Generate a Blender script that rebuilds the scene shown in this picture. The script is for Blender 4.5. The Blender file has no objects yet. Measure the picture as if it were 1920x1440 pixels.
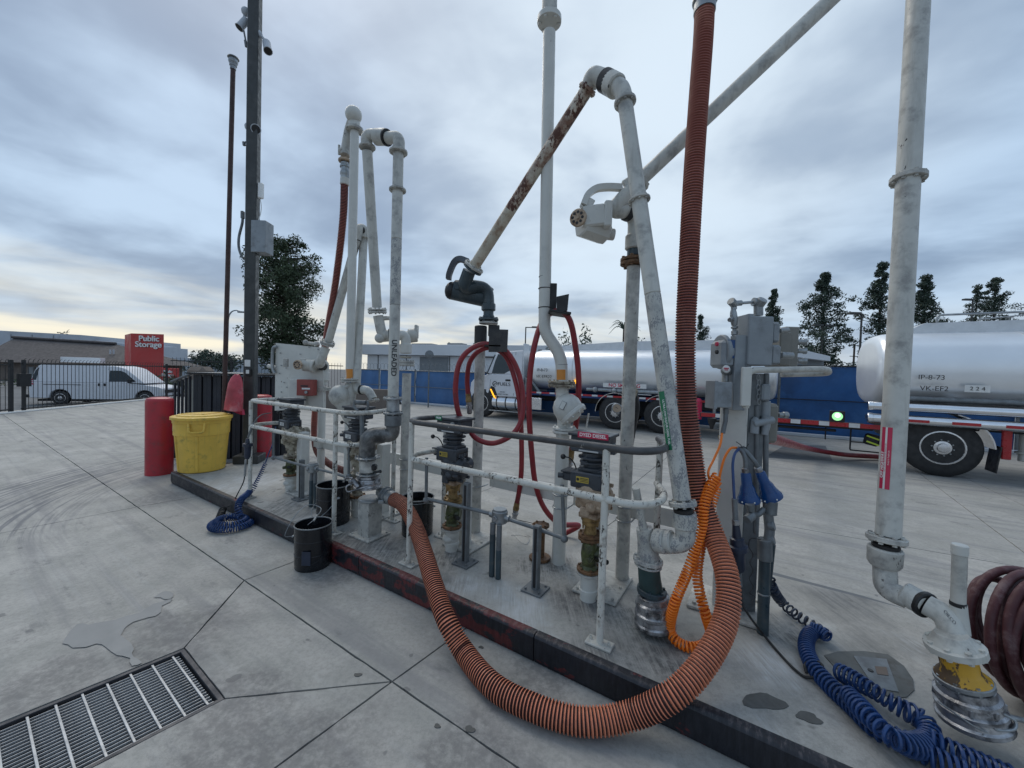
import bpy, bmesh, math, random
import numpy as np
from mathutils import Vector, Matrix
random.seed(7)
R_ = math.radians
# ------------------------------------------------------------------ camera, world, sun
F = 721.0; CAMH = 1.62; PITCH = R_(1.5); ROLL = R_(1.7)
sc = bpy.context.scene
COL = sc.collection
cam = bpy.data.cameras.new('camera'); cam.sensor_width = 36.0; cam.lens = 36.0*F/1920.0
cam.clip_start = 0.02; cam.clip_end = 3000
camo = bpy.data.objects.new('camera', cam); COL.objects.link(camo)
RM = (Matrix.Rotation(math.pi/2-PITCH, 3, 'X') @ Matrix.Rotation(ROLL, 3, 'Z'))
camo.matrix_world = Matrix.Translation((0, 0, CAMH)) @ RM.to_4x4()
sc.camera = camo
sc.view_settings.view_transform = 'Standard'; sc.view_settings.look = 'None'
sc.view_settings.gamma = 1; sc.view_settings.use_curve_mapping = False; sc.view_settings.exposure = 0.20
sc.render.resolution_x = 1024; sc.render.resolution_y = 768
SUN_EL, SUN_AZ = R_(52), R_(-35)     # azimuth measured from +Y towards +X: behind the clouds ahead, slightly left
sd = bpy.data.lights.new('sun', 'SUN'); sd.energy = 1.15; sd.angle = R_(40); sd.color = (1.0, .92, .80)
so = bpy.data.objects.new('sun', sd); COL.objects.link(so)
sdir = Vector((math.sin(SUN_AZ)*math.cos(SUN_EL), math.cos(SUN_AZ)*math.cos(SUN_EL), math.sin(SUN_EL)))
so.rotation_euler = sdir.to_track_quat('Z', 'Y').to_euler()

class NT:
    """tiny node helper"""
    def __init__(s, tree): s.t = tree; s.n = tree.nodes; s.l = tree.links
    def new(s, typ, **kw):
        n = s.n.new(typ)
        for k, v in kw.items(): setattr(n, k, v)
        return n
    def put(s, sock, v):
        if isinstance(v, bpy.types.NodeSocket): s.l.new(v, sock)
        elif v is not None:
            if isinstance(v, (tuple, list)) and len(v) == 3 and sock.type == 'RGBA': v = (*v, 1)
            sock.default_value = v
    def math(s, op, a, b=None, c=None, clamp=False):
        n = s.new('ShaderNodeMath', operation=op); n.use_clamp = clamp
        for i, v in enumerate((a, b, c)):
            if v is not None: s.put(n.inputs[i], v)
        return n.outputs[0]
    def vmath(s, op, a, b=None, out=0):
        n = s.new('ShaderNodeVectorMath', operation=op); s.put(n.inputs[0], a)
        if b is not None: s.put(n.inputs[1], b)
        return n.outputs[out]
    def noise(s, vec, scale, detail=4, rough=.55, dist=0.0):
        n = s.new('ShaderNodeTexNoise'); s.put(n.inputs['Vector'], vec)
        n.inputs['Scale'].default_value = scale; n.inputs['Detail'].default_value = detail
        n.inputs['Roughness'].default_value = rough; n.inputs['Distortion'].default_value = dist
        return n.outputs['Fac']
    def mix(s, fac, a, b, mode='MIX'):
        n = s.new('ShaderNodeMix', data_type='RGBA', blend_type=mode)
        s.put(n.inputs[0], fac); s.put(n.inputs[6], a); s.put(n.inputs[7], b); return n.outputs[2]
    def ramp(s, fac, lo, hi, a=0.0, b=1.0):
        n = s.new('ShaderNodeMapRange'); s.put(n.inputs[0], fac)
        n.inputs[1].default_value = lo; n.inputs[2].default_value = hi
        n.inputs[3].default_value = a; n.inputs[4].default_value = b; n.clamp = True
        n.interpolation_type = 'SMOOTHSTEP'; return n.outputs[0]
    def mapping(s, vec, scale=(1, 1, 1), rot=(0, 0, 0), loc=(0, 0, 0)):
        n = s.new('ShaderNodeMapping'); s.put(n.inputs['Vector'], vec)
        n.inputs['Scale'].default_value = scale; n.inputs['Rotation'].default_value = rot
        n.inputs['Location'].default_value = loc; return n.outputs[0]

wd = bpy.data.worlds.new('World'); sc.world = wd; wd.use_nodes = True
w = NT(wd.node_tree); w.n.clear()
out = w.new('ShaderNodeOutputWorld'); bg = w.new('ShaderNodeBackground')
w.l.new(bg.outputs[0], out.inputs[0])
sky = w.new('ShaderNodeTexSky', sky_type='NISHITA'); sky.sun_disc = False
sky.sun_elevation = SUN_EL; sky.sun_rotation = SUN_AZ; sky.air_density = 1.2; sky.dust_density = 3
geo = w.new('ShaderNodeTexCoord'); d = geo.outputs['Generated']
sep = w.new('ShaderNodeSeparateXYZ'); w.l.new(d, sep.inputs[0]); X, Y, Z = sep.outputs
zc = w.math('MAXIMUM', Z, 0.0)
den = w.math('ADD', zc, 0.16)
cx = w.math('DIVIDE', X, den); cy = w.math('DIVIDE', Y, den)
cmb = w.new('ShaderNodeCombineXYZ'); w.l.new(cx, cmb.inputs[0]); w.l.new(cy, cmb.inputs[1])
cv = w.mapping(cmb.outputs[0], scale=(1.0, 1.0, 1), rot=(0, 0, R_(20)), loc=(3.1, 1.7, 0))
n1 = w.noise(cv, 1.15, 5, .50, .35)
n2 = w.noise(w.mapping(cv, loc=(9, 4, 2)), 2.8, 5, .5, .3)
n3 = w.noise(w.mapping(cv, scale=(.7, 1.2, 1), loc=(2, 7, 5)), 1.7, 5, .5, .5)
nn = w.math('ADD', w.math('MULTIPLY', n1, .55), w.math('ADD', w.math('MULTIPLY', n2, .20), w.math('MULTIPLY', n3, .25)))
cl = w.ramp(nn, .39, .62)
cloud = w.mix(cl, (.225, .315, .45), (.47, .615, .79))
# brighter patch straight ahead and high, duller to the right
high = w.ramp(w.vmath('DOT_PRODUCT', d, Vector((.22, .80, .56)), out=1), .80, 1.0)
cloud = w.mix(w.math('MULTIPLY', w.math('MULTIPLY', high, w.ramp(nn, .36, .54, .4, 1)), .80), cloud, (.72, .82, .90))
# low cream glow, strongest to the left, broken in bands
bz = w.new('ShaderNodeCombineXYZ')
w.l.new(w.math('MULTIPLY', X, 1.6), bz.inputs[0]); w.l.new(w.math('MULTIPLY', Z, 9), bz.inputs[1]); w.l.new(w.math('MULTIPLY', Y, 1.2), bz.inputs[2])
bn = w.noise(bz.outputs[0], 1.9, 5, .5, .4)
side = w.ramp(w.vmath('DOT_PRODUCT', d, Vector((-.64, .77, .05)), out=1), .1, .98, .25, 1.0)
lowm = w.ramp(Z, .005, .25, 1.0, 0.0)
glow = w.math('MULTIPLY', w.math('MULTIPLY', lowm, side), w.ramp(bn, .36, .62, .12, 1.0))
hz = w.mix(w.ramp(Z, 0, .2), (.62, .66, .70), cloud)
cloud2 = w.mix(w.ramp(Z, 0.0, .16, .75, 0.0), cloud, (.47, .55, .65))
cloud3 = w.mix(glow, cloud2, (.93, .87, .70))
skyc = w.mix(1.0, sky.outputs[0], (.10, .10, .10), 'MULTIPLY')
fin = w.mix(.90, skyc, cloud3)
w.put(bg.inputs[0], fin); bg.inputs[1].default_value = 1.0

# ------------------------------------------------------------------ geometry of the place
def ray(px, py): return RM @ Vector(((px-960)/F, -(py-720)/F, -1.0))
def p(px, py, Yd):
    r = ray(px, py); return Vector((0, 0, CAMH)) + r*(Yd/r.y)
def g(px, py, z=0.0):
    r = ray(px, py); return Vector((0, 0, CAMH)) + r*((z-CAMH)/r.z)
K = 0.16                                  # kerb height of the island
U = Vector((.842, -.540, 0)).normalized(); V = Vector((.540, .842, 0)).normalized(); ZZ = Vector((0, 0, 1))
O = Vector((-4.56, 5.16, 0))
def uv(u, v, z=K): return O + U*u + V*v + Vector((0, 0, z))
ANG = math.atan2(U.y, U.x)
ROTU = Matrix.Rotation(ANG, 3, 'Z')

# ------------------------------------------------------------------ materials
def new_mat(name):
    m = bpy.data.materials.new(name); m.use_nodes = True
    t = NT(m.node_tree); b = t.n['Principled BSDF']; return m, t, b
def mat(name, base, rough=.5, metal=0., var=.15, vscale=6, bump=0., bscale=40, chips=None, dirt=None, streak=None, spec=.5, coat=0., rvar=.12):
    """chips=(colour, amount 0..1, scale)  dirt=(colour, amount, scale)  streak=(colour, amount)"""
    m, t, b = new_mat(name)
    tc = t.new('ShaderNodeTexCoord').outputs['Object']
    n = t.noise(tc, vscale, 5, .6)
    c = t.mix(t.ramp(n, .3, .7), tuple(x*(1-var) for x in base), tuple(min(1, x*(1+var)) for x in base))
    r = t.ramp(t.noise(tc, vscale*2.3, 4), .3, .7, max(0.02, rough-rvar), min(1, rough+rvar))
    mt = metal
    if streak:
        sn = t.noise(t.mapping(tc, scale=(14, 14, .9)), 1.6, 4, .6)
        c = t.mix(t.math('MULTIPLY', t.ramp(sn, .52, .72), streak[1]), c, streak[0])
    if dirt:
        dn = t.noise(tc, dirt[2], 6, .68)
        c = t.mix(t.ramp(dn, .62-dirt[1]*.4, .82-dirt[1]*.3), c, dirt[0])
    if chips:
        cn = t.noise(t.mapping(tc, scale=(1, 1, .55)), chips[2], 7, .62, .3)
        big = t.noise(t.mapping(tc, loc=(5, 3, 1), scale=(1, 1, .6)), chips[2]*.16, 3, .5)
        s = t.math('ADD', t.math('MULTIPLY', cn, .55), t.math('MULTIPLY', big, .45))
        th = .66-chips[1]*.26
        f = t.ramp(s, th, th+.018)
        c = t.mix(f, c, chips[0]); r = t.math('ADD', r, t.math('MULTIPLY', f, .2), clamp=True)
        bmp = t.new('ShaderNodeBump'); bmp.inputs['Strength'].default_value = .35; bmp.inputs['Distance'].default_value = .002
        bmp.invert = True
        t.l.new(f, bmp.inputs['Height']); t.l.new(bmp.outputs[0], b.inputs['Normal'])
    elif bump:
        bn_ = t.noise(tc, bscale, 5, .6)
        bmp = t.new('ShaderNodeBump'); bmp.inputs['Strength'].default_value = bump; bmp.inputs['Distance'].default_value = .004
        t.l.new(bn_, bmp.inputs['Height']); t.l.new(bmp.outputs[0], b.inputs['Normal'])
    t.put(b.inputs['Base Color'], c); t.put(b.inputs['Roughness'], r); b.inputs['Metallic'].default_value = mt
    b.inputs['Specular IOR Level'].default_value = spec; b.inputs['Coat Weight'].default_value = coat
    return m
def emit(name, col, s):
    m, t, b = new_mat(name); b.inputs['Base Color'].default_value = (*col, 1)
    b.inputs['Emission Color'].default_value = (*col, 1); b.inputs['Emission Strength'].default_value = s; return m

RUST = (.10, .045, .025); DARK = (.035, .033, .032)
M = {}
M['white'] = mat('white_pipe_paint', (.50, .495, .455), .46, chips=(DARK, .08, 50), dirt=((.27, .265, .25), .36, 8), streak=((.30, .285, .25), .5), var=.08)
M['white_clean'] = mat('clean_white_paint', (.56, .555, .515), .38, chips=((.12, .06, .04), .01, 22), dirt=((.45, .45, .43), .18, 4), var=.05)
M['white_worn'] = mat('worn_white_paint', (.47, .46, .42), .5, chips=((.15, .14, .13), .20, 80), dirt=((.27, .265, .25), .50, 11), var=.12)
M['white_speck'] = mat('speckled_white_paint', (.46, .455, .42), .5, chips=((.24, .245, .25), .52, 150), dirt=((.30, .30, .29), .4, 8), var=.1)
M['rusty_low'] = mat('cream_paint_rust_streaked', (.50, .45, .36), .55, chips=((.11, .05, .035), .16, 40), dirt=((.24, .15, .09), .42, 9), var=.15)
M['rusty'] = mat('rusting_white_paint', (.52, .47, .39), .55, chips=((.10, .045, .032), .52, 52), dirt=((.20, .105, .07), .62, 10), var=.2)
M['rail'] = mat('railing_paint_white', (.57, .56, .51), .5, chips=((.06, .052, .045), .37, 75), dirt=((.25, .22, .18), .35, 12), var=.1)
M['rail_dark'] = mat('railing_paint_worn_off', (.06, .06, .062), .42, chips=((.40, .39, .36), .24, 34), var=.25, vscale=12)
M['cream'] = mat('cream_cast_iron', (.44, .40, .31), .55, chips=((.13, .10, .07), .35, 34), dirt=((.14, .11, .08), .6, 14), var=.12, bump=.3)
M['tan'] = mat('tan_cast_iron', (.43, .33, .24), .6, chips=((.15, .07, .03), .30, 24), dirt=((.20, .13, .08), .5, 10), var=.12)
M['rustiron'] = mat('rusty_brown_iron', (.16, .085, .04), .62, .2, var=.4, vscale=16, bump=.6, bscale=60, dirt=((.07, .04, .025), .4, 20))
M['brass'] = mat('aged_brass', (.30, .20, .085), .45, .6, var=.3, vscale=20, bump=.4, dirt=((.10, .06, .03), .45, 22))
M['olive'] = mat('oily_green_valve', (.085, .10, .035), .35, .1, var=.4, vscale=14, dirt=((.03, .028, .02), .5, 10), bump=.4)
M['green'] = mat('dark_green_paint', (.02, .045, .045), .4, chips=((.25, .25, .22), .10, 40), var=.3)
M['slate'] = mat('dark_slate_paint', (.035, .055, .066), .38, var=.25, dirt=((.08, .09, .09), .25, 9))
M['black'] = mat('black_rubber', (.012, .012, .013), .5, var=.2, dirt=((.035, .035, .035), .25, 9))
M['blackgloss'] = mat('glossy_black_paint', (.010, .011, .014), .22, var=.2, dirt=((.04, .04, .045), .2, 7))
M['metergrey'] = mat('blue_grey_meter_enamel', (.046, .053, .064), .42, .1, var=.15, chips=((.17, .17, .17), .13, 30), dirt=((.03, .03, .033), .35, 9))
M['oldgalv'] = mat('oily_grey_cast_fitting', (.17, .17, .165), .42, .35, var=.3, vscale=14, dirt=((.05, .05, .05), .5, 9))
M['galv'] = mat('galvanised_steel', (.34, .36, .37), .45, .75, var=.25, vscale=18, dirt=((.18, .19, .20), .4, 9))
M['conduit'] = mat('grey_conduit', (.165, .18, .19), .5, .4, var=.18, vscale=10, dirt=((.12, .125, .13), .35, 8))
M['alu'] = mat('cast_aluminium', (.40, .405, .42), .36, .8, var=.25, vscale=16, dirt=((.09, .09, .095), .55, 12), bump=.2)
M['chrome'] = mat('chrome', (.75, .76, .78), .12, 1.0, var=.05)
M['greybox'] = mat('grey_enclosure_paint', (.25, .275, .295), .48, .1, var=.1, vscale=5, dirt=((.16, .17, .18), .3, 7), chips=((.4, .4, .38), .03, 40))
M['darkbox'] = mat('dark_grey_box_paint', (.075, .085, .10), .45, var=.12)
M['taupe'] = mat('taupe_enclosure', (.19, .185, .165), .5, var=.12)
M['bronze'] = mat('dark_bronze_pole_paint', (.042, .044, .043), .45, .1, var=.15, dirt=((.075, .072, .066), .25, 3))
M['brownpole'] = mat('rust_brown_pole', (.055, .027, .022), .5, .1, var=.2)
M['red'] = mat('red_bollard_plastic', (.40, .022, .035), .42, var=.10, vscale=3, dirt=((.22, .04, .045), .35, 7), chips=((.30, .12, .12), .02, 40))
M['yellow'] = mat('yellow_bin_plastic', (.70, .45, .07), .5, var=.08, vscale=4, dirt=((.34, .25, .06), .22, 9), streak=((.36, .27, .07), .4))
M['pink'] = mat('faded_red_plastic_hood', (.42, .055, .075), .5, var=.3, vscale=5, dirt=((.55, .28, .30), .30, 4))
M['redhose'] = mat('red_rubber_hose', (.25, .020, .028), .42, var=.15, dirt=((.14, .03, .03), .3, 14))
M['maroon'] = mat('maroon_rubber_hose', (.070, .017, .020), .6, var=.25, dirt=((.16, .10, .10), .35, 12))
M['hose'] = mat('orange_hose_rib', (.60, .185, .10), .5, var=.14, vscale=3, dirt=((.25, .08, .05), .25, 20))

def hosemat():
    m, t, b = new_mat('orange_hose_rib_shade_painted_above')
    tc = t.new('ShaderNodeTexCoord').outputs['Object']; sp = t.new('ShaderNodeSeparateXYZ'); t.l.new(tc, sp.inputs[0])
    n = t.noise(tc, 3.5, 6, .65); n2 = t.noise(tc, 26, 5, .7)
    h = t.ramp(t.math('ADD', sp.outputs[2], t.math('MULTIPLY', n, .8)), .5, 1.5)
    c = t.mix(h, (.66, .215, .115), (.31, .09, .066))  # shade of the backlit hanging length painted in: ribs darken with height
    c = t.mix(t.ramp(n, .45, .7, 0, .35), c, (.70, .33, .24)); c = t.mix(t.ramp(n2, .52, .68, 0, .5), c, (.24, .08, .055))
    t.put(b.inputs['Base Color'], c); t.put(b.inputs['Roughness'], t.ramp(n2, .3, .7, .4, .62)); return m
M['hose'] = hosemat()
M['hosegroove'] = mat('dark_hose_groove', (.030, .009, .009), .6, var=.1)
M['hoserib2'] = mat('brown_red_hose_rib', (.34, .10, .075), .5, var=.14, vscale=3)
M['orange'] = mat('orange_coiled_cable', (.86, .20, .012), .38, var=.08)
M['blue'] = mat('blue_cable_plastic', (.012, .045, .15), .38, var=.2)
M['blueplug'] = mat('blue_moulded_plug', (.006, .05, .17), .33, var=.1)
M['navy'] = mat('dark_navy_plastic', (.02, .028, .05), .4, var=.2)
M['yellowpaint'] = mat('yellow_collar_paint', (.55, .30, .02), .42, chips=((.10, .06, .03), .35, 24), var=.15)
M['orangelabel'] = mat('orange_sticker', (.62, .24, .04), .5, var=.08)
M['kerb'] = mat('black_kerb_paint_over_red', (.014, .015, .02), .45, chips=((.14, .018, .020), .26, 9), var=.4, vscale=5, dirt=((.07, .06, .065), .3, 6))
M['tyre'] = mat('tyre_rubber', (.022, .022, .023), .7, var=.2, bump=.2)
M['vanwhite'] = mat('white_vehicle_paint', (.64, .65, .68), .42, var=.02, coat=.08)
M['glass'] = mat('dark_window_glass', (.02, .03, .035), .06, var=.1)
M['tank'] = mat('polished_tank_aluminium', (.80, .82, .84), .33, .55, var=.03, vscale=1.5, rvar=.03)
M['tankend'] = mat('satin_tank_aluminium', (.62, .64, .66), .45, .45, var=.06)
M['truckblue'] = mat('blue_chassis_paint', (.02, .06, .20), .4, var=.15)
M['chassis'] = mat('black_chassis', (.014, .014, .016), .6, var=.3)
M['tapered'] = mat('red_reflective_tape', (.40, .02, .025), .35, var=.08)
M['tapewhite'] = mat('white_reflective_tape', (.62, .62, .62), .35, var=.05)
M['rim'] = mat('polished_wheel_rim', (.60, .60, .61), .25, .85, var=.1)
M['amber'] = emit('amber_lamp', (1.0, .42, .02), 1.6)
M['greenlamp'] = emit('green_work_lamp', (.35, .85, .35), .9)
M['lampwhite'] = emit('white_lamp_glow', (.75, 1.0, .70), 1.3)
M['tarp'] = mat('blue_fence_tarp', (.016, .085, .24), .5, var=.25, vscale=1.2, bump=.4, bscale=3, dirt=((.03, .12, .30), .3, 2))
M['tarpfade'] = mat('faded_blue_fence_tarp', (.05, .135, .30), .55, var=.16, vscale=1.2, bump=.3, bscale=3)
M['fenceblack'] = mat('black_steel_picket', (.014, .015, .017), .5, var=.2)
M['walllight'] = mat('light_grey_wall', (.46, .49, .53), .8, var=.05, vscale=.4, dirt=((.38, .40, .43), .25, .6))
M['wallwhite'] = mat('white_warehouse_wall', (.72, .73, .74), .8, var=.05, vscale=.4)
M['wallgrey'] = mat('grey_wall_panel', (.22, .235, .245), .8, var=.06, vscale=.4)
M['roofbrown'] = mat('brown_shingle_roof', (.078, .070, .070), .85, var=.12, vscale=2, bump=.3, bscale=12)
M['brickdark'] = mat('dark_tan_wall', (.16, .13, .11), .85, var=.15, vscale=2)
M['signred'] = mat('red_sign_tower', (.50, .05, .045), .55, var=.06, vscale=.5)
M['letter'] = mat('white_letter', (.80, .80, .78), .5, var=.02)
M['ink'] = mat('black_ink', (.02, .02, .022), .5, var=.05)
M['grime'] = mat('grimy_label_panel', (.45, .46, .46), .5, var=.2)
M['labelred'] = mat('crimson_label', (.50, .02, .07), .4, var=.05)
M['labelgreen'] = mat('green_label', (.015, .16, .075), .4, var=.06)
M['labelyellow'] = mat('yellow_warning_label', (.42, .31, .05), .5, var=.15)
M['labelwhite'] = mat('white_label', (.68, .68, .66), .5, var=.05)
M['redbox'] = mat('dull_red_box_paint', (.26, .055, .045), .5, var=.1)
M['barkm'] = mat('tree_bark', (.06, .045, .035), .9, var=.3, bump=.5)
M['asphalt'] = mat('asphalt', (.11, .115, .12), .85, var=.12, vscale=1.2, bump=.3, bscale=60)
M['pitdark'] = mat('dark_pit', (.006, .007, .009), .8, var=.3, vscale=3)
M['wet'] = mat('wet_concrete', (.235, .24, .238), .5, var=.04, vscale=3, spec=.3)
M['oil'] = mat('oily_patch', (.10, .10, .095), .6, var=.12, vscale=20, spec=.25)
M['patch'] = mat('dark_asphalt_patch', (.13, .138, .145), .75, var=.08, vscale=2)
M['manhole'] = mat('cast_cover_plate', (.10, .105, .10), .55, .1, var=.2, vscale=5, dirt=((.06, .05, .04), .3, 5))
M['grate'] = mat('grating_steel', (.40, .41, .42), .5, .35, var=.2, vscale=12)
M['gratedark'] = mat('grating_frame_steel', (.05, .052, .06), .5, .5, var=.2)
M['skirt'] = mat('slatted_black_cladding', (.012, .016, .024), .5, var=.3, vscale=2)
M['bushm'] = mat('green_shrub_leaf', (.045, .07, .03), .7, var=.4, vscale=1.5)
def leafmat(name, a, b_):
    m, t, b = new_mat(name)
    oi = t.new('ShaderNodeTexCoord').outputs['Object']
    n = t.noise(oi, 1.1, 4, .6); n2_ = t.noise(oi, 6, 3, .6)
    c = t.mix(t.ramp(t.math('ADD', t.math('MULTIPLY', n, .6), t.math('MULTIPLY', n2_, .4)), .35, .65), a, b_)
    t.put(b.inputs['Base Color'], c); b.inputs['Roughness'].default_value = .7
    return m
M['leafdark'] = leafmat('dark_broad_leaf', (.026, .042, .022), (.07, .10, .045))
M['leafpine'] = leafmat('blue_green_conifer_leaf', (.028, .048, .038), (.07, .10, .07))

def G(px, py, z=0.0): return g(px, py, z)
def spots(t, tc, c, pts, col, amt, brush=None):
    """irregular stains at given places on the slab"""
    nz = t.noise(tc, 4.5, 6, .65); nz2 = t.noise(tc, 17, 5, .7); acc = None
    for q, r in pts:
        dd = t.vmath('LENGTH', t.mapping(tc, loc=(-q.x, -q.y, -q.z)), out=1)
        f = t.ramp(t.math('ADD', t.math('DIVIDE', dd, r), t.math('MULTIPLY', t.math('SUBTRACT', nz, .5), 1.7)), .35, 1.05, 1, 0)
        acc = f if acc is None else t.math('MAXIMUM', acc, f)
    f = t.math('MULTIPLY', acc, t.ramp(nz2, .34, .60, .35, 1))
    if brush is not None: f = t.math('MULTIPLY', f, brush)
    return t.mix(t.math('MULTIPLY', f, amt), c, col)
def concrete(name, base, island=False):
    m, t, b = new_mat(name)
    tc = t.new('ShaderNodeTexCoord').outputs['Object']
    rt = t.mapping(tc, rot=(0, 0, -ANG))                    # x runs along the island
    lo = t.noise(tc, .55, 5, .6); mi = t.noise(tc, 3.2, 6, .62); fi = t.noise(tc, 34, 9, .82)
    c = t.mix(t.ramp(lo, .3, .7), tuple(x*.86 for x in base), tuple(x*1.10 for x in base))
    c = t.mix(t.ramp(mi, .40, .64, 0, .42), c, (base[0]*.72, base[1]*.74, base[2]*.72))
    c = t.mix(t.ramp(t.noise(t.mapping(tc, loc=(4, 4, 0)), 1.4, 5, .7), .50, .66, 0, .6), c, (base[0]*1.28, base[1]*1.26, base[2]*1.26))
    c = t.mix(t.ramp(fi, .42, .62, -.0, .42), c, (base[0]*.52, base[1]*.54, base[2]*.54))
    fs = t.noise(tc, 210, 3, .8)
    c = t.mix(t.ramp(fs, .60, .70, 0, .6), c, (base[0]*1.6, base[1]*1.6, base[2]*1.58))
    if not island:
        # tyre traffic: long soft streaks along the lanes
        st = t.noise(t.mapping(rt, scale=(.16, 3.2, 1)), 1.5, 7, .65, .15)
        c = t.mix(t.ramp(st, .47, .66, 0, .55), c, (.19, .19, .195))
        st2 = t.noise(t.mapping(rt, scale=(.30, 9, 1), loc=(0, 3, 0)), 1.2, 6, .6, .1)
        c = t.mix(t.ramp(st2, .55, .75, 0, .22), c, (.44, .45, .46))
        # scrub arcs where trucks turn round the end of the island
        sp = t.new('ShaderNodeSeparateXYZ'); t.l.new(t.mapping(tc, loc=(2.3, -5.9, 0)), sp.inputs[0])
        rr = t.vmath('LENGTH', t.mapping(tc, loc=(2.3, -5.9, 0)), out=1)
        an = t.math('ARCTAN2', sp.outputs[1], sp.outputs[0])
        cb = t.new('ShaderNodeCombineXYZ'); t.l.new(t.math('MULTIPLY', rr, 9.5), cb.inputs[0]); t.l.new(an, cb.inputs[1])
        an_ = t.noise(cb.outputs[0], 2.2, 5, .65, .1)
        ring = t.math('MULTIPLY', t.math('MULTIPLY', t.ramp(rr, 2.6, 3.4), t.ramp(rr, 4.0, 4.8, 1, 0)), t.ramp(t.math('ABSOLUTE', t.math('SUBTRACT', t.math('ABSOLUTE', an), 2.75)), .25, .75, 1, 0))
        f = t.math('MULTIPLY', t.ramp(an_, .45, .60, 0, .85), ring)
        c = t.mix(f, c, (.12, .125, .14))
        # small dark spots and specks
        sc_ = t.noise(t.mapping(tc, loc=(7, 1, 0)), 9, 2, .4)
        c = t.mix(t.ramp(sc_, .74, .77, 0, .6), c, (.10, .10, .105))
        sx = t.noise(t.mapping(rt, scale=(1, 2.3, 1), loc=(3, 8, 0)), 2.1, 7, .72)
        c = t.mix(t.ramp(sx, .57, .68, 0, .60), c, (.15, .15, .15))
        c = spots(t, tc, c, [(G(330, 1195), .42), (G(430, 1320), .34), (G(470, 1400), .38), (G(620, 1080), .30), (G(560, 1440), .40), (G(80, 1290), .35), (G(300, 935), .40), (G(1010, 1270), .28), (G(900, 1420), .30)], (.13, .125, .125), .62)
    else:
        bx = t.mapping(tc, rot=(0, 0, -ANG), scale=(22, 1.2, 1))
        br = t.noise(bx, 2.0, 6, .75)
        blot = t.noise(t.mapping(tc, loc=(1.3, 2.2, 0)), 1.15, 5, .6)
        blot2 = t.noise(t.mapping(tc, loc=(6.3, 1.2, 0)), 2.2, 5, .65)
        c = t.mix(t.math('MULTIPLY', t.ramp(blot, .50, .66), t.ramp(br, .40, .64, .35, .80)), c, (.10, .102, .104))
        c = t.mix(t.math('MULTIPLY', t.ramp(blot2, .52, .70), t.ramp(br, .44, .62, 0, .55)), c, (.46, .47, .47))
        sc_ = t.noise(t.mapping(tc, loc=(7, 1, 0)), 6, 3, .5)
        c = t.mix(t.ramp(sc_, .64, .71, 0, .7), c, (.07, .068, .065))
        bru = t.ramp(t.noise(bx, 3.2, 6, .75), .38, .60, .15, 1)
        c = spots(t, tc, c, [(G(985, 1140, K), .24), (G(940, 1110, K), .20), (G(1010, 1215, K), .20), (G(470, 905, K), .5), (G(590, 985, K), .35), (G(1500, 1170, K), .22), (G(1450, 1240, K), .25), (G(870, 1095, K), .2)], (.50, .52, .53), .75, bru)
        c = spots(t, tc, c, [(G(1075, 1130, K), .24), (G(1180, 1165, K), .22), (G(1100, 1240, K), .16), (G(540, 950, K), .32), (G(690, 1035, K), .42), (G(845, 1045, K), .30), (G(1455, 1180, K), .26), (G(1240, 1215, K), .3), (G(640, 1010, K), .3), (G(1030, 1060, K), .3)], (.055, .055, .057), .80, bru)
    t.put(b.inputs['Base Color'], c)
    t.put(b.inputs['Roughness'], t.ramp(mi, .3, .7, .62, .82))
    bmp = t.new('ShaderNodeBump'); bmp.inputs['Strength'].default_value = .35; bmp.inputs['Distance'].default_value = .004
    t.l.new(t.math('ADD', t.math('MULTIPLY', fi, .7), mi), bmp.inputs['Height']); t.l.new(bmp.outputs[0], b.inputs['Normal'])
    return m

def kerbmat():
    m, t, b = new_mat('kerb_paint_black_over_red')
    tc = t.new('ShaderNodeTexCoord').outputs['Object']
    rt = t.mapping(tc, rot=(0, 0, -ANG)); sp = t.new('ShaderNodeSeparateXYZ'); t.l.new(rt, sp.inputs[0])
    u0 = O.dot(U)
    mid = t.math('MULTIPLY', t.ramp(sp.outputs[0], u0+3.3, u0+3.7), t.ramp(sp.outputs[0], u0+5.2, u0+5.9, 1, 0))
    lo_ = t.ramp(sp.outputs[2], .03, .13, 1, 0)
    hi_ = t.ramp(sp.outputs[2], .145, .160, 0, 1)
    n = t.noise(t.mapping(rt, scale=(1, 1, 1.5)), 7, 7, .68, .3); n2 = t.noise(t.mapping(rt, scale=(3, 1, .5)), 16, 5, .7)
    v = t.math('ADD', t.math('ADD', t.math('SUBTRACT', n, .05), t.math('MULTIPLY', mid, .15)), t.math('ADD', t.math('MULTIPLY', lo_, .07), t.math('MULTIPLY', hi_, .08)))
    red = t.mix(t.ramp(n2, .3, .7), (.06, .010, .012), (.14, .022, .024))
    blk = t.mix(t.ramp(n2, .35, .7), (.006, .007, .012), (.018, .020, .028))
    c = t.mix(t.ramp(v, .62, .68), blk, red)
    c = t.mix(t.math('MULTIPLY', hi_, t.ramp(n2, .5, .65, 0, .5)), c, (.12, .10, .10))
    t.put(b.inputs['Base Color'], c); t.put(b.inputs['Roughness'], t.ramp(n, .3, .7, .35, .65))
    bmp = t.new('ShaderNodeBump'); bmp.inputs['Strength'].default_value = .5; bmp.inputs['Distance'].default_value = .004
    t.l.new(n2, bmp.inputs['Height']); t.l.new(bmp.outputs[0], b.inputs['Normal']); return m
M['kerb'] = kerbmat()
M['concrete'] = concrete('broomed_concrete', (.365, .355, .330))
M['concrete_isl'] = concrete('stained_island_concrete', (.36, .35, .325), True)

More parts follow.
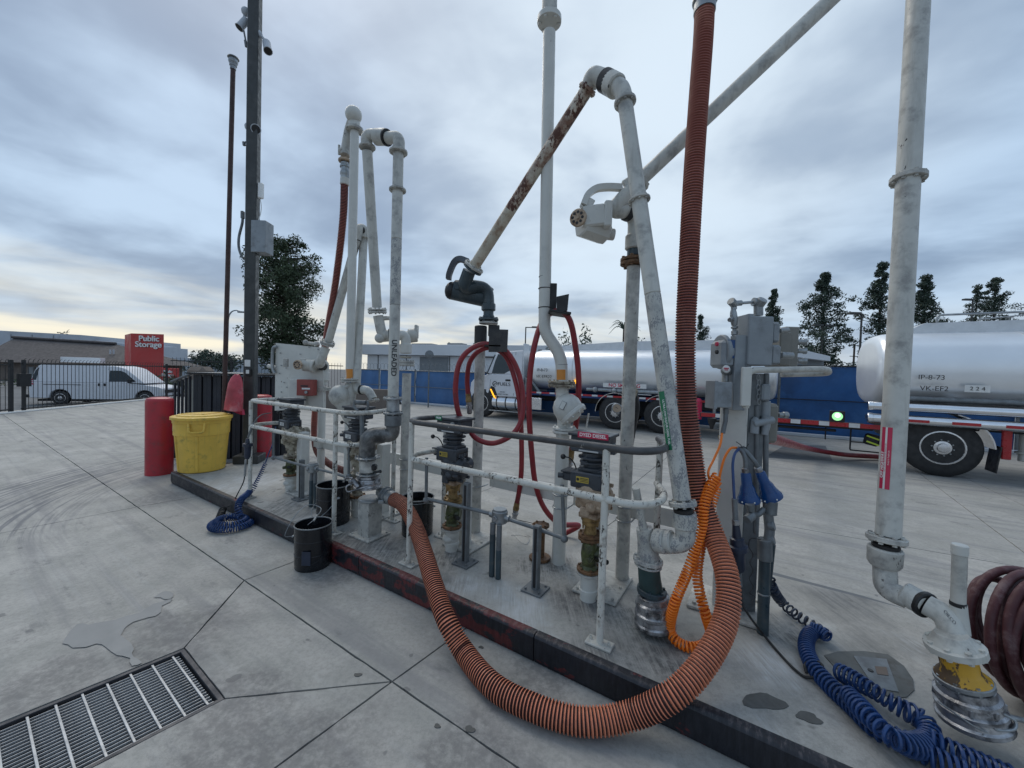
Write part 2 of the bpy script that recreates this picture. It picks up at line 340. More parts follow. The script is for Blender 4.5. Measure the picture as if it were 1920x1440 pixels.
# ------------------------------------------------------------------ mesh building
def frames(pts):
    T = []
    for i in range(len(pts)):
        a = pts[max(0, i-1)]; b = pts[min(len(pts)-1, i+1)]; dd = (b-a)
        T.append(dd.normalized() if dd.length > 1e-9 else Vector((0, 0, 1)))
    n = T[0].orthogonal().normalized(); out = []
    for i, t in enumerate(T):
        n = (n - t*n.dot(t)); n = n.normalized() if n.length > 1e-6 else t.orthogonal().normalized()
        out.append((t, n, t.cross(n)))
    return out
def spline(pts, per=10):
    P = [Vector(q) for q in pts]; P = [P[0]*2-P[1]] + P + [P[-1]*2-P[-2]]; out = []
    for i in range(1, len(P)-2):
        a, b, c, d_ = P[i-1], P[i], P[i+1], P[i+2]
        for k in range(per):
            s = k/per
            out.append(.5*((2*b)+(c-a)*s+(2*a-5*b+4*c-d_)*s*s+(3*b-a-3*c+d_)*s**3))
    out.append(P[-2]); return out
def resample(pts, step):
    L = [0]
    for i in range(1, len(pts)): L.append(L[-1]+(pts[i]-pts[i-1]).length)
    n = max(2, int(L[-1]/step)); out = []; j = 0
    for k in range(n+1):
        s = L[-1]*k/n
        while j < len(L)-2 and L[j+1] < s: j += 1
        q = (s-L[j])/max(1e-9, L[j+1]-L[j]); out.append(pts[j].lerp(pts[j+1], q))
    return out
def bend(pts, Rb, n=6):
    P = [Vector(q) for q in pts]; out = [P[0]]
    for i in range(1, len(P)-1):
        a, b, c = P[i-1], P[i], P[i+1]
        r = min(Rb, (a-b).length*.49, (c-b).length*.49)
        s = b+(a-b).normalized()*r; e = b+(c-b).normalized()*r
        for k in range(n+1):
            q = k/n; out.append(s*(1-q)**2+b*2*q*(1-q)+e*q*q)
    out.append(P[-1]); return out
class MB:
    def __init__(s): s.v = []; s.f = []; s.m = []; s.sm = []
    def add(s, vs, fs, mi=0, smooth=True):
        o = len(s.v); s.v += [tuple(q) for q in vs]
        for fc in fs: s.f.append(tuple(o+i for i in fc)); s.m.append(mi); s.sm.append(smooth)
        return s
    def tube(s, pts, r, seg=14, cap=True, mi=0, mis=None):
        pts = [Vector(q) for q in pts]; fr = frames(pts); vs = []; fs = []
        o = len(s.v)
        for i, (q, (t, n, b)) in enumerate(zip(pts, fr)):
            ri = r[i] if isinstance(r, (list, tuple)) else r
            for k in range(seg):
                a = 2*math.pi*k/seg; vs.append(q+n*(math.cos(a)*ri)+b*(math.sin(a)*ri))
        s.v += [tuple(q) for q in vs]
        for i in range(len(pts)-1):
            m_ = mis[i] if mis else mi
            for k in range(seg):
                k2 = (k+1) % seg
                s.f.append((o+i*seg+k, o+i*seg+k2, o+(i+1)*seg+k2, o+(i+1)*seg+k)); s.m.append(m_); s.sm.append(True)
        if cap:
            s.f.append(tuple(o+k for k in reversed(range(seg)))); s.m.append(mi); s.sm.append(True)
            e = o+(len(pts)-1)*seg; s.f.append(tuple(e+k for k in range(seg))); s.m.append(mi); s.sm.append(True)
        return s
    def pipe(s, pts, r, Rb=.08, seg=16, mi=0): return s.tube(bend(pts, Rb), r, seg, mi=mi)
    def lathe(s, org, axis, prof, seg=20, mi=0):
        """prof = [(distance along axis, radius)...]"""
        org = Vector(org); t = Vector(axis).normalized(); n = t.orthogonal().normalized(); b = t.cross(n); o = len(s.v)
        for (h, r) in prof:
            for k in range(seg):
                a = 2*math.pi*k/seg; s.v.append(tuple(org+t*h+n*(math.cos(a)*r)+b*(math.sin(a)*r)))
        for i in range(len(prof)-1):
            for k in range(seg):
                k2 = (k+1) % seg
                s.f.append((o+i*seg+k, o+i*seg+k2, o+(i+1)*seg+k2, o+(i+1)*seg+k)); s.m.append(mi); s.sm.append(True)
        s.f.append(tuple(o+k for k in reversed(range(seg)))); s.m.append(mi); s.sm.append(True)
        e = o+(len(prof)-1)*seg; s.f.append(tuple(e+k for k in range(seg))); s.m.append(mi); s.sm.append(True)
        return s
    def cyl(s, a, b, r, seg=16, mi=0, bev=.0):
        a = Vector(a); b = Vector(b); L = (b-a).length; bv = bev or min(r*.12, L*.2)
        return s.lathe(a, b-a, [(0, r-bv), (bv, r), (L-bv, r), (L, r-bv)], seg, mi)
    def sphere(s, c, r, seg=14, mi=0, sx=1, sy=1, sz=1, axis=None):
        t = Vector(axis).normalized() if axis else ZZ
        n = 9; prof = [(-r*math.cos(math.pi*i/(n-1))*sz, max(.0005, r*math.sin(math.pi*i/(n-1))*sx)) for i in range(n)]
        return s.lathe(c, t, prof, seg, mi)
    def box(s, c, size, rot=None, bev=.003, mi=0):
        c = Vector(c); h = [q/2 for q in size]; bv = min(bev, min(h)*.45); rot = rot or Matrix.Identity(3)
        idx = {}; vs = []
        for sx in (-1, 1):
            for sy in (-1, 1):
                for sz in (-1, 1):
                    sg = (sx, sy, sz)
                    for a in range(3):
                        q = [sg[i]*(h[i] if i == a else h[i]-bv) for i in range(3)]
                        idx[(sg, a)] = len(vs); vs.append(c + rot @ Vector(q))
        fs = []
        for a in range(3):
            b_, c_ = (a+1) % 3, (a+2) % 3
            for sa in (-1, 1):
                loop = []
                for (x, y) in ((-1, -1), (1, -1), (1, 1), (-1, 1)):
                    sg = [0, 0, 0]; sg[a] = sa; sg[b_] = x; sg[c_] = y; loop.append(idx[(tuple(sg), a)])
                fs.append(loop if sa > 0 else loop[::-1])
        for a in range(3):
            b_, c_ = (a+1) % 3, (a+2) % 3
            for x in (-1, 1):
                for y in (-1, 1):
                    s0 = [0, 0, 0]; s0[b_] = x; s0[c_] = y; s1 = list(s0); s0[a] = -1; s1[a] = 1
                    lp = [idx[(tuple(s0), b_)], idx[(tuple(s1), b_)], idx[(tuple(s1), c_)], idx[(tuple(s0), c_)]]
                    fs.append(lp if x*y > 0 else lp[::-1])
        for sx in (-1, 1):
            for sy in (-1, 1):
                for sz in (-1, 1):
                    sg = (sx, sy, sz); lp = [idx[(sg, 0)], idx[(sg, 1)], idx[(sg, 2)]]
                    fs.append(lp if sx*sy*sz > 0 else lp[::-1])
        return s.add(vs, fs, mi, False)
    def prism(s, poly, axis, depth, mi=0, smooth=False):
        """poly = list of 3D points (planar), pushed by axis*depth"""
        n = len(poly); a = [Vector(q) for q in poly]; dv = Vector(axis)*depth
        vs = a+[q+dv for q in a]
        fs = [tuple(reversed(range(n))), tuple(range(n, 2*n))]+[(i, (i+1) % n, n+(i+1) % n, n+i) for i in range(n)]
        return s.add(vs, fs, mi, smooth)
    def flange(s, c, axis, r, t=.018, bolts=6, br=.009, mi=0, bmi=None, pair=False, phase=0.3):
        c = Vector(c); t_ = Vector(axis).normalized(); n = t_.orthogonal().normalized(); b = t_.cross(n)
        if pair:
            s.lathe(c-t_*(t+.002), t_, [(0, r*.94), (.003, r), (t-.003, r), (t, r*.96)], 22, mi)
            s.lathe(c+t_*.002, t_, [(0, r*.96), (.003, r), (t-.003, r), (t, r*.94)], 22, mi); L = t*1.0+.004
        else:
            s.lathe(c-t_*t/2, t_, [(0, r*.95), (.003, r), (t-.003, r), (t, r*.95)], 22, mi); L = t/2
        for k in range(bolts):
            a = 2*math.pi*k/bolts+phase; q = c+(n*math.cos(a)+b*math.sin(a))*(r-br*1.5)
            s.lathe(q-t_*(L+br*.9), t_, [(0, br*.6), (br*.01+.0005, br), (br*.8, br), (br*.9, br*.8), (br*.9+2*L, br*.8), (br*1.0+2*L, br), (br*1.8+2*L, br), (br*1.81+2*L, br*.6)], 6, mi if bmi is None else bmi)
        return s
    def coil(s, pts, rc, rt, pitch, seg=6, per=14, mi=0, a0=0.0):
        P = resample([Vector(q) for q in pts], pitch/per); fr = frames(P); c = []
        for i, (q, (t, n, b)) in enumerate(zip(P, fr)):
            a = a0+2*math.pi*i/per; rr = rc(i/len(P)) if callable(rc) else rc
            c.append(q+n*(rr*math.cos(a))+b*(rr*math.sin(a)))
        return s.tube(c, rt, seg, mi=mi)
    def build(s, name, mats, parent=None, org=None, sharp=35):
        if not isinstance(mats, (list, tuple)): mats = [mats]
        me = bpy.data.meshes.new(name)
        o_ = Vector(org) if org is not None else (Vector(parent['_org']) if parent is not None and '_org' in parent.keys() else Vector((0, 0, 0)))
        me.from_pydata([(a-o_.x, b-o_.y, c-o_.z) for a, b, c in s.v], [], s.f)
        for m_ in mats: me.materials.append(M[m_] if isinstance(m_, str) else m_)
        me.polygons.foreach_set('material_index', s.m); me.polygons.foreach_set('use_smooth', s.sm)
        me.update()
        if len(s.f) < 60000:
            bm = bmesh.new(); bm.from_mesh(me); bmesh.ops.recalc_face_normals(bm, faces=bm.faces); bm.to_mesh(me); bm.free()
        try: me.set_sharp_from_angle(angle=R_(sharp))
        except Exception: pass
        o = bpy.data.objects.new(name, me); COL.objects.link(o)
        if parent is not None: o.parent = parent; o['_org'] = tuple(o_)
        else: o.location = o_
        if parent is None: o['_org'] = tuple(o_)
        return o
def tag(o, label=None, cat=None, group=None, kind=None):
    if label: o['label'] = label
    if cat: o['category'] = cat
    if group: o['group'] = group
    if kind: o['kind'] = kind
    return o
def thing(name, label, cat, org, group=None):
    o = bpy.data.objects.new(name, None); COL.objects.link(o); o.empty_display_size = .1
    o.location = org; o['_org'] = tuple(Vector(org)); return tag(o, label, cat, group)
def single(mb, name, mats, label, cat, org, group=None, sharp=35):
    return tag(mb.build(name, mats, None, org, sharp), label, cat, group)
def copy_tree(o, parent=None, loc=None, rotz=None, label=None):
    c = o.copy(); COL.objects.link(c)
    if parent is not None: c.parent = parent
    if loc is not None: c.location = loc
    if rotz is not None: c.rotation_euler = (0, 0, rotz)
    if label: c['label'] = label
    for ch in list(o.children): copy_tree(ch, c)
    return c
def text_mesh(txt, size, extrude=.0, spacing=1.0, bold=0.0):
    cu = bpy.data.curves.new('t', 'FONT'); cu.body = txt; cu.size = size; cu.extrude = extrude
    cu.align_x = 'CENTER'; cu.align_y = 'CENTER'; cu.space_character = spacing; cu.offset = bold
    ob = bpy.data.objects.new('t', cu); COL.objects.link(ob)
    dg = bpy.context.evaluated_depsgraph_get(); me = bpy.data.meshes.new_from_object(ob.evaluated_get(dg))
    bpy.data.objects.remove(ob); bpy.data.curves.remove(cu); return me
def text(name, txt, size, c, xdir, ydir, m_, parent, extrude=.0008, wrap=None, bold=0.0, xs=1.0):
    """lettering laid with its x axis along xdir; wrap=(axis point, axis dir, radius) bends it round a pipe"""
    me = text_mesh(txt, size, extrude if not wrap else 0, bold=bold); c = Vector(c)
    if wrap:
        bm = bmesh.new(); bm.from_mesh(me)
        for k in range(-12, 13):
            bmesh.ops.bisect_plane(bm, geom=bm.verts[:]+bm.edges[:]+bm.faces[:], plane_co=(0, k*size*.07, 0), plane_no=(0, 1, 0))
        bm.to_mesh(me); bm.free()
    xd = Vector(xdir).normalized(); yd = Vector(ydir).normalized(); zd = xd.cross(yd)
    o_ = Vector(parent['_org'])
    for v_ in me.vertices:
        x, y, z = v_.co; x *= xs
        q = c+xd*x+yd*y+zd*z
        if wrap:
            ap, ad, rr = wrap; ad = ad.normalized(); foot = ap+ad*((q-ap).dot(ad)); rad = (c-ap)-ad*((c-ap).dot(ad)); rad.normalize()
            rr = ((c-ap)-ad*((c-ap).dot(ad))).length; tg = ad.cross(rad); off = (q-foot).dot(tg); a = off/rr; z += rr*0
            q = foot+rad*(math.cos(a)*(rr+z))+tg*(math.sin(a)*(rr+z))
        v_.co = q-o_
    me.materials.clear(); me.materials.append(M[m_]); o = bpy.data.objects.new(name, me); COL.objects.link(o); o.parent = parent; o['_org'] = tuple(o_)
    return o
def patch_on_pipe(mb, a, b, r, face, width, off=.0012, mi=0, n=8):
    """sticker following a pipe from a to b (points on its axis), centred on direction face"""
    a = Vector(a); b = Vector(b); ax = (b-a).normalized(); f = Vector(face); f = (f-ax*f.dot(ax)).normalized(); tg = ax.cross(f)
    vs = []; h = width/2/r
    for q in (a, b):
        for k in range(n+1):
            t_ = -h+2*h*k/n; vs.append(q+(f*math.cos(t_)+tg*math.sin(t_))*(r+off))
    return mb.add(vs, [(k, k+1, n+2+k, n+1+k) for k in range(n)], mi, True)
# ------------------------------------------------------------------ ground
def struct(mb, name, mats, org=(0, 0, 0), parent=None): return tag(mb.build(name, mats, parent, org), kind='structure')
mb = MB(); mb.add([(-900, -300, -.62), (900, -300, -.62), (900, 1500, -.62), (-900, 1500, -.62)], [(0, 1, 2, 3)], 0, False)
struct(mb, 'street', 'asphalt')
YARD = [Vector((-12.3, -6, 0)), Vector((-16.9, 18.6, 0)), Vector((-9.2, 21.9, 0)), Vector((29, 1.3, 0)), Vector((29, -6, 0))]
def poly_clip(poly, a, n):
    """keep the side where (q-a).n >= 0"""
    out = []
    for i in range(len(poly)):
        q, r = poly[i], poly[(i+1) % len(poly)]; dq = (q-a).dot(n); dr = (r-a).dot(n)
        if dq >= 0: out.append(q)
        if (dq >= 0) != (dr >= 0): out.append(q.lerp(r, dq/(dq-dr)))
    return out
def nrm(a, b): dd = (b-a).normalized(); return Vector((-dd.y, dd.x, 0))
def split(cells, a, b, cond=lambda c: True):
    n = nrm(a, b); out = []
    for c in cells:
        cen = sum(c, Vector())/len(c)
        if not cond(cen): out.append(c); continue
        for sg in (1, -1):
            q = poly_clip(c, a, n*sg)
            if len(q) >= 3: out.append(q)
    return out
def shrink(poly, gap):
    cen = sum(poly, Vector())/len(poly); q = list(poly)
    for i in range(len(poly)):
        a, b = poly[i], poly[(i+1) % len(poly)]
        if (b-a).length < 1e-5: continue
        n = nrm(a, b)
        if (cen-a).dot(n) < 0: n = -n
        q = poly_clip(q, a+n*gap, n)
        if len(q) < 3: return q
    return q
A1 = g(270, 948); A2 = g(458, 1088); XX = g(735, 1278); G1 = g(345, 1215); G2 = g(421, 1310)
dl = (XX-A2).normalized(); LF = A2-dl*18; LR = XX+dl*30
dG = (g(60, 1331)-G1).normalized(); GE = 2.6
G1e = G1+dG*GE; G2e = G2+dG*GE
yard = [q.copy() for q in YARD]
nL = nrm(LF, LR)                       # points to the back (island side)
if nL.y < 0: nL = -nL
back = poly_clip(yard, A2, nL); front = poly_clip(yard, A2, -nL)
# front side: five slabs round the trench grating
def side_of(a, b, inside): n = nrm(a, b); return n if (inside-a).dot(n) > 0 else -n
leftp = poly_clip(front, G1, side_of(G1, A2, G1-Vector((2, 0, 0)))); leftp = poly_clip(leftp, G1, side_of(G1, G1e, G1-Vector((2, 0, 0))))
quad = [A2, XX, G2, G1]
C1 = XX+(g(515, 1440)-XX).normalized()*9; 
far_l = -dG*0+G2+dG*9
midp = [XX, C1, far_l, G2]
rightp = poly_clip(front, XX, side_of(XX, C1, XX+Vector((3, 0, 0))))
endp = [G1e, G2e, G2+dG*7, G1+dG*7]
fcells = split([leftp], A1, g(0, 1000))
fcells = split(fcells, A1+Vector((-5.5, 3.4, 0)), A1+Vector((-5.5, 3.4, 0))-V*4, lambda c: c.x < -5)
fcells += [quad, midp, rightp, endp]
bc = [back]
S1a, S1b = g(1461, 984), g(1920, 1064)
bc = split(bc, S1a, S1b)
isl = lambda c: (c-S1a).dot(nL) < 0
bc = split(bc, XX, g(825, 1213), isl); bc = split(bc, A2, g(541, 1057), isl); bc = split(bc, A1, g(365, 932), isl)
bc = split(bc, g(1727, 890), g(1920, 1036), lambda c: not isl(c))
off = lambda k: S1a+nL*k
bc = split(bc, off(4.1), off(4.1)+dl, lambda c: not isl(c)); bc = split(bc, off(8.3), off(8.3)+dl, lambda c: (c-off(4.1)).dot(nL) > 0)
for k in (-10.5, -6.2, -1.8, 2.9, 12.5, 17.0):
    bc = split(bc, off(0)+dl*k, off(0)+dl*k+nL, lambda c: not isl(c))
mb = MB(); mb.prism([Vector((q.x, q.y, -.64)) for q in YARD], ZZ, .43)
yb = struct(mb, 'yard_base', 'pitdark')
ground = tag(bpy.data.objects.new('yard_pavement', None), kind='structure'); COL.objects.link(ground); ground['_org'] = (0, 0, 0)
for c in fcells+bc:
    q = shrink(c, .0045)
    if len(q) < 3: continue
    if nrm(q[0], q[1]).dot(sum(q, Vector())/len(q)-q[0]) < 0: q = q[::-1]
    rj = random.Random(int(abs(q[0].x*97)+abs(q[0].y*31))); qq = []
    for i in range(len(q)):
        a_, b_ = q[i], q[(i+1) % len(q)]; L_ = (b_-a_).length; k_ = max(1, min(160, int(L_/.07))) if min(a_.length, b_.length, ((a_+b_)/2).length) < 6 else 1
        n_ = nrm(a_, b_)
        for j in range(k_): qq.append(a_.lerp(b_, j/k_)+(n_*rj.gauss(0.0006, .0011) if j else Vector()))
    q = qq
    mb = MB(); mb.prism([Vector((v_.x, v_.y, -.16)) for v_ in q], ZZ, .16); mb.build('concrete_slab', 'concrete', ground)
# joint filler shows as a dark line; slope down to the street outside the gate
mb = MB(); a, b = Vector((-13.0, -2.5, 0)), YARD[1]; o2 = Vector((-4.2, 0, -.615))
mb.add([a, b, b+o2, a+o2], [(0, 1, 2, 3)], 0, False); struct(mb, 'driveway_ramp', 'asphalt')
mb = MB(); a, b = YARD[1], YARD[2]; o2 = Vector((-1.5, 3, -.615))
mb.add([a, b, b+o2, a+o2], [(0, 1, 2, 3)], 0, False); struct(mb, 'verge', 'asphalt')
# asphalt patches in the yard
def flat_poly(px, z, name, m_, label=None, cat=None, kind=None, zz=0.0, jit=0):
    pts = [g(x, y, z) for x, y in px]
    mb = MB(); mb.add([Vector((q.x, q.y, z+.0018)) for q in pts], [tuple(range(len(pts)))], 0, False)
    o = mb.build(name, m_, None, pts[0]); return tag(o, label, cat, None, kind)
flat_poly([(1432, 858), (1475, 833), (1548, 836), (1561, 864), (1480, 861)], 0, 'pavement_patch', 'patch', kind='structure')
flat_poly([(1445, 1072), (1520, 1092), (1620, 1118), (1712, 1146), (1715, 1156), (1655, 1142), (1560, 1118), (1500, 1098), (1446, 1084)], 0, 'gutter_patch', 'patch', kind='structure')
pud = [(420, 600), (440, 565), (470, 520), (520, 470), (560, 465), (600, 475), (650, 462), (710, 452), (780, 440), (850, 415), (900, 405), (950, 392), (985, 365), (1030, 335), (1080, 322), (1130, 305), (1165, 300), (1150, 320), (1095, 345), (1085, 390), (1050, 415), (1000, 425), (950, 440), (900, 455), (860, 480), (840, 500), (815, 545), (850, 570), (888, 600), (905, 640), (890, 665), (900, 690), (930, 705), (960, 730), (930, 745), (890, 752), (875, 725), (880, 700), (830, 685), (790, 680), (750, 655), (720, 630), (690, 608), (650, 602), (620, 612), (580, 625), (530, 628), (490, 630), (460, 608)]
flat_poly([(x/3.6, 1040+y/3.6) for x, y in pud], 0.003, 'puddle', 'wet', 'large damp irregular patch on the concrete beside the drain grating', 'puddle')
flat_poly([(x/3.6, 1040+y/3.6) for x, y in [(1035, 290), (1060, 275), (1090, 255), (1120, 247), (1150, 250), (1172, 265), (1170, 283), (1150, 300), (1110, 303), (1085, 290)]], 0.003, 'puddle', 'wet', 'small damp patch at the tip of the large puddle', 'puddle')
def blob(cx_, cy_, rx, ry, z, seed, rot=0):
    rnd = random.Random(seed); c = g(cx_, cy_, z); n = 18; out = []
    ph = [rnd.uniform(0, 6.28) for _ in range(3)]
    for k in range(n):
        a = 2*math.pi*k/n; r = 1+.16*math.sin(2*a+ph[0])+.13*math.sin(3*a+ph[1])+.07*math.sin(5*a+ph[2])
        out.append(c+Vector((math.cos(a)*rx*r, math.sin(a)*ry*r, 0)))
    return out
def stain(px, py, rx, ry, z, seed, label):
    pts = blob(px, py, rx, ry, z, seed); mb = MB(); mb.prism([Vector((q.x, q.y, z-.001)) for q in pts], ZZ, .0045)
    tag(mb.build('oil_stain', 'oil', None, pts[0]), label, 'stain')
stain(1432, 1316, .085, .05, K, 3, 'larger wet blot on the island beside the blue coiled cable')
stain(1516, 1346, .05, .028, K, 5, 'smaller wet blot on the island nearest the blue coils')
stain(671, 1266, .018, .013, 0, 8, 'small oil drip left of where the slab joints cross')
stain(881, 1368, .022, .017, 0, 9, 'dark oil drip lying on the slab joint under the hose')
stain(820, 1362, .015, .010, 0, 10, 'small oil drip just left of the one on the joint')
stain(902, 1214, .014, .010, 0, 11, 'small oil drip between the red hose and the kerb')

# ------------------------------------------------------------------ trench grating
gr = thing('trench_grating', 'long rectangular steel drain grating let into the concrete slabs', 'drain grating', G1)
wv = (G2-G1); wl = wv.length; wn = (wv-dG*wv.dot(dG)); wn2 = wv.normalized(); WD = wl
def gp(s, t, z=0): return G1+dG*s+wn2*t+Vector((0, 0, z))
mb = MB()
rg = Matrix((dG, ZZ.cross(dG), ZZ)).transposed(); rw = Matrix((wn2, ZZ.cross(wn2), ZZ)).transposed()
for t_ in (.012, WD-.012): mb.box(gp(GE/2, t_, -.022), (GE, .022, .04), rg, .002)
mb.box(gp(.010, WD/2, -.0222), (WD, .022, .0396), rw, .002)
mb.build('frame', 'gratedark', gr)
sh = None; nb = 22
for i in range(nb):
    t_ = .04+(WD-.08)*i/(nb-1)
    if sh is None:
        mb = MB(); mb.box(gp(GE/2+.02, t_, -.019), (GE-.02, .0042, .010), rg, .0008); sh = mb.build('bearing_bar', 'grate', gr); base_t = t_
    else:
        c = sh.copy(); COL.objects.link(c); c.location = sh.location+wn2*(t_-base_t)
sh = None; k = 0; s_ = .055
while s_ < GE:
    if sh is None: mb = MB(); mb.box(gp(s_, WD/2, -.0105), (WD-.04, .009, .006), rw, .001); sh = mb.build('cross_bar', 'grate', gr); s0 = s_
    else: c = sh.copy(); COL.objects.link(c); c.location = sh.location+dG*(s_-s0)
    s_ += .084

# ------------------------------------------------------------------ island (raised kerbed concrete)
ISL_W = 1.62; ISL_L = 12.0
island = tag(bpy.data.objects.new('island', None), kind='structure'); COL.objects.link(island); island['_org'] = (0, 0, 0)
lip = .035
mb = MB(); pts = [uv(.0+lip, lip, 0), uv(ISL_L, lip, 0), uv(ISL_L, ISL_W, 0), uv(lip, ISL_W, 0)]
mb.prism(pts, ZZ, K); mb.build('island_top', 'concrete_isl', island)
# steel kerb angle with a rolled nose, in lengths butted end to end
prof = [(0.0, 0.004), (-.012, .05), (-.010, K-.03), (-.012, K-.014), (-.006, K-.003), (.006, K+.003), (lip+.006, K+.002), (lip+.004, 0.004)]
cuts = [0, 2.35, 4.05, 5.62, 7.4, 9.3, ISL_L]
for i in range(len(cuts)-1):
    a, b = cuts[i]+(.003 if i else 0), cuts[i+1]-.003
    poly = [uv(a, v_, z_) for v_, z_ in prof]; mb = MB(); mb.prism(poly, U, b-a); mb.build('kerb_plate', 'kerb', island)
poly = [uv(0, 0, 0)+U*q[0]+Vector((0, 0, q[1]))+V*(lip+.008) for q in prof]; mb = MB(); mb.prism(poly, V, ISL_W-.05); mb.build('kerb_plate', 'kerb', island)
mb = MB(); c = g(1632, 1268, K)
rnd = random.Random(2)
pts = [g(x, y, K) for x, y in [(1545, 1230), (1570, 1223), (1620, 1222), (1665, 1228), (1695, 1250), (1712, 1275), (1714, 1295), (1700, 1308), (1680, 1310), (1640, 1300), (1600, 1275), (1565, 1252)]]
mb.prism([Vector((q.x, q.y, K-.002)) for q in pts], ZZ, .0065)
mc = mb.build('manhole_cover', 'manhole', None, pts[0]); tag(mc, 'dull metal cover plate let into the island behind the blue coils', 'manhole cover')
mb = MB(); mb.prism([q+Vector((0, 0, .0046)) for q in [g(1600, 1232, K), g(1662, 1238, K), g(1685, 1300, K), g(1640, 1292, K)]], ZZ, .003); mb.build('plate', 'conduit', mc)
mb = MB(); mb.prism([q+Vector((0, 0, .0077)) for q in [g(1640, 1252, K), g(1662, 1254, K), g(1666, 1270, K), g(1645, 1267, K)]], ZZ, .002); mb.build('name_plate', 'brickdark', mc)
mb = MB(); mb.cyl(g(1632, 1260, K)+Vector((0, 0, .007)), g(1632, 1260, K)+Vector((0, 0, .011)), .012); mb.build('lifting_hole', 'black', mc)

# ------------------------------------------------------------------ blue fence
def blue_fence():
    f0 = Vector((-9.2, 21.6, 0)); f1 = Vector((28, 1.55, 0)); dd = (f1-f0).normalized(); L = (f1-f0).length
    nn_ = Vector((-dd.y, dd.x, 0)); rot = Matrix((dd, nn_, ZZ)).transposed()
    root = thing('screened_fence', 'blue tarp screened chain fence with steel posts behind the tankers', 'fence', f0)
    s_ = 0; i = 0; protoP = None
    while s_ < L:
        q = f0+dd*s_; lw = 2.5; low = q.x < -.3
        h = 1.62 if low else 2.12
        m_ = 'tarpfade' if q.x < -3.6 else 'tarp'
        # tarp panel with soft sag and folds
        mb = MB(); nx, nz = 10, 6; vs = []
        for a in range(nx+1):
            for b in range(nz+1):
                wx = .012*math.sin(a*1.9+i*2.1)+.02*math.sin(b*2.2+i)+.01*math.sin(a*.7+b*1.3)
                vs.append(f0+dd*(s_+.03+(lw-.06)*a/nx)+nn_*(-.03+wx)+Vector((0, 0, .05+(h-.05)*b/nz-(.012*math.sin(math.pi*a/nx)))))
        mb.add(vs, [(a*(nz+1)+b, (a+1)*(nz+1)+b, (a+1)*(nz+1)+b+1, a*(nz+1)+b+1) for a in range(nx) for b in range(nz)])
        mb.build('tarp_panel', m_, root)
        mb = MB(); hh = h+.10; mb.cyl(q-nn_*.08, q-nn_*.08+Vector((0, 0, hh)), .033, 8); mb.build('fence_post', 'conduit', root)
        mb = MB(); mb.cyl(q+Vector((0, 0, h*.52))-nn_*.075, q+dd*lw+Vector((0, 0, h*.52))-nn_*.075, .014, 6)
        mb.cyl(q+Vector((0, 0, h+.01))-nn_*.075, q+dd*lw+Vector((0, 0, h+.01))-nn_*.075, .022, 6); mb.build('rail', 'fenceblack' if not low else 'conduit', root)
        s_ += lw; i += 1
    mb = MB(); e = f0+dd*14
    mb.coil([f0+Vector((0, 0, 1.78)), e+Vector((0, 0, 1.82))], .20, .006, .26, 4, 10); tag(mb.build('razor_wire', 'conduit', root), kind='stuff')
    # low kerb under the fence
    mb = MB(); mb.box((f0+f1)/2-nn_*.3+Vector((0, 0, .05)), (L, .18, .09), rot, .01); tag(mb.build('fence_kerb', 'walllight', None, (f0+f1)/2), kind='structure')
blue_fence()
# mesh disc on a stand and a traffic cone by the fence
q = g(806, 760); q = Vector((-3.75, 17.3, 0))
t = thing('mirror_post', 'round convex mirror on a thin post above the blue fence', 'mirror', q)
mb = MB(); mb.cyl(q, q+Vector((0, 0, 2.1)), .03, 8); mb.build('post', 'conduit', t)
mb = MB(); mb.lathe(q+Vector((0, 0, 2.38)), (.2, -1, 0), [(0, .03), (.0, .19), (.02, .19), (.03, .16), (.05, .08), (.055, .001)], 20); mb.build('mirror_disc', 'conduit', t)
q = Vector((-5.5, 18.6, 0))
t = thing('traffic_cone', 'small dark traffic cone standing by the faded blue fence', 'traffic cone', q)
mb = MB(); mb.lathe(q+Vector((0, 0, .03)), (0, 0, 1), [(0, .15), (.02, .14), (.5, .035), (.52, .03)], 12); mb.build('cone', 'black', t)
mb = MB(); mb.box(q+Vector((0, 0, .018)), (.36, .36, .03)); mb.build('base', 'black', t)

# ------------------------------------------------------------------ black picket gate and fence on the left
def picket_mesh(h, r=.0082):
    mb = MB(); mb.tube([Vector((0, 0, .05)), Vector((0, 0, h-.1)), Vector((.0, -.012, h-.05)), Vector((0, -.05, h-.012)), Vector((0, -.085, h-.02))], [r, r, r*.95, r*.8, r*.4], 5, sharp) if False else mb.tube([Vector((0, 0, .05)), Vector((0, 0, h-.10)), Vector((0, -.012, h-.05)), Vector((0, -.05, h-.012)), Vector((0, -.085, h-.02))], [r, r, r*.95, r*.8, r*.4], 5)
    return mb
def picket_run(root, a, b, h, step, name='picket', rails=True, topz=None, zoff=0.0):
    dd = (b-a).normalized(); L = (b-a).length; n = int(L/step); o_ = Vector(root['_org']); first = None
    rz = math.atan2(dd.y, dd.x)
    for i in range(n):
        q = a+dd*(step*(i+.5))
        if first is None: first = picket_mesh(h).build(name, 'fenceblack', root, (0, 0, 0)); c = first
        else: c = first.copy(); COL.objects.link(c)
        c.location = q-o_; c.rotation_euler = (0, 0, rz)
    rot = Matrix((dd, Vector((-dd.y, dd.x, 0)), ZZ)).transposed(); mid = (a+b)/2
    tz = topz or h-.17
    for z_, hh in ((tz, .045), (.09, .04)):
        mb = MB(); mb.box(mid+Vector((0, 0, z_)), (L, .045, hh), rot, .004); mb.build('rail', 'fenceblack', root)
ga = Vector((-13.72, 9.2, 0)) + Vector((-.55, 0, 0)); ga = g(-110, 781); gb = g(35, 769.5); gc = g(392, 738.5)
ga.z = gb.z = gc.z = 0
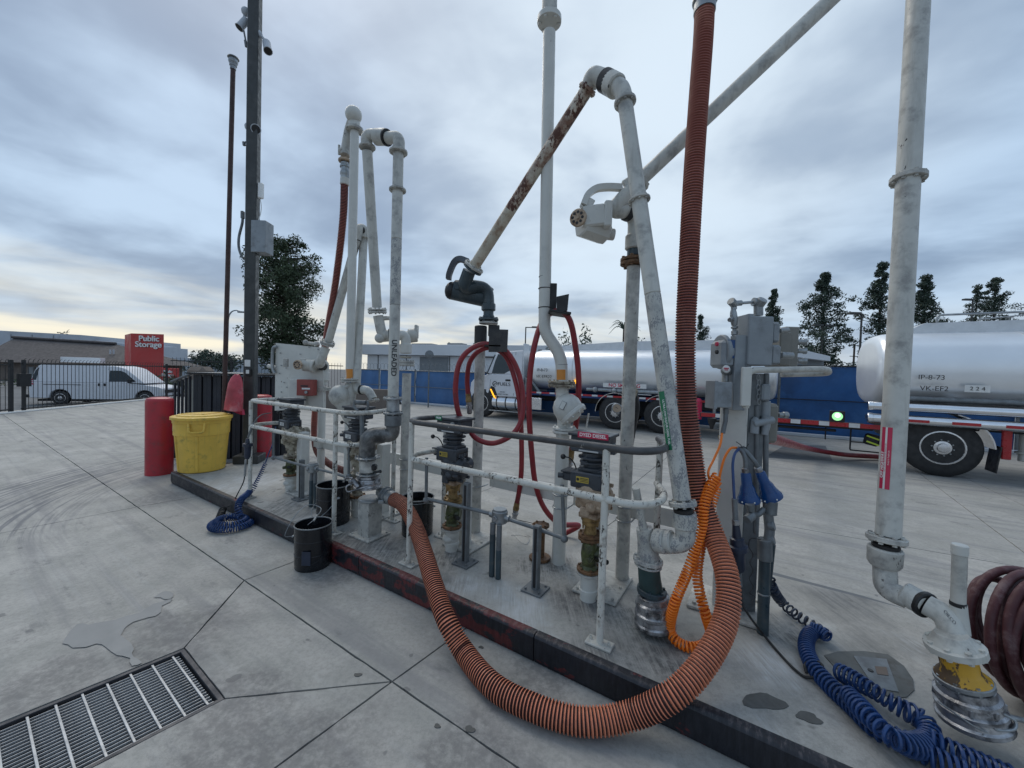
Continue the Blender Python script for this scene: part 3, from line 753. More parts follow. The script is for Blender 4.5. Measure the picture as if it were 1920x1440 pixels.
gc = Vector((-16.45, 18.3, 0)); gb = Vector((-15.2, 11.9, 0)); ga = Vector((-14.5, 8.6, 0))
gt = thing('sliding_gate', 'black steel picket sliding gate between the yard and the street', 'gate', gb)
picket_run(gt, gb, gc, 1.66, .145)
for q in (gb+Vector((0, .06, 0)), gc):
    mb = MB(); mb.box(q+Vector((0, 0, .82)), (.07, .07, 1.58)); mb.build('end_post', 'fenceblack', gt)
mb = MB(); mb.box(gb+Vector((.05, .03, .98)), (.10, .30, .40)); mb.build('lock_box', 'fenceblack', gt)
mb = MB(); dd = (gc-gb).normalized(); mb.box((gb+gc)/2+Vector((.16, 0, .025)), ((gc-gb).length+4, .06, .04), Matrix((dd, Vector((-dd.y, dd.x, 0)), ZZ)).transposed(), .004)
tag(mb.build('gate_track', 'letter', None, gb), 'pale steel ground track of the sliding gate', 'gate track')
gt2 = thing('picket_fence', 'black steel picket fence left of the sliding gate at the frame edge', 'fence', ga)
picket_run(gt2, ga, gb-Vector((0, .25, 0)), 1.62, .145)
mb = MB(); mb.box(gb-Vector((0, .25, -.80)), (.08, .08, 1.6)); mb.build('end_post', 'fenceblack', gt2)
gt3 = thing('picket_fence', 'black steel picket fence running behind the slatted enclosure to the blue fence', 'fence', gc)
picket_run(gt3, gc+Vector((.1, .1, 0)), Vector((-9.5, 21.6, 0)), 1.95, .15, topz=1.78)
for k in (.33, .66):
    mb = MB(); q = gc.lerp(Vector((-9.5, 21.6, 0)), k); mb.box(q+Vector((0, 0, 1)), (.08, .08, 2)); mb.build('fence_post', 'fenceblack', gt3)

# ------------------------------------------------------------------ buildings beyond the street
def bbox_building(root, x0, x1, y0, y1, z0, z1, m_, name='wall'):
    mb = MB(); mb.box(((x0+x1)/2, (y0+y1)/2, (z0+z1)/2), (x1-x0, y1-y0, z1-z0), None, .02); return mb.build(name, m_, root)
def Pz(px, py, Yd): return p(px, py, Yd)
# big pale grey shed behind the shingle roofed building
t = thing('storage_shed', 'long pale grey flat roofed building behind the shingle roof', 'building', (-70, 58, -.6))
a = p(-330, 602, 60); b = p(152, 628, 60); c = p(236, 645, 66)
mb = MB(); mb.prism([(a.x, 60, -.6), (b.x, 60, -.6), (b.x, 60, b.z), (a.x, 60, a.z)], (0, 1, 0), 18); mb.build('wall', 'walllight', t)
mb = MB(); mb.prism([(b.x+.05, 62, -.6), (p(182, 0, 62).x, 62, -.6), (p(182, 0, 62).x, 62, p(182, 639, 62).z), (b.x+.05, 62, p(152, 637, 62).z)], (0, 1, 0), 15); mb.build('side_wing', 'walllight', t)
mb = MB(); mb.prism([(p(182, 0, 64).x+.05, 64, -.6), (p(240, 0, 64).x, 64, -.6), (p(240, 0, 64).x, 64, p(238, 646, 64).z), (p(182, 0, 64).x+.05, 64, p(184, 642, 64).z)], (0, 1, 0), 12); mb.build('end_wing', 'walllight', t)
mb = MB(); mb.box(((a.x+b.x)/2, 59.9, b.z-.1), (b.x-a.x, .3, .35)); 
for xx in (20, 60, 100): 
    q = p(xx, 640, 59.95); mb = MB(); mb.box((q.x, 59.97, 2.5), (.08, .06, 6), None, .01); mb.build('wall_joint', 'wallgrey', t)
# hipped shingle roof office
t = thing('shingle_roof_office', 'low office with a broad brown shingle roof across the street', 'building', (-45, 40, -.6))
Yd = 40
tl, tr, br_, bl = p(27, 634, Yd+5), p(219, 646, Yd+5), p(240, 683, Yd), p(-60, 678, Yd)
mb = MB(); vs = [bl, br_, tr, tl, p(-70, 668, Yd+5)]
mb.add([bl, br_, tr, tl, bl+Vector((0, 9, 0)), br_+Vector((.6, 9, 0))], [(0, 1, 2, 3), (1, 5, 2), (0, 3, 4), (3, 2, 5, 4), (0, 4, 5, 1)], 0, False); mb.build('roof', 'roofbrown', t)
mb = MB(); mb.cyl(tl+Vector((-.1, -.1, .1)), tr+Vector((0, -.1, .1)), .16, 8); mb.build('ridge', 'roofbrown', t)
zb = br_.z
bbox_building(t, bl.x+1, br_.x-1.2, Yd+.8, Yd+8, -.62, zb-.02, 'brickdark')
a, b = p(115, 669, Yd-.4), p(190, 681, Yd-.4)
mb = MB(); mb.box(((a.x+b.x)/2, Yd-.25, (a.z+b.z)/2), (b.x-a.x, .5, a.z-b.z), None, .02); mb.build('fascia_panel', 'wallwhite', t)
for x0, x1 in ((50, 62), (75, 118), (130, 190)):
    a, b = p(x0, 688, Yd+.6), p(x1, 712, Yd+.6); mb = MB(); mb.box(((a.x+b.x)/2, Yd+.74, (a.z+b.z)/2), (b.x-a.x, .1, a.z-b.z)); mb.build('window', 'wallgrey', t)
a, b = p(88, 684, Yd-2), p(236, 714, Yd-2); mb = MB(); mb.box(((a.x+b.x)/2, Yd-1, (a.z+b.z)/2), (b.x-a.x, 1.2, a.z-b.z), None, .02); mb.build('front_wall', 'wallwhite', t)
for xx in (207, 213):
    q = p(xx, 664, Yd+2.2); mb = MB(); mb.cyl(q, q+Vector((0, 0, .5)), .08, 6); mb.build('roof_vent', 'walllight', t)
# red sign tower
t = thing('sign_tower', 'tall red sign tower with white raised lettering', 'sign', p(271, 700, 38))
x0, x1 = p(248, 0, 38).x, p(311, 0, 38).x; zt = p(280, 626, 38).z; xl = p(235, 0, 42).x
mb = MB(); mb.prism([(x0, 38, -.6), (x1, 38, -.6), (p(311, 0, 40.5).x-.15, 40.5, -.6), (p(236, 0, 40.5).x, 40.5, -.6)], ZZ, zt+.6); mb.build('tower', 'signred', t)
text('lettering', 'Public', .76, Vector((p(283, 0, 37.95).x, 37.93, p(283, 635.5, 38).z)), (1, 0, 0), (0, 0, 1), 'letter', t, .04, bold=.010, xs=1.12)
text('lettering', 'Storage', .76, Vector((p(282, 0, 37.95).x, 37.93, p(282, 646.5, 38).z)), (1, 0, 0), (0, 0, 1), 'letter', t, .04, bold=.010, xs=1.12)
t = thing('low_sign', 'small red roadside sign right of the red tower', 'sign', p(320, 710, 30))
a, b = p(306, 690, 30), p(332, 708, 30); mb = MB(); mb.box(((a.x+b.x)/2, 30, (a.z+b.z)/2), (b.x-a.x, .4, a.z-b.z), None, .02); mb.build('panel', 'signred', t)
mb = MB(); mb.box(((a.x+b.x)/2, 30, (b.z-.62)/2), (b.x-a.x-.2, .3, b.z+.6), None, .01); mb.build('plinth', 'brickdark', t)
text('lettering', 'Public', .30, ((a.x+b.x)/2, 29.78, a.z*.62+b.z*.38), (1, 0, 0), (0, 0, 1), 'letter', t, .01, bold=.008)
text('lettering', 'Storage', .30, ((a.x+b.x)/2, 29.78, a.z*.25+b.z*.75), (1, 0, 0), (0, 0, 1), 'letter', t, .01, bold=.008)
# distant low warehouses between sign and tree
t = thing('far_warehouse', 'low pale warehouse right of the red sign tower', 'building', (-55, 62, -.6))
a, b = p(312, 670, 66), p(430, 715, 66); bbox_building(t, a.x, b.x, 66, 78, -.62, a.z, 'walllight')
t = thing('far_warehouse', 'low pale warehouse seen between the steel poles and the tree', 'building', (-45, 70, -.6))
a, b = p(455, 667, 72), p(520, 700, 72); bbox_building(t, a.x, b.x, 72, 84, -.62, a.z, 'walllight'); a, b = p(400, 674, 71), p(470, 700, 71); bbox_building(t, a.x, b.x, 71, 71.9, -.62, a.z, 'wallwhite', 'annex')
# white warehouse behind the blue fence
def warehouse():
    P0 = Vector((-13.6, 36, -.6)); d0 = Vector((.955, -.30, 0)).normalized(); n0 = Vector((-d0.y, d0.x, 0)); rot = Matrix((d0, n0, ZZ)).transposed()
    t = thing('white_warehouse', 'long white warehouse with grey panels behind the blue fence', 'building', P0)
    L = 21; zt = 4.0
    def bx(s0, s1, z0, z1, dep, off_, m_, nm):
        mb = MB(); mb.box(P0+d0*(s0+s1)/2+n0*(off_+dep/2)+Vector((0, 0, (z0+z1)/2+.6)), (s1-s0, dep, z1-z0), rot, .02); return mb.build(nm, m_, t)
    bx(0, L, -.6, 3.0, 12, 0, 'wallwhite', 'wall'); bx(-.4, L+.2, 3.02, 3.95, 12.5, -.5, 'wallwhite', 'parapet')
    s0 = 1.0
    for k, (a, b) in enumerate(((1.2, 1.25), (4.2, 4.25), (8.5, 8.55), (14.2, 14.25))): bx(a, b, -.5, 2.98, .06, -.07, 'fenceblack', 'pilaster')
    for a, b in ((5.6, 8.4), (13.8, 15.8), (17.6, 20.5)): bx(a, b, -.5, 2.9, .06, -.066, 'wallgrey', 'shutter')
    for a, b, h in ((3.4, 5.6, .3), (7.2, 8.7, .35), (9.8, 10.6, .35), (16.6, 17.4, .3)): bx(a, b, 3.96, 3.96+h, 1.2, 2, 'wallgrey', 'roof_unit')
    c = P0+d0*18.3-n0*.52+Vector((0, 0, 4.0)); text('lettering', 'Tetra Diagnostics', .50, c, d0, (0, 0, 1), 'ink', t, .01, bold=.01)
    return t
warehouse()
t = thing('grey_canopy', 'sloping white canopy end seen over the blue fence beside the conifers', 'building', (12, 22, 0))
a, b, c, d_ = p(1490, 652, 22), p(1557, 668, 22), p(1557, 677, 22), p(1490, 669, 22)
mb = MB(); mb.prism([a, b, c, d_], (0, 1, 0), 3); mb.build('fascia', 'wallwhite', t)
a, b = p(1500, 671, 22.3), p(1550, 690, 22.3); bbox_building(t, a.x, b.x, 22.5, 24.5, -.6, a.z, 'wallgrey')

# ------------------------------------------------------------------ lamps and poles far off
def lamp_post(px, base_y, top_y, Yd, arm, label, cat='street lamp', r=.09):
    b = p(px, top_y, Yd); q = Vector((b.x, Yd, -.6)); t = thing('street_lamp', label, cat, q)
    mb = MB(); mb.tube([q, Vector((b.x, Yd, b.z))], [r, r*.7], 8); mb.build('pole', 'bronze', t)
    mb = MB()
    for s in arm:
        e = Vector((b.x+s, Yd, b.z)); mb.cyl(Vector((b.x, Yd, b.z-.05)), e+Vector((0, 0, -.02)), r*.6, 6)
    mb.build('arm', 'bronze', t)
    for s in arm:
        mb = MB(); mb.box((b.x+s, Yd, b.z), (.9, .35, .16)); mb.build('lamp_head', 'bronze', t)
lamp_post(986, 690, 613, 42, [1.1], 'slim street lamp standing behind the white truck cab')
lamp_post(1616, 690, 588, 30, [-.6], 'tall street lamp between the conifers on the right')
lamp_post(1543, 690, 610, 34, [-.4, .4], 'thin pole standing in front of the big conifer', 'pole', .05)
lamp_post(1824, 690, 562, 40, [-.5], 'lamp post in front of the far right conifer')
q = p(1600, 690, 60); t = thing('utility_pole', 'distant utility pole with a crossarm left of the tall lamp', 'utility pole', (q.x, 60, -.6))
mb = MB(); mb.cyl((q.x, 60, -.6), (q.x, 60, p(1600, 645, 60).z), .13, 8); mb.build('pole', 'barkm', t)
mb = MB(); mb.box((q.x, 60, p(1600, 648, 60).z), (1.6, .1, .1)); mb.build('crossarm', 'barkm', t)
mb = MB(); mb.box((q.x, 60, p(1600, 668, 60).z), (1.3, .1, .1)); mb.build('crossarm', 'barkm', t)

# ------------------------------------------------------------------ trees
def leaf_cloud(mb, centers, nper, size, rng, flat=.6):
    vs = []; fs = []; o = 0
    for (c, rx, rz_) in centers:
        n = int(nper*max(.25, (rx*rx*rz_)))+8
        P_ = rng.normal(size=(n, 3)); P_ /= np.linalg.norm(P_, axis=1)[:, None]+1e-9; P_ *= (rng.random(n)**.45)[:, None]
        P_ *= np.array([rx, rx, rz_])
        for q in P_:
            a = Vector(rng.normal(size=3)).normalized(); b = a.orthogonal().normalized(); s = size*rng.uniform(.5, 1.2)
            b = Matrix.Rotation(rng.uniform(0, 6.28), 3, a) @ b; e = a.cross(b)
            x = Vector(c)+Vector(q); vs += [x-b*s, x-e*s*flat*.6, x+b*s, x+e*s*flat*.6]; fs.append((o, o+1, o+2, o+3)); o += 4
    mb.add(vs, fs, 0, False)
def tree(name, label, q, h, prof, nclump, cr, seed, leaf, size, nper, trunk_r=.2, trunk_h=.15, group=None, lean=0, gaps=.0):
    """prof(t) -> crown radius at height fraction t"""
    rng = np.random.default_rng(seed); q = Vector(q); t = thing(name, label, 'tree', q, group)
    top = q+Vector((lean, 0, h*.93)); mid = q+Vector((lean*.3, 0, h*.5))
    pts = spline([q, mid, top], 6); n = len(pts); mb = MB(); mb.tube(pts, [trunk_r*(1-.85*i/(n-1)) for i in range(n)], 8); mb.build('trunk', 'barkm', t)
    cs = []; lb = MB(); core = MB()
    for i in range(nclump):
        f = trunk_h+(1-trunk_h)*(i+rng.random())/nclump; f = min(f, .985); R0 = prof(f)
        a = rng.uniform(0, 6.28); rr = R0*(.80+.32*math.sin(a*2+f*9+seed))*(rng.random()**.45)
        rr = max(0, rr-cr*.3); ax = q+Vector((lean*f, 0, h*f)); c = ax+Vector((math.cos(a)*rr, math.sin(a)*rr, 0))
        if rng.random() < gaps: continue
        s = cr*rng.uniform(.55, 1.1)*(1 if f < .85 else .6); cs.append((c, s*1.15, s*.75))
        if i % 3 == 0 and rr > .3: lb = MB(); lb.tube([ax-Vector((0, 0, rr*.35)), c], [trunk_r*.28, trunk_r*.07], 5); lb.build('limb', 'barkm', t)
    mb = MB(); leaf_cloud(mb, cs, nper, size, rng); mb.build('crown', leaf, t); return t
def prof_big(f):    # broad dense crown, wider at two thirds, lumpy top
    return 3.7*max(.0, math.sin(math.pi*min(1, (f-.12)/.95)))**.55*(1+.12*math.sin(f*17)) if f > .12 else .3
q = p(532, 700, 33); 
tree('big_tree', 'large dark round crowned tree behind the white control board', (q.x, 33, -.6), 13.2, prof_big, 300, .90, 11, 'leafdark', .15, 230, .32, .14, gaps=.08)
con = lambda R, k=1.0: (lambda f: max(.15, R*(1-f)**.62*(1+.30*math.sin(f*24+k))) if f > .16 else R*.5)
def conifer(px, top_y, Yd, R, label, seed, n=95, cr=.75, lean=0, k=1.0):
    b = p(px, top_y, Yd); tree('conifer', label, (b.x, Yd, -.6), b.z+.6, con(R*1.45, seed*1.3), int(n*1.3), cr*.85, seed, 'leafpine', .14, 330, .22, .12, 'conifers beyond the blue fence', lean, .08)
conifer(1548, 512, 36, 2.9, 'broad conifer with wide side branches beside the tall street lamp', 21, 140, .75)
conifer(1655, 492, 36, 2.0, 'tall narrow conifer just left of the right hand loading arm', 22, 110, .7)
conifer(1737, 516, 36, 2.3, 'conifer just right of the right hand loading arm', 23, 110, .75)
conifer(1452, 542, 40, 1.7, 'conifer rising behind the grey electrical boxes', 24, 80, .62)
conifer(1314, 590, 50, 1.9, 'small far conifer between the brown hose and the electrical post', 25, 60, .6)
conifer(1833, 532, 44, 1.8, 'thin left one of the two joined conifers at the far right', 26, 50, .7)
conifer(1868, 521, 44, 3.0, 'bushy right one of the two joined conifers at the far right', 27, 100, .85)
for i, (px, ty) in enumerate(((836, 648), (842, 642), (849, 646), (779, 650), (785, 648))):
    b = p(px, ty, 75)
    tree('cypress', ['left cypress of the clump of three on the skyline', 'middle and tallest cypress of the clump of three on the skyline', 'right cypress of the clump of three on the skyline', 'left cypress of the far pair beside the UNLEADED pipe', 'right cypress of the far pair beside the UNLEADED pipe'][i], (b.x, 75, -.6), b.z+.6, lambda f: .42*(1-f)**.4+.05, 16, .34, 40+i, 'leafpine', .2, 300, .12, .3, 'cypresses behind the warehouse')
def bush(px, py, Yd, R, Hh, label, seed, leaf='bushm', zb=-.6, size=.12):
    rng = np.random.default_rng(seed); b = p(px, py, Yd); q = Vector((b.x, Yd, zb)); t = thing('shrub', label, 'shrub', q)
    cs = []
    for i in range(14):
        a = rng.uniform(0, 6.28); r = R*rng.random()**.5; cs.append((q+Vector((math.cos(a)*r, math.sin(a)*r*.5, (b.z-zb)*rng.uniform(.35, .9))), R*.38, (b.z-zb)*.28))
    mb = MB(); leaf_cloud(mb, cs, 60, size, rng); mb.build('foliage', leaf, t)
    mb = MB(); mb.cyl(q, q+Vector((0, 0, (b.z-zb)*.6)), .06, 6); mb.build('stem', 'barkm', t)
bush(385, 662, 60, 3.6, 1, 'dark tree tops on the skyline left of the thin brown pole', 1, 'leafpine', size=.3)
bush(432, 664, 58, 2.0, 1, 'dark tree tops between the thin pole and the square pole', 2, 'leafpine', size=.3)
bush(118, 622, 72, 1.4, 1, 'small tree top showing over the pale grey shed', 3, 'leafpine', size=.3)
bush(287, 702, 28, 1.7, 1, 'green shrub at the foot of the red sign tower', 4)
bush(262, 703, 27, 1.3, 1, 'green shrub just left of the red sign tower', 6)
bush(22, 712, 30, 1.8, 1, 'low green shrub at the left edge beyond the gate', 7)
bush(352, 716, 26, 1.6, 1, 'low green shrub right of the small red sign', 8)
bush(1028, 642, 30, .9, 1, 'leafy top showing behind the front of the tank', 9, 'leafpine', size=.16)
bush(1085, 622, 34, 1.7, 1, 'tree top rising over the tank beside the white riser', 10, 'leafpine', size=.2)
bush(1200, 634, 40, 1.6, 1, 'low tree top over the tank right of the dirty riser', 12, 'leafpine', size=.2)
b = p(1158, 606, 32); t = thing('palm_tree', 'small windblown palm top over the tank', 'tree', (b.x+.6, 32, -.6))
mb = MB(); mb.cyl((b.x+.6, 32, -.6), (b.x+.6, 32, b.z-.5), .14, 8); mb.build('trunk', 'barkm', t)
mb = MB(); rng = random.Random(5)
for k in range(14):
    a = k*.45; c0 = Vector((b.x+.6, 32, b.z-.5)); e = c0+Vector((math.cos(a)*1.3, math.sin(a)*1.3, rng.uniform(-.4, .5))); m_ = (c0+e)/2+Vector((0, 0, .45))
    pt = spline([c0, m_, e], 5); mb.tube(pt, [.06*(1-.9*i/(len(pt)-1))+.004 for i in range(len(pt))], 4)
mb.build('frond', 'leafpine', t)
# ------------------------------------------------------------------ equipment on the island
RMT = RM.transposed()
def proj_y(q): c = RMT @ (Vector(q)-Vector((0, 0, CAMH))); return 720-F*c.y/-c.z
def zat(x, y, py):
    lo, hi = -1.0, 12.0
    for _ in range(40):
        m_ = (lo+hi)/2
        if proj_y((x, y, m_)) > py: lo = m_
        else: hi = m_
    return lo
def mk(name, mats, parent, fn, sharp=35):
    mb = MB(); fn(mb); return mb.build(name, mats, parent, None, sharp)
PR = .046        # radius of the loading pipes (3 inch line)

# -- railings: two lengths, each a U on plan
def railing(u0, u1, label, lastback=True, m_top='rail', m_low='rail', posts=()):
    q0 = uv(u0, .14); t = thing('safety_railing', label, 'railing', q0)
    r = .021; vb = .64; H1, H2 = 1.08, .80
    for z_, nm in ((H1, 'top_rail'), (H2, 'middle_rail')):
        pts = [uv(u0+.03, vb, K+z_), uv(u0-.06, vb-.22, K+z_), uv(u0-.07, .26, K+z_), uv(u0+.02, .13, K+z_), uv(u1-.02, .13, K+z_), uv(u1+.07, .26, K+z_), uv(u1+.06, vb-.22, K+z_), uv(u1-.03, vb, K+z_)]
        mk(nm, m_top if nm == 'top_rail' else m_low, t, lambda mb: mb.tube(bend(pts, .12, 6), r, 12))
    for (u, v) in posts:
        mk('post', 'rail' if v < .3 else 'rail', t, lambda mb: mb.cyl(uv(u, v, K+.01), uv(u, v, K+H1-.005), .020, 12))
        def pl(mb):
            mb.box(uv(u, v, K+.008), (.145, .08, .014), ROTU, .004)
            for s in (-.05, .05): mb.cyl(uv(u+s, v, K+.014), uv(u+s, v, K+.028), .009, 6); mb.cyl(uv(u+s, v, K+.026), uv(u+s, v, K+.036), .005, 6)
        mk('foot_plate', 'white_worn', t, pl)
    return t
railing(1.90, 3.66, 'chipped white two-rail railing in front of the left two meters', posts=((1.90, .14), (3.50, .13), (1.94, .64), (3.69, .62)), m_top='rail')
railing(4.42, 6.14, 'railing with dark worn top rail in front of the two nearer meters', posts=((4.455, .13), (5.95, .13), (4.33, .64), (6.12, .64)), m_top='rail_dark')

# -- meter stations
def meter_station(u, v, label, style, dens=1):
    org = uv(u, v); t = thing('meter_station', label, 'flow meter', (0, 0, 0), 'fuel flow meters standing along the island')
    A = lambda nm, m_, fn, par=None: mk(nm, m_, par or t, fn)
    v_, f1, f2, bd = style['valve'], style['f1'], style['f2'], style['body']
    A('base_pipe', style.get('base', 'white_clean'), lambda mb: mb.lathe((0, 0, 0), ZZ, [(0, .054), (.04, .054), (.045, .062), (.07, .062), (.075, .056), (.155, .056), (.16, .05)], 20))
    if style.get('wrap'): A('tape_wrap', 'white_clean', lambda mb: (mb.sphere((.005, 0, .14), .062, 12, sz=1.2), mb.sphere((-.01, -.02, .10), .058, 12, sz=.7)))
    A('lower_flange', [f1, 'white_worn'], lambda mb: (mb.flange((0, 0, .200), ZZ, .080, .020, 6), mb.flange((0, 0, .176), ZZ, .080, .018, 0, mi=1)))
    def valve(mb):
        mb.lathe((0, 0, .21), ZZ, [(0, .06), (.02, .047), (.05, .052), (.09, .056), (.13, .052), (.165, .044), (.185, .06)], 18)
        mb.cyl((.03, -.02, .30), (.03, -.105, .30), .018, 10); mb.cyl((0, 0, .30), (.06, .03, .30), .05, 12)
    A('valve', v_, valve)
    A('valve_handle', 'black', lambda mb: (mb.cyl((.05, -.03, .30), (.13, -.09, .325), .008, 8), mb.cyl((.115, -.08, .32), (.155, -.11, .33), .015, 10)))
    A('upper_flange', f2, lambda mb: mb.flange((0, 0, .415), ZZ, .078, .019, 6, pair=True))
    def neck(mb):
        mb.lathe((0, 0, .43), ZZ, [(0, .045), (.03, .038), (.06, .038), (.065, .055), (.09, .055), (.095, .062), (.125, .062)], 16)
        for sx in (-1, 1):
            for sy in (-1, 1): mb.cyl((.036*sx, .036*sy, .47), (.036*sx, .036*sy, .565), .006, 6)
    A('neck', style.get('neck', f2), neck)
    A('neck_block', style.get('block', bd), lambda mb: mb.box((0, 0, .565), (.125, .125, .035), None, .006))
    def body(mb):
        mb.lathe((0, 0, .575), ZZ, [(0, .055), (.03, .070), (.07, .096), (.12, .108), (.18, .10), (.215, .075)], 20)
        mb.cyl((-.02, -.01, .685), (.115, -.01, .685), .098, 22, bev=.02)
        for k in range(7):
            a = 2*math.pi*k/7; mb.cyl((.075, -.01+.094*math.cos(a), .685+.094*math.sin(a)), (.125, -.01+.094*math.cos(a), .685+.094*math.sin(a)), .013, 7)
        mb.lathe((.115, -.01, .685), (1, 0, 0), [(0, .075), (.015, .06), (.02, .02)], 18)
        mb.cyl((0, 0, .68), (0, .20, .68), .058, 16); mb.sphere((-.065, -.03, .63), .034, 10); mb.sphere((.03, -.085, .64), .036, 10)
        mb.box((-.01, -.085, .60), (.06, .03, .06), None, .008)
    A('meter_body', bd, body)
    def gear(mb):
        mb.box((-.01, -.01, .795), (.21, .165, .105), None, .008); mb.box((.0, .0, .855), (.15, .13, .018), None, .005)
        mb.box((-.155, .01, .790), (.085, .10, .055), None, .008); mb.box((-.155, .01, .822), (.10, .115, .012), None, .004)
        mb.cyl((-.19, -.03, .79), (-.225, -.045, .79), .018, 10)
        for dx in (-.095, .075): mb.cyl((dx, -.093, .755), (dx, -.099, .755), .006, 6); mb.cyl((dx, -.093, .835), (dx, -.099, .835), .006, 6)
    gb_ = A('gearbox', 'metergrey', gear); gb_['_org'] = (0, 0, 0)
    A('counter_window', 'blackgloss', lambda mb: mb.box((.0965, -.01, .795), (.005, .13, .055), None, .001), gb_)
    for i, dy in enumerate((-.05, -.03, -.01, .01, .03)):
        A('counter_wheel', 'darkbox', lambda mb: mb.box((.1005, dy, .795), (.004, .014, .026), None, .001), gb_)
    A('caution_label', style['lab'], lambda mb: mb.box((-.03, -.0938, .80), (.085, .0016, .038), None, .0004), gb_)
    if style['lab'] == 'labelwhite':
        text('label_print', '\u2190 CALIB', .017, (-.03, -.0951, .806), (1, 0, 0), (0, 0, 1), 'ink', gb_, .0002); text('label_print', 'FILTER', .014, (-.025, -.0951, .790), (1, 0, 0), (0, 0, 1), 'ink', gb_, .0002)
    else:
        A('label_print', 'ink', lambda mb: (mb.box((-.018, -.0951, .809), (.052, .0008, .004), None, .0001), mb.box((-.018, -.0951, .800), (.052, .0008, .003), None, .0001), mb.box((-.018, -.0951, .791), (.052, .0008, .003), None, .0001), mb.lathe((-.06, -.0947, .80), (0, -1, 0), [(0, .010), (.0008, .010)], 10)), gb_)
    def bel(mb):
        mb.lathe((0, 0, .862), ZZ, [(0, .085), (.012, .085), (.016, .058), (.036, .058), (.040, .084), (.048, .084), (.052, .062), (.066, .064), (.070, .094), (.080, .094), (.084, .07), (.105, .07)], 22)
        mb.box((-.03, -.065, .905), (.05, .03, .03), None, .005)
    A('adjuster_stack', 'metergrey', bel)
    def regi(mb):
        mb.box((0, 0, 1.025), (.25, .165, .105), None, .008); mb.box((.0, .0, 1.085), (.28, .19, .02), None, .004)
        mb.box((.14, -.02, .99), (.035, .05, .03), None, .005); mb.box((-.135, 0, 1.0), (.02, .10, .04), None, .004)
    rg_ = A('register', 'metergrey', regi); rg_['_org'] = (0, 0, 0)
    A('register_window', 'blackgloss', lambda mb: mb.box((0.0, -.0838, 1.028), (.17, .004, .048), None, .001), rg_)
    for i in range(5): A('number_wheel', 'darkbox', lambda mb: mb.box((-.062+i*.031, -.0865, 1.028), (.022, .004, .036), None, .001), rg_)
    text('number_print', style['num'], .030, (0, -.0893, 1.028), (1, 0, 0), (0, 0, 1), 'grime', rg_, .0002, xs=1.55)
    A('slot_bar', 'grime', lambda mb: mb.box((.0, -.0838, .985), (.13, .003, .010), None, .001), rg_)
    A('side_knob', 'galv', lambda mb: (mb.cyl((.07, -.0955, 1.045), (.07, -.118, 1.045), .014, 10), mb.lathe((.07, -.105, 1.045), (0, -1, 0), [(0, .024), (.008, .024)], 12)) if style.get('knob') else mb.cyl((.125, 0, 1.03), (.145, 0, 1.03), .014, 10), rg_)
    if style.get('title'):
        A('name_strip', style['tmat'], lambda mb: mb.box((style.get('tx', 0), -.0958, 1.088), (style['tw'], .0016, .038), None, .0004), rg_)
        text('name_print', style['title'], style.get('ts', .031), (style.get('tx', 0), -.0970, 1.088), (1, 0, 0), (0, 0, 1), 'letter', rg_, .0003, bold=.0006, xs=style.get('xs', 1.0))
    lv = A('lever', 'black', lambda mb: mb.tube(spline([(-.10, -.02, .835), (-.115, -.03, .88), (-.14, -.045, .915), (-.175, -.055, .922)], 5), .0045, 8)); lv['_org'] = (0, 0, 0)
    A('knob', 'black', lambda mb: mb.sphere((-.185, -.057, .922), .018, 12), lv)
    # support column and base plate behind the meter
    cx_, cy_ = style.get('col', (.0, .15))
    A('support_column', 'white_clean', lambda mb: mb.box((cx_, cy_, .36), (.10, .10, .70), None, .006))
    A('base_plate', 'white_worn', lambda mb: (mb.box((cx_+.03, cy_+.06, .011), (.30, .40, .018), None, .004), [mb.cyl((cx_+.03+a, cy_+.06+b, .018), (cx_+.03+a, cy_+.06+b, .034), .011, 6) for a in (-.12, .12) for b in (-.17, 0, .17)]))
    t.location = org; t.rotation_euler = (0, 0, ANG); t['_done'] = 1
    return t
meter_station(2.02, .52, 'farthest cream bodied fuel meter beside the white control board', dict(valve='olive', f1='rustiron', f2='cream', body='cream', neck='cream', lab='labelwhite', num='00280', col=(.15, .06), wrap=1))
meter_station(3.29, .51, 'fuel meter behind the elbow coupler, white arrow label on its gearbox', dict(valve='cream', f1='rustiron', f2='cream', body='cream', lab='labelwhite', num='03311', col=(.14, .20)))
meter_station(4.55, .505, 'fuel meter with brass lower flange and small green label on its register', dict(valve='olive', f1='rustiron', f2='brass', body='metergrey', neck='brass', block='tan', lab='labelyellow', num='00480', knob=1, title='PREM', tmat='labelgreen', tw=.07, tx=-.09, ts=.022, wrap=1))
meter_station(5.735, .505, 'nearest fuel meter with tan body and crimson strip on its register', dict(valve='olive', f1='rustiron', f2='rustiron', body='tan', neck='brass', block='tan', lab='labelyellow', num='00080', title='DYED DIESEL', tmat='labelred', tw=.20, tx=.03, base='white_clean', xs=.98))

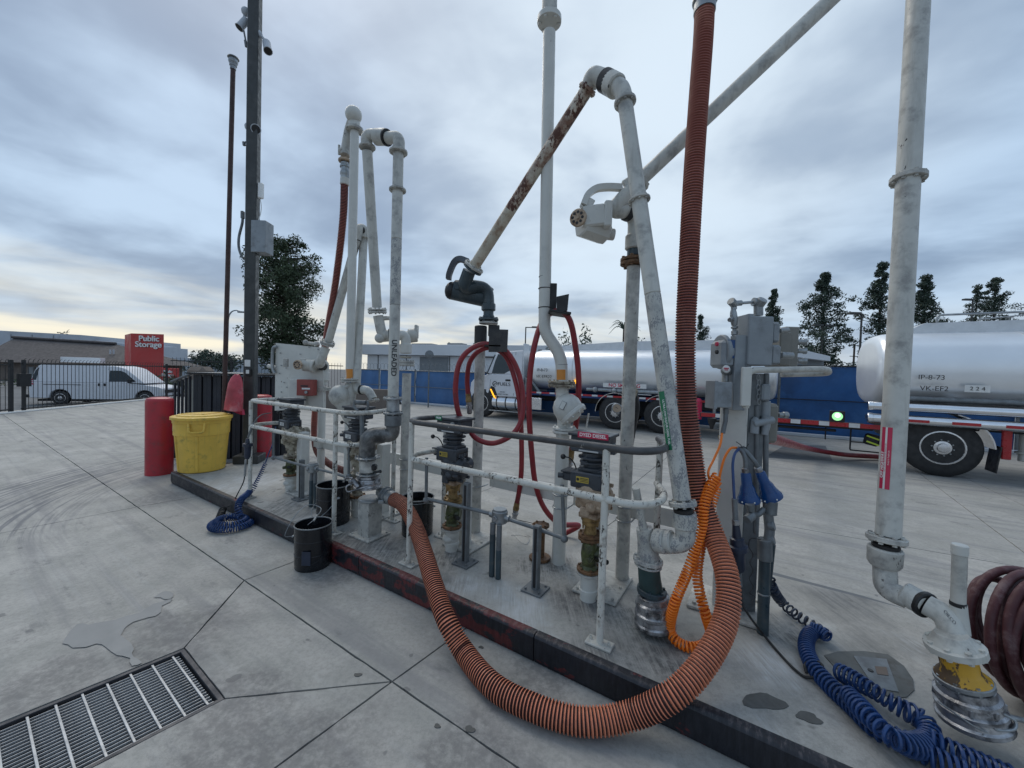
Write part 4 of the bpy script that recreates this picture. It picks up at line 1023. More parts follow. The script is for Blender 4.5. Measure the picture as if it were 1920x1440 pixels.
# -- horizontal beam behind the meters
t = thing('cross_beam', 'long white steel channel beam fixed across the risers', 'beam', uv(2.1, .92))
for a, b in ((1.75, 3.45), (3.60, 4.42), (4.60, 5.30), (5.42, 6.28)):
    mk('channel', 'white_clean', t, lambda mb: (mb.box(uv((a+b)/2, .95, .655), (b-a, .012, .125), ROTU, .003), mb.box(uv((a+b)/2, .972, .711), (b-a, .04, .010), ROTU, .002), mb.box(uv((a+b)/2, .972, .599), (b-a, .04, .010), ROTU, .002)))
def ubolts(t, q, r=.05):
    for z_ in (.60, .70):
        c = Vector((q.x, q.y, z_)); pts = [c+V*.10-U*(r+.005), c-V*0.0-U*(r+.005)]
        pts += [c+(-U*math.cos(a)-V*math.sin(a))*(r+.005) for a in [math.pi*k/8 for k in range(9)]]
        pts += [c+U*(r+.005)+V*.10]
        mk('pipe_clamp', 'galv', t, lambda mb: mb.tube(pts, .0055, 8))

# -- white control board at the far left of the island
q = p(556, 700, 5.0); t = thing('control_board', 'upright white steel board with bolts behind the farthest meter', 'control board', p(575, 935, 4.9))
Yb = 5.0
a, b, c, d_ = p(517, 643, Yb), p(606, 652, Yb-.15), p(606, 765, Yb-.15), p(515, 770, Yb)
mk('panel', 'white_clean', t, lambda mb: mb.prism([a, b, c, d_], (.1, 1, 0), .02))
def bolts_(mb):
    rr = random.Random(4)
    for (x, y) in ((526, 662), (580, 651), (597, 655), (600, 657), (528, 685), (533, 717), (538, 726), (528, 735), (560, 725), (563, 664), (537, 690), (524, 700), (530, 745)):
        s = (y-643)/120; q = p(x, y, Yb-.012-.15*(x-517)/90); mb.cyl(q, q-Vector((0.001, .012, 0)), .008, 6)
mk('bolt', 'galv', t, bolts_)
a, b = p(545, 710, Yb-.1), p(575, 760, Yb-.1); mk('shallow_box', 'white_clean', t, lambda mb: mb.box((a+b)/2, (b.x-a.x, .10, a.z-b.z), None, .01))
mk('leg', 'white_clean', t, lambda mb: mb.box(Vector((p(575, 0, 4.9).x, 4.98, .46)), (.13, .08, .62), None, .006))
mk('leg_plate', 'white_worn', t, lambda mb: mb.box(Vector((p(575, 0, 4.9).x, 4.98, K+.01)), (.30, .22, .018), None, .004))
mk('side_conduit', 'galv', t, lambda mb: mb.tube(spline([p(519, 650, 4.97), p(513, 652, 4.97), p(511, 665, 4.97), p(511, 690, 4.97), p(515, 700, 4.97)], 5), .02, 10))
mk('side_arm', 'white_clean', t, lambda mb: mb.cyl(p(502, 686, 5.0), p(518, 690, 5.0), .025, 10))
a, b = p(561, 711, 4.78), p(590, 742, 4.78)
mk('red_box', 'redbox', t, lambda mb: mb.box((a+b)/2, (b.x-a.x, .12, a.z-b.z), None, .006))
c = (a+b)/2
mk('box_label', 'ink', t, lambda mb: mb.box(c+Vector((.0, -.0615, .02)), (.09, .002, .018), None, .0005))
mk('box_label', 'labelwhite', t, lambda mb: mb.box(c+Vector((.02, -.0615, -.012)), (.10, .002, .020), None, .0005))
mk('box_latch', 'galv', t, lambda mb: mb.cyl(c+Vector((.03, -.06, -.055)), c+Vector((.03, -.085, -.055)), .018, 10))
mk('duct_fitting', 'white_worn', t, lambda mb: (mb.cyl(p(575, 643, 4.9), p(592, 645, 4.9), .022, 10), mb.sphere(p(573, 642, 4.9), .035, 10), mb.sphere(p(594, 645, 4.9), .035, 10)))

# -- counterbalance spring head (rose of eight holes)
def spring_head(mb, c, ax, r, mi_hole=1):
    ax = Vector(ax).normalized(); n = ax.orthogonal().normalized(); b_ = ax.cross(n); c = Vector(c)
    mb.lathe(c, ax, [(0, r), (r*.25, r), (r*.32, r*.9)], 20)
    e = c+ax*r*.32
    mb.lathe(e, ax, [(0, r*.22), (r*.12, r*.2)], 10)
    for k in range(8):
        a = 2*math.pi*k/8; q = e+(n*math.cos(a)+b_*math.sin(a))*r*.60; mb.lathe(q, ax, [(0, r*.17), (.0015, r*.17)], 10, mi_hole)

# -- farthest arm A
rA = uv(1.92, .95); YA = rA.y
def riser(t, q, py_top, m_='white_clean', r=PR, name='riser', z0=None):
    zt = zat(q.x, q.y, py_top); mk(name, m_, t, lambda mb: mb.tube([Vector((q.x, q.y, z0 or K)), Vector((q.x, q.y, zt))], r, 18)); return Vector((q.x, q.y, zt))
t = thing('loading_arm', 'farthest white loading arm, rising diagonally from beside the control board', 'loading arm', rA)
tp = riser(t, rA, 733); ubolts(t, rA)
x0 = tp.x
mk('flange', 'white_worn', t, lambda mb: mb.flange(p(606, 729, YA), ZZ, .088, .02, 6, pair=True))
mk('swivel', 'white_clean', t, lambda mb: (mb.cyl(p(607, 722, YA), p(607, 706, YA), .045, 16), mb.cyl(p(608, 714, YA), p(608, 697, YA), .062, 18)))
mk('elbow', 'white', t, lambda mb: mb.pipe([p(608, 700, YA), p(609, 683, YA), p(603, 680, YA-.08)], .052, .06))
mk('seal_ring', 'black', t, lambda mb: mb.cyl(p(606, 687, YA-.03), p(599, 684, YA-.12), .060, 18))
mk('elbow', 'white', t, lambda mb: mb.pipe([p(603, 684, YA-.05), p(598, 682, YA-.2), p(611, 652, YA-.2)], .052, .10))
mk('flange', 'white_worn', t, lambda mb: mb.flange(p(614, 643, YA-.2), p(668, 452, YA-.5)-p(614, 643, YA-.2), .085, .02, 6, pair=True))
mk('arm_pipe', 'white', t, lambda mb: mb.cyl(p(616, 640, YA-.2), p(669, 450, YA-.45), PR, 18))
mk('elbow', 'white', t, lambda mb: mb.pipe([p(669, 450, YA-.45), p(673, 428, YA-.45), p(682, 428, YA-.40), p(682, 445, YA-.38)], PR*1.08, .06))
mk('seal_ring', 'black', t, lambda mb: mb.cyl(p(675.5, 431, YA-.43), p(679, 431, YA-.41), .058, 16))
mk('flange', 'white_worn', t, lambda mb: mb.flange(p(682, 446, YA-.38), ZZ, .075, .016, 6))
mk('drop_pipe', 'white', t, lambda mb: mb.cyl(p(682, 447, YA-.38), p(668, 722, YA-.62), PR, 18))
mk('elbow', 'white', t, lambda mb: mb.pipe([p(668, 715, YA-.62), p(669, 732, YA-.62), p(690, 730, YA-.66), p(700, 748, YA-.68)], PR, .06))
mk('seal_ring', 'black', t, lambda mb: mb.cyl(p(676, 731, YA-.63), p(680, 731, YA-.64), .055, 16))
mk('flange', 'white_worn', t, lambda mb: mb.flange(p(700, 751, YA-.68), p(701, 760, YA-.68)-p(698, 740, YA-.66), .065, .014, 6))
def hd(mb):
    mb.cyl(p(566, 684, YA-.15), p(588, 686, YA-.12), .075, 16, bev=.02); mb.cyl(p(585, 686, YA-.12), p(592, 687, YA-.12), .085, 16)
    mb.box(p(568, 676, YA-.18), (.07, .02, .05), None, .004)
cb = mk('counterbalance', 'white', t, hd)
mk('spring_rose', ['tan', 'black'], cb, lambda mb: spring_head(mb, p(559, 684, YA-.25), (-.15, -1, 0), .058))
mk('short_tube', 'white_worn', t, lambda mb: (mb.cyl(p(590, 686, YA-.12), p(600, 687, YA-.1), .04, 12), mb.box(p(536, 680, YA-.1), (.06, .03, .11), None, .01)))

# -- centre white riser with hose (between A and B)
rS = Vector((p(656, 700, 4.3).x, 4.3, K))
t = thing('hose_riser', 'white vertical pipe with domed top holding the thin brown hose', 'riser pipe', rS)
zb = zat(rS.x, 4.3, 716)
mk('lower_pipe', 'white_clean', t, lambda mb: mb.cyl(rS, Vector((rS.x, rS.y, zb-.25)), PR, 16))
def bulb(mb):
    mb.sphere(p(637, 742, 4.25), .115, 18, sx=1, sz=1.05); mb.tube([p(638, 745, 4.25), p(648, 765, 4.28), p(655, 790, 4.3)], [.10, .08, .05], 16)
    mb.tube([p(656, 718, 4.3), p(657, 735, 4.3), p(656, 760, 4.3)], [.05, .065, .05], 16); mb.tube([p(628, 735, 4.2), p(640, 730, 4.22), p(654, 722, 4.25)], .02, 8)
mk('check_valve', 'white', t, bulb)
mk('flange', 'white_worn', t, lambda mb: mb.flange(p(657, 713, 4.3), ZZ, .105, .018, 6, pair=True))
mk('orange_sticker', 'orangelabel', t, lambda mb: patch_on_pipe(mb, p(656.5, 710, 4.3), p(656.5, 692, 4.3), PR, (.1, -1, 0), .085))
mk('standpipe', 'white_clean', t, lambda mb: mb.cyl(p(656, 709, 4.3), p(665, 246, 4.28), PR, 18))
mk('flange', 'white_worn', t, lambda mb: mb.flange(p(665, 243, 4.28), ZZ, .090, .03, 6, bmi=0))
mk('neck', 'white_clean', t, lambda mb: mb.cyl(p(665, 240, 4.28), p(664, 225, 4.28), .06, 16))
def dome(mb): mb.sphere(p(663, 215, 4.26), .088, 18, sz=1.0); mb.cyl(p(663, 228, 4.28), p(663, 208, 4.25), .055, 16)
mk('domed_elbow', 'white_clean', t, dome)
mk('return_elbow', 'white_worn', t, lambda mb: mb.pipe([p(662, 222, 4.3), p(654, 245, 4.42), p(648, 280, 4.42), p(647, 292, 4.4)], .05, .08))
mk('flange', 'tan', t, lambda mb: mb.flange(p(647, 302, 4.4), ZZ, .072, .022, 6))
mk('side_lug', 'white_worn', t, lambda mb: (mb.cyl(p(636, 282, 4.4), p(650, 286, 4.4), .03, 10), mb.cyl(p(636, 272, 4.4), p(636, 290, 4.4), .014, 8)))
mk('hose_clamp', 'galv', t, lambda mb: mb.lathe(p(647, 306, 4.4), p(647, 336, 4.4)-p(647, 306, 4.4), [(0, .048), (.03, .048), (.035, .055), (.05, .055), (.055, .046), (.09, .046), (.1, .053), (.13, .053), (.14, .047), (.17, .047)], 18))
mk('hose_cuff', 'white_clean', t, lambda mb: mb.cyl(p(647, 334, 4.4), p(646, 347, 4.4), .050, 18))
def ribbed(mb, pts, r, pitch, depth, seg=20, mi_r=0, mi_g=1):
    P_ = resample(pts, pitch/4); n = len(P_); rr = []; ms = []
    for i in range(n):
        k = i % 4; rr.append([r, r, r-depth, r-depth][k]); ms.append(mi_g if k in (2,) else (mi_r if k in (0, 3, 1) else mi_g))
    for i in range(n): ms[i] = mi_r if i % 4 in (0, 3) else mi_g
    # ring k: 0,1 crest, 2,3 root -> faces 0 crest, 1 fall, 2 root, 3 rise
    for i in range(n): ms[i] = mi_r if i % 4 in (0, 3) else mi_g
    mb.tube(P_, rr, seg, True, mi_r, ms)
hp = spline([p(646, 345, 4.4), p(644, 400, 4.42), p(637, 470, 4.5), p(627, 545, 4.6), p(616, 610, 4.75), p(604, 690, 5.0), p(590, 780, 5.3), p(592, 840, 5.3), p(615, 868, 5.05), p(650, 884, 4.6), p(695, 892, 4.35), p(722, 902, 4.25)], 8)
single(MB(), 'x', 'hose', None, None, (0, 0, 0)) if False else None
mb = MB(); ribbed(mb, hp, .042, .016, .006, 14); o = mb.build('suction_hose', ['hoserib2', 'hosegroove'], None, hp[0]); tag(o, 'thin ribbed brown hose hanging left of the domed white pipe', 'hose')

# -- arm B: white arm lettered UNLEADED
rB = uv(3.55, .885); YB = rB.y
t = thing('loading_arm', 'white loading arm whose drop pipe is lettered UNLEADED', 'loading arm', rB)
riser(t, rB, 700, 'white_worn'); ubolts(t, rB)
mk('flange', 'white_worn', t, lambda mb: mb.flange(p(761, 681, YB), ZZ, .088, .022, 6, pair=True))
mk('flange', 'cream', t, lambda mb: mb.flange(p(761, 670, YB), ZZ, .058, .016, 0))
mk('swivel', 'white_clean', t, lambda mb: mb.cyl(p(761, 663, YB), p(761, 645, YB), .062, 18))
mk('elbow', 'white_clean', t, lambda mb: mb.pipe([p(761, 648, YB), p(761, 628, YB), p(738, 627, YB-.05)], .05, .10))
mk('seal_ring', 'slate', t, lambda mb: mb.cyl(p(728, 627, YB-.06), p(734, 627, YB-.05), .058, 16))
mk('elbow', 'white', t, lambda mb: mb.pipe([p(734, 629, YB-.05), p(716, 627, YB-.06), p(709, 592, YB-.08)], .05, .14))
mk('web_handle', 'white', t, lambda mb: mb.pipe([p(712, 598, YB-.08), p(728, 596, YB-.06), p(745, 598, YB-.02)], .022, .05))
mk('counterbalance', 'white', t, lambda mb: (mb.cyl(p(708, 634, YB-.05), p(774, 628, YB+.1), .045, 14), mb.cyl(p(766, 630, YB+.1), p(782, 628, YB+.12), .075, 16), mb.box(p(781, 622, YB+.1), (.03, .08, .14), None, .008), mb.sphere(p(712, 634, YB-.08), .05, 12)))
mk('flange', 'white_worn', t, lambda mb: mb.flange(p(707.5, 583, YB-.1), p(688, 280, YB-.3)-p(707, 583, YB-.1), .092, .020, 6, pair=True))
mk('arm_pipe', 'white', t, lambda mb: mb.cyl(p(707, 577, YB-.1), p(688.5, 283, YB-.35), PR*1.02, 20))
mk('flange', 'white_worn', t, lambda mb: mb.flange(p(688.5, 276, YB-.35), p(688, 270, YB-.35)-p(689, 290, YB-.35), .075, .018, 6, br=.010))
mk('elbow', 'white', t, lambda mb: mb.pipe([p(688, 276, YB-.35), p(687, 254, YB-.37), p(706, 253, YB-.40)], .052, .13))
mk('swivel', 'white', t, lambda mb: mb.cyl(p(704, 257, YB-.40), p(725, 257, YB-.44), .070, 18))
mk('seal_ring', 'black', t, lambda mb: mb.cyl(p(724, 258, YB-.44), p(727, 258, YB-.45), .071, 18))
mk('elbow', 'white', t, lambda mb: mb.pipe([p(725, 259, YB-.44), p(748, 257, YB-.50), p(748, 280, YB-.50)], .052, .14))
Yd0, Yd1 = YB-.50, 3.36
mk('flange', 'white_worn', t, lambda mb: mb.flange(p(747, 285, Yd0), ZZ, .080, .020, 6))
d0, d1 = p(747, 287, Yd0), p(737, 744, Yd1)
mk('drop_pipe', 'white', t, lambda mb: mb.cyl(d0, d0.lerp(d1, .36), PR, 22))
mk('drop_pipe', 'white_speck', t, lambda mb: mb.cyl(d0.lerp(d1, .36), d0.lerp(d1, .63), PR, 22))
mk('drop_pipe', 'white', t, lambda mb: mb.cyl(d0.lerp(d1, .63), d1, PR, 22))
mk('flange', 'white_worn', t, lambda mb: mb.flange(d0.lerp(d1, .155), d1-d0, .074, .018, 6))
ax = (d1-d0).normalized(); f_ = Vector((.22, -1, 0)).normalized(); xd = ax; yd = f_.cross(ax)*-1
cpt = d0.lerp(d1, .845); face = (Vector((0, 0, CAMH))-cpt); face = (face-ax*face.dot(ax)).normalized()
ydir = (-ax).cross(face) if False else face.cross(ax)
text('lettering', 'UNLEADED', .062, cpt+face*(PR+.001)+ydir*.0, ax, ydir, 'ink', t, .0004, wrap=(d0, ax, PR), bold=.0016, xs=1.0)
mk('flange', 'galv', t, lambda mb: mb.flange(p(736.5, 747, Yd1), ZZ, .082, .018, 8))
mk('spool', 'galv', t, lambda mb: mb.cyl(p(736.5, 748, Yd1), p(737, 772, Yd1), .055, 18))
mk('flange', 'galv', t, lambda mb: mb.flange(p(737, 774, Yd1), ZZ, .085, .018, 8))
mk('swivel', 'conduit', t, lambda mb: mb.cyl(p(737, 777, Yd1), p(737, 799, Yd1), .072, 20))
Yc = 3.30
mk('elbow', 'oldgalv', t, lambda mb: mb.pipe([p(737, 790, Yd1), p(737, 818, Yd1), p(712, 815, Yd1-.04)], .058, .12, 18))
mk('elbow', 'oldgalv', t, lambda mb: mb.pipe([p(722, 816, Yd1-.02), p(690, 816, Yc), p(688, 858, Yc)], .068, .17, 20))
mk('lower_flange', 'galv', t, lambda mb: mb.flange(p(689, 857, Yc), ZZ, .105, .014, 8))
mk('spool', 'white_worn', t, lambda mb: mb.cyl(p(690, 862, Yc), p(690, 885, Yc), .072, 20))
mk('collar', 'galv', t, lambda mb: mb.flange(p(690, 888, Yc), ZZ, .10, .014, 8))
def coupler(mb, c, h=.11, r=.115, ax=(0, 0, -1)):
    a = Vector(ax).normalized(); mb.lathe(c, a, [(0, r*.66), (h*.05, r*.78), (h*.22, r*.80), (h*.26, r*.9), (h*.34, r*.92), (h*.38, r*.84), (h*.52, r*.88), (h*.56, r*.97), (h*.64, r*.97), (h*.68, r*.90), (h*.82, r*.94), (h*.86, r*1.02), (h*.95, r*1.03), (h, r*.96)], 30)
    n = a.orthogonal().normalized(); b_ = a.cross(n)
    for k in range(8):
        w_ = 2*math.pi*k/8; q = c+(n*math.cos(w_)+b_*math.sin(w_))*r*.88+a*h*.42; mb.box(q, (.012, .012, .03), None, .003)
mk('coupler', 'alu', t, lambda mb: coupler(mb, p(690, 890, Yc)))
def cams(mb):
    mb.tube(spline([p(664, 905, Yc-.1), p(650, 912, Yc-.12), p(652, 922, Yc-.12), p(668, 918, Yc-.13), p(690, 912, Yc-.13)], 5), .006, 8)
    mb.cyl(p(662, 900, Yc-.1), p(672, 914, Yc-.12), .018, 10); mb.sphere(p(658, 903, Yc-.1), .022, 10)
    mb.tube(spline([p(644, 904, Yc-.05), p(650, 896, Yc-.06), p(662, 897, Yc-.1)], 5), .009, 8)
mk('cam_lever', 'alu', t, cams)
mk('release_knob', 'black', t, lambda mb: (mb.cyl(p(700, 886, Yc-.05), p(711, 884, Yc-.08), .010, 8), mb.sphere(p(713, 884, Yc-.08), .014, 10)))
mk('latch_block', 'black', t, lambda mb: mb.box(p(702, 876, Yc-.04), (.04, .05, .05), None, .01))
# shovel type grip
mk('grip_handle', 'conduit', t, lambda mb: (mb.cyl(p(668, 754, 3.4), p(686, 755, 3.4), .022, 14), mb.tube(spline([p(666, 750, 3.4), p(664, 762, 3.4), p(672, 772, 3.4), p(679, 776, 3.4)], 5), .012, 8), mb.tube(spline([p(688, 752, 3.4), p(690, 762, 3.4), p(686, 770, 3.4), p(679, 776, 3.4)], 5), .012, 8), mb.cyl(p(678, 772, 3.4), p(679, 822, 3.38), .019, 12)))
# coupler stand
sp = uv(3.515, .14+.13); sp = g(693, 1003, K); 
t = thing('coupler_stand', 'short square steel stand on a bolted white plate holding the silver coupler', 'stand', sp)
mk('post', 'white_worn', t, lambda mb: mb.box(sp+Vector((0, 0, .16)), (.145, .145, .30), ROTU, .004))
mk('base_plate', 'white_worn', t, lambda mb: (mb.box(sp+Vector((0, 0, .008)), (.27, .24, .015), ROTU, .003), [mb.cyl(sp+U*a+V*b+Vector((0, 0, .014)), sp+U*a+V*b+Vector((0, 0, .026)), .010, 6) for a in (-.11, .11) for b in (-.095, .095)]))
mk('cup', 'galv', t, lambda mb: mb.cyl(sp+Vector((0, 0, .31)), sp+Vector((0, 0, .335)), .10, 24))

# -- arm C: rusty arm with dark swivel, drop pipe carries the green label
rC = uv(4.51, .87); YC = rC.y
t = thing('loading_arm', 'loading arm with rusted diagonal pipe, dark swivel and a green diesel label', 'loading arm', rC)
riser(t, rC, 612, 'white_worn'); ubolts(t, rC)
mk('flange', 'white_worn', t, lambda mb: mb.flange(p(916, 606, YC), ZZ, .085, .018, 0))
mk('flange', 'slate', t, lambda mb: mb.flange(p(916, 599, YC), ZZ, .090, .022, 6, br=.013))
mk('neck', 'slate', t, lambda mb: mb.tube([p(916, 598, YC), p(916, 590, YC), p(916, 582, YC), p(916, 570, YC)], [.065, .046, .046, .062], 18))
mk('coupling_nut', 'slate', t, lambda mb: mb.cyl(p(916, 583, YC), p(916, 569, YC), .064, 10))
mk('elbow', 'slate', t, lambda mb: mb.pipe([p(916, 572, YC), p(914, 540, YC), p(884, 536, YC-.06)], .054, .13, 18))
mk('elbow', 'slate', t, lambda mb: mb.pipe([p(890, 538, YC-.05), p(868, 540, YC-.10), p(880, 508, YC-.16)], .056, .12, 18))
cbal = mk('counterbalance', 'slate', t, lambda mb: (mb.cyl(p(846, 545, YC), p(912, 560, YC+.05), .078, 20, bev=.012), mb.box(p(872, 538, YC-.02), (.20, .12, .10), None, .02), mb.cyl(p(908, 540, YC+.12), p(920, 550, YC+.12), .05, 12)))
mk('end_cap', 'black', cbal, lambda mb: mb.sphere(p(846, 545, YC), .080, 18, sz=.7, axis=p(912, 560, YC)-p(846, 545, YC)))
mk('cap_scuff', 'conduit', cbal, lambda mb: mb.box(p(837, 543, YC-.02), (.012, .05, .05), None, .004))
def brk(mb):
    P_ = spline([p(878, 491, YC-.16), p(863, 486, YC-.12), p(852, 492, YC-.10), p(843, 512, YC-.06), p(841, 524, YC-.04)], 6)
    fr = frames(P_); vs = []
    for q, (t_, n, b) in zip(P_, fr):
        side_ = Vector((0, 1, 0)); up_ = t_.cross(side_).normalized()
        for (a, c_) in ((-.022, -.03), (.022, -.03), (.022, .03), (-.022, .03)): vs.append(q+up_*a+side_*c_)
    n = len(P_); mb.add(vs, [(i*4+k, i*4+(k+1) % 4, (i+1)*4+(k+1) % 4, (i+1)*4+k) for i in range(n-1) for k in range(4)]+[(0, 1, 2, 3), ((n-1)*4, (n-1)*4+1, (n-1)*4+2, (n-1)*4+3)], 0, False)
mk('link_bracket', 'darkbox', t, brk)
a0, a1 = p(889, 500, YC-.18), p(1104, 163, 2.72); axc = a1-a0
mk('flange', 'white_worn', t, lambda mb: mb.flange(a0, axc, .088, .020, 5, br=.013))
mk('flange', 'slate', t, lambda mb: mb.flange(a0-axc.normalized()*.024, axc, .086, .018, 0))
mk('arm_pipe', 'rusty_low', t, lambda mb: mb.cyl(a0+axc*.005, a0+axc*.36, PR, 24, bev=.0005))
mk('arm_pipe', 'rusty', t, lambda mb: mb.cyl(a0+axc*.36, a1, PR, 24, bev=.0005))
mk('flange', 'rusty', t, lambda mb: mb.flange(p(1101, 168, 2.72), axc, .066, .018, 6, br=.012))
mk('elbow', 'white_speck' if False else 'white', t, lambda mb: mb.pipe([a1, p(1112, 140, 2.67), p(1140, 150, 2.60)], .055, .16, 22))
mk('seal_ring', 'black', t, lambda mb: mb.cyl(p(1133, 150, 2.61), p(1146, 157, 2.57), .072, 24))
mk('swivel', 'white', t, lambda mb: mb.cyl(p(1143, 155, 2.58), p(1157, 163, 2.53), .072, 24))
b0, b1 = p(1172, 192, 2.48), p(1279, 938, 2.08); axb = (b1-b0)
mk('elbow', 'white', t, lambda mb: mb.pipe([p(1150, 159, 2.55), p(1166, 165, 2.50), b0], .052, .08, 20))
mk('flange', 'white_worn', t, lambda mb: mb.flange(b0, axb, .068, .022, 8))
mk('drop_pipe', 'white', t, lambda mb: mb.cyl(b0, b0.lerp(b1, .52), PR, 24))
mk('drop_pipe', 'white_speck', t, lambda mb: mb.cyl(b0.lerp(b1, .52), b1, PR, 24))
mk('flange', 'white_worn', t, lambda mb: mb.flange(b0.lerp(b1, .275), axb, .066, .016, 8))
axn = axb.normalized(); lc = b0.lerp(b1, .825); face = (Vector((0, 0, CAMH))-lc); face = (face-axn*face.dot(axn)).normalized()
sidev = axn.cross(face)       # points one way round the pipe
if sidev.x > 0: sidev = -sidev
f2_ = (face*.78+sidev*.62).normalized()
mk('product_label', 'labelgreen', t, lambda mb: patch_on_pipe(mb, b0.lerp(b1, .755), b0.lerp(b1, .888), PR, f2_, .036))
yv = f2_.cross(axn)
text('label_print', 'ULTRA LOW-SULFUR DIESEL FUEL', .0165, lc+f2_*(PR+.0018)+yv*.007-axn*.0, axn, yv, 'letter', t, .0003, wrap=(b0, axn, PR), bold=.0003, xs=1.0)
text('label_print', '(15-ppm Sulfur Maximum)', .0115, lc+f2_*(PR+.0018)-yv*.009, axn, yv, 'letter', t, .0002, wrap=(b0, axn, PR), xs=1.0)
mk('lower_flange', 'white_speck', t, lambda mb: mb.flange(p(1280, 944, 2.08), axb, .072, .024, 8))
mk('seal_ring', 'black', t, lambda mb: mb.cyl(p(1281, 951, 2.08), p(1282, 962, 2.08), .052, 20))
mk('swivel', 'white_speck', t, lambda mb: mb.cyl(p(1283, 960, 2.08), p(1284, 990, 2.08), .062, 22))
mk('elbow', 'white_speck', t, lambda mb: mb.pipe([p(1284, 980, 2.08), p(1286, 1018, 2.08), p(1248, 1020, 2.13)], .052, .12, 22))
mk('collar', 'white_speck', t, lambda mb: (mb.cyl(p(1262, 1016, 2.10), p(1233, 1013, 2.16), .062, 22), mb.cyl(p(1250, 1016, 2.11), p(1230, 1013, 2.16), .066, 22)))
Yt = 2.19
mk('tee', 'white_speck', t, lambda mb: (mb.tube([p(1208, 990, Yt), p(1212, 1010, Yt), p(1214, 1030, Yt), p(1215, 1050, Yt)], [.046, .050, .055, .062], 22), mb.cyl(p(1238, 1014, Yt-.02), p(1212, 1012, Yt), .05, 20)))
mk('tee_flange', 'white_speck', t, lambda mb: (mb.flange(p(1215, 1050, Yt), (0.05, 0, 1), .082, .024, 8), mb.flange(p(1215, 1059, Yt), (0.05, 0, 1), .076, .012, 0)))
mk('green_spool', 'green', t, lambda mb: mb.tube([p(1216, 1060, Yt), p(1218, 1085, Yt), p(1221, 1108, Yt)], [.060, .062, .066], 22))
mk('green_flange', 'slate', t, lambda mb: mb.flange(p(1222, 1108, Yt), (.08, 0, 1), .082, .03, 6))
mk('coupler', 'alu', t, lambda mb: coupler(mb, p(1224, 1112, Yt+.0), .185, .112, (.10, -.05, -1)))
mk('pull_bar', 'white_speck', t, lambda mb: mb.tube([p(1207, 994, Yt), p(1203, 975, Yt), p(1192, 915, Yt-.02)], [.026, .022, .022], 14))

# -- arm D: clean white arm with counterbalance, rising out of frame
rD = uv(5.85, .865); YD = rD.y
t = thing('loading_arm', 'long white loading arm reaching out of the top right from a dirty grey riser', 'loading arm', rD)
riser(t, rD, 500, 'white_worn'); ubolts(t, rD)
def xr(py): return 960+F*0+0
mk('flange', 'rustiron', t, lambda mb: mb.flange(Vector((rD.x, rD.y, zat(rD.x, rD.y, 491))), ZZ, .092, .022, 6, pair=True, br=.012))
Z = lambda py: zat(rD.x, rD.y, py); RV = lambda py: Vector((rD.x, rD.y, Z(py)))
mk('neck', 'slate', t, lambda mb: mb.cyl(RV(481), RV(464), .048, 18))
mk('coupling_nut', 'white_worn', t, lambda mb: mb.cyl(RV(468), RV(441), .064, 20))
pxr = lambda py: 1172
e1 = RV(444)
mk('elbow', 'white', t, lambda mb: mb.pipe([e1, RV(408), RV(404)+Vector((-.10, -.06, .015))], .050, .11, 20))
mk('seal_ring', 'black', t, lambda mb: mb.cyl(RV(404)+Vector((-.045, -.03, .005)), RV(404)+Vector((-.085, -.05, .01)), .064, 22))
c0 = RV(404)+Vector((-.08, -.05, .01)); c1 = p(1196, 342, YD-.06); c2 = p(1580, -22, 2.52)
mk('elbow', 'white', t, lambda mb: mb.pipe([c0, p(1146, 396, YD-.1), c1], .050, .15, 20))
mk('flange', 'white', t, lambda mb: mb.flange(c1, c2-c1, .078, .022, 6, pair=True, br=.011))
mk('arm_pipe', 'white', t, lambda mb: mb.cyl(c1, c2+(c2-c1)*.6, PR*1.02, 24))
cb = mk('counterbalance', 'white_clean', t, lambda mb: (mb.cyl(p(1090, 420, YD-.10), p(1135, 436, YD-.02), .086, 8, bev=.01), mb.box(p(1112, 408, YD-.12), (.16, .10, .14), Matrix.Rotation(-.15, 3, 'Y'), .012), mb.box(p(1136, 408, YD-.1), (.05, .16, .17), None, .008), mb.cyl(p(1130, 438, YD), p(1152, 440, YD), .04, 12)))
mk('spring_rose', ['tan', 'black'], cb, lambda mb: spring_head(mb, p(1085, 409, YD-.16), (-.55, -.83, -.05), .058))
mk('crank_plate', 'white_clean', cb, lambda mb: (mb.box(p(1100, 392, YD-.15), (.045, .02, .15), Matrix.Rotation(.5, 3, 'Y'), .006), mb.cyl(p(1090, 387, YD-.17), p(1090, 387, YD-.13), .012, 8), mb.cyl(p(1096, 404, YD-.17), p(1096, 404, YD-.13), .012, 8)))
def brk2(mb):
    P_ = spline([p(1094, 384, YD-.15), p(1102, 366, YD-.14), p(1118, 354, YD-.12), p(1140, 351, YD-.10), p(1166, 352, YD-.08)], 6); vs = []
    for q, (t_, n, b) in zip(P_, frames(P_)):
        side_ = Vector((0, 1, 0)); up_ = t_.cross(side_).normalized()
        for (a, c_) in ((-.020, -.02), (.020, -.02), (.020, .02), (-.020, .02)): vs.append(q+up_*a+side_*c_)
    n = len(P_); mb.add(vs, [(i*4+k, i*4+(k+1) % 4, (i+1)*4+(k+1) % 4, (i+1)*4+k) for i in range(n-1) for k in range(4)]+[(0, 1, 2, 3), ((n-1)*4, (n-1)*4+1, (n-1)*4+2, (n-1)*4+3)], 0, False)
mk('link_bracket', 'white_clean', t, brk2)
mk('link_lug', 'white_clean', t, lambda mb: mb.box(p(1176, 345, YD-.08), (.05, .03, .07), Matrix.Rotation(-.6, 3, 'Y'), .006))
gp_ = p(1156, 765, YD-.07)
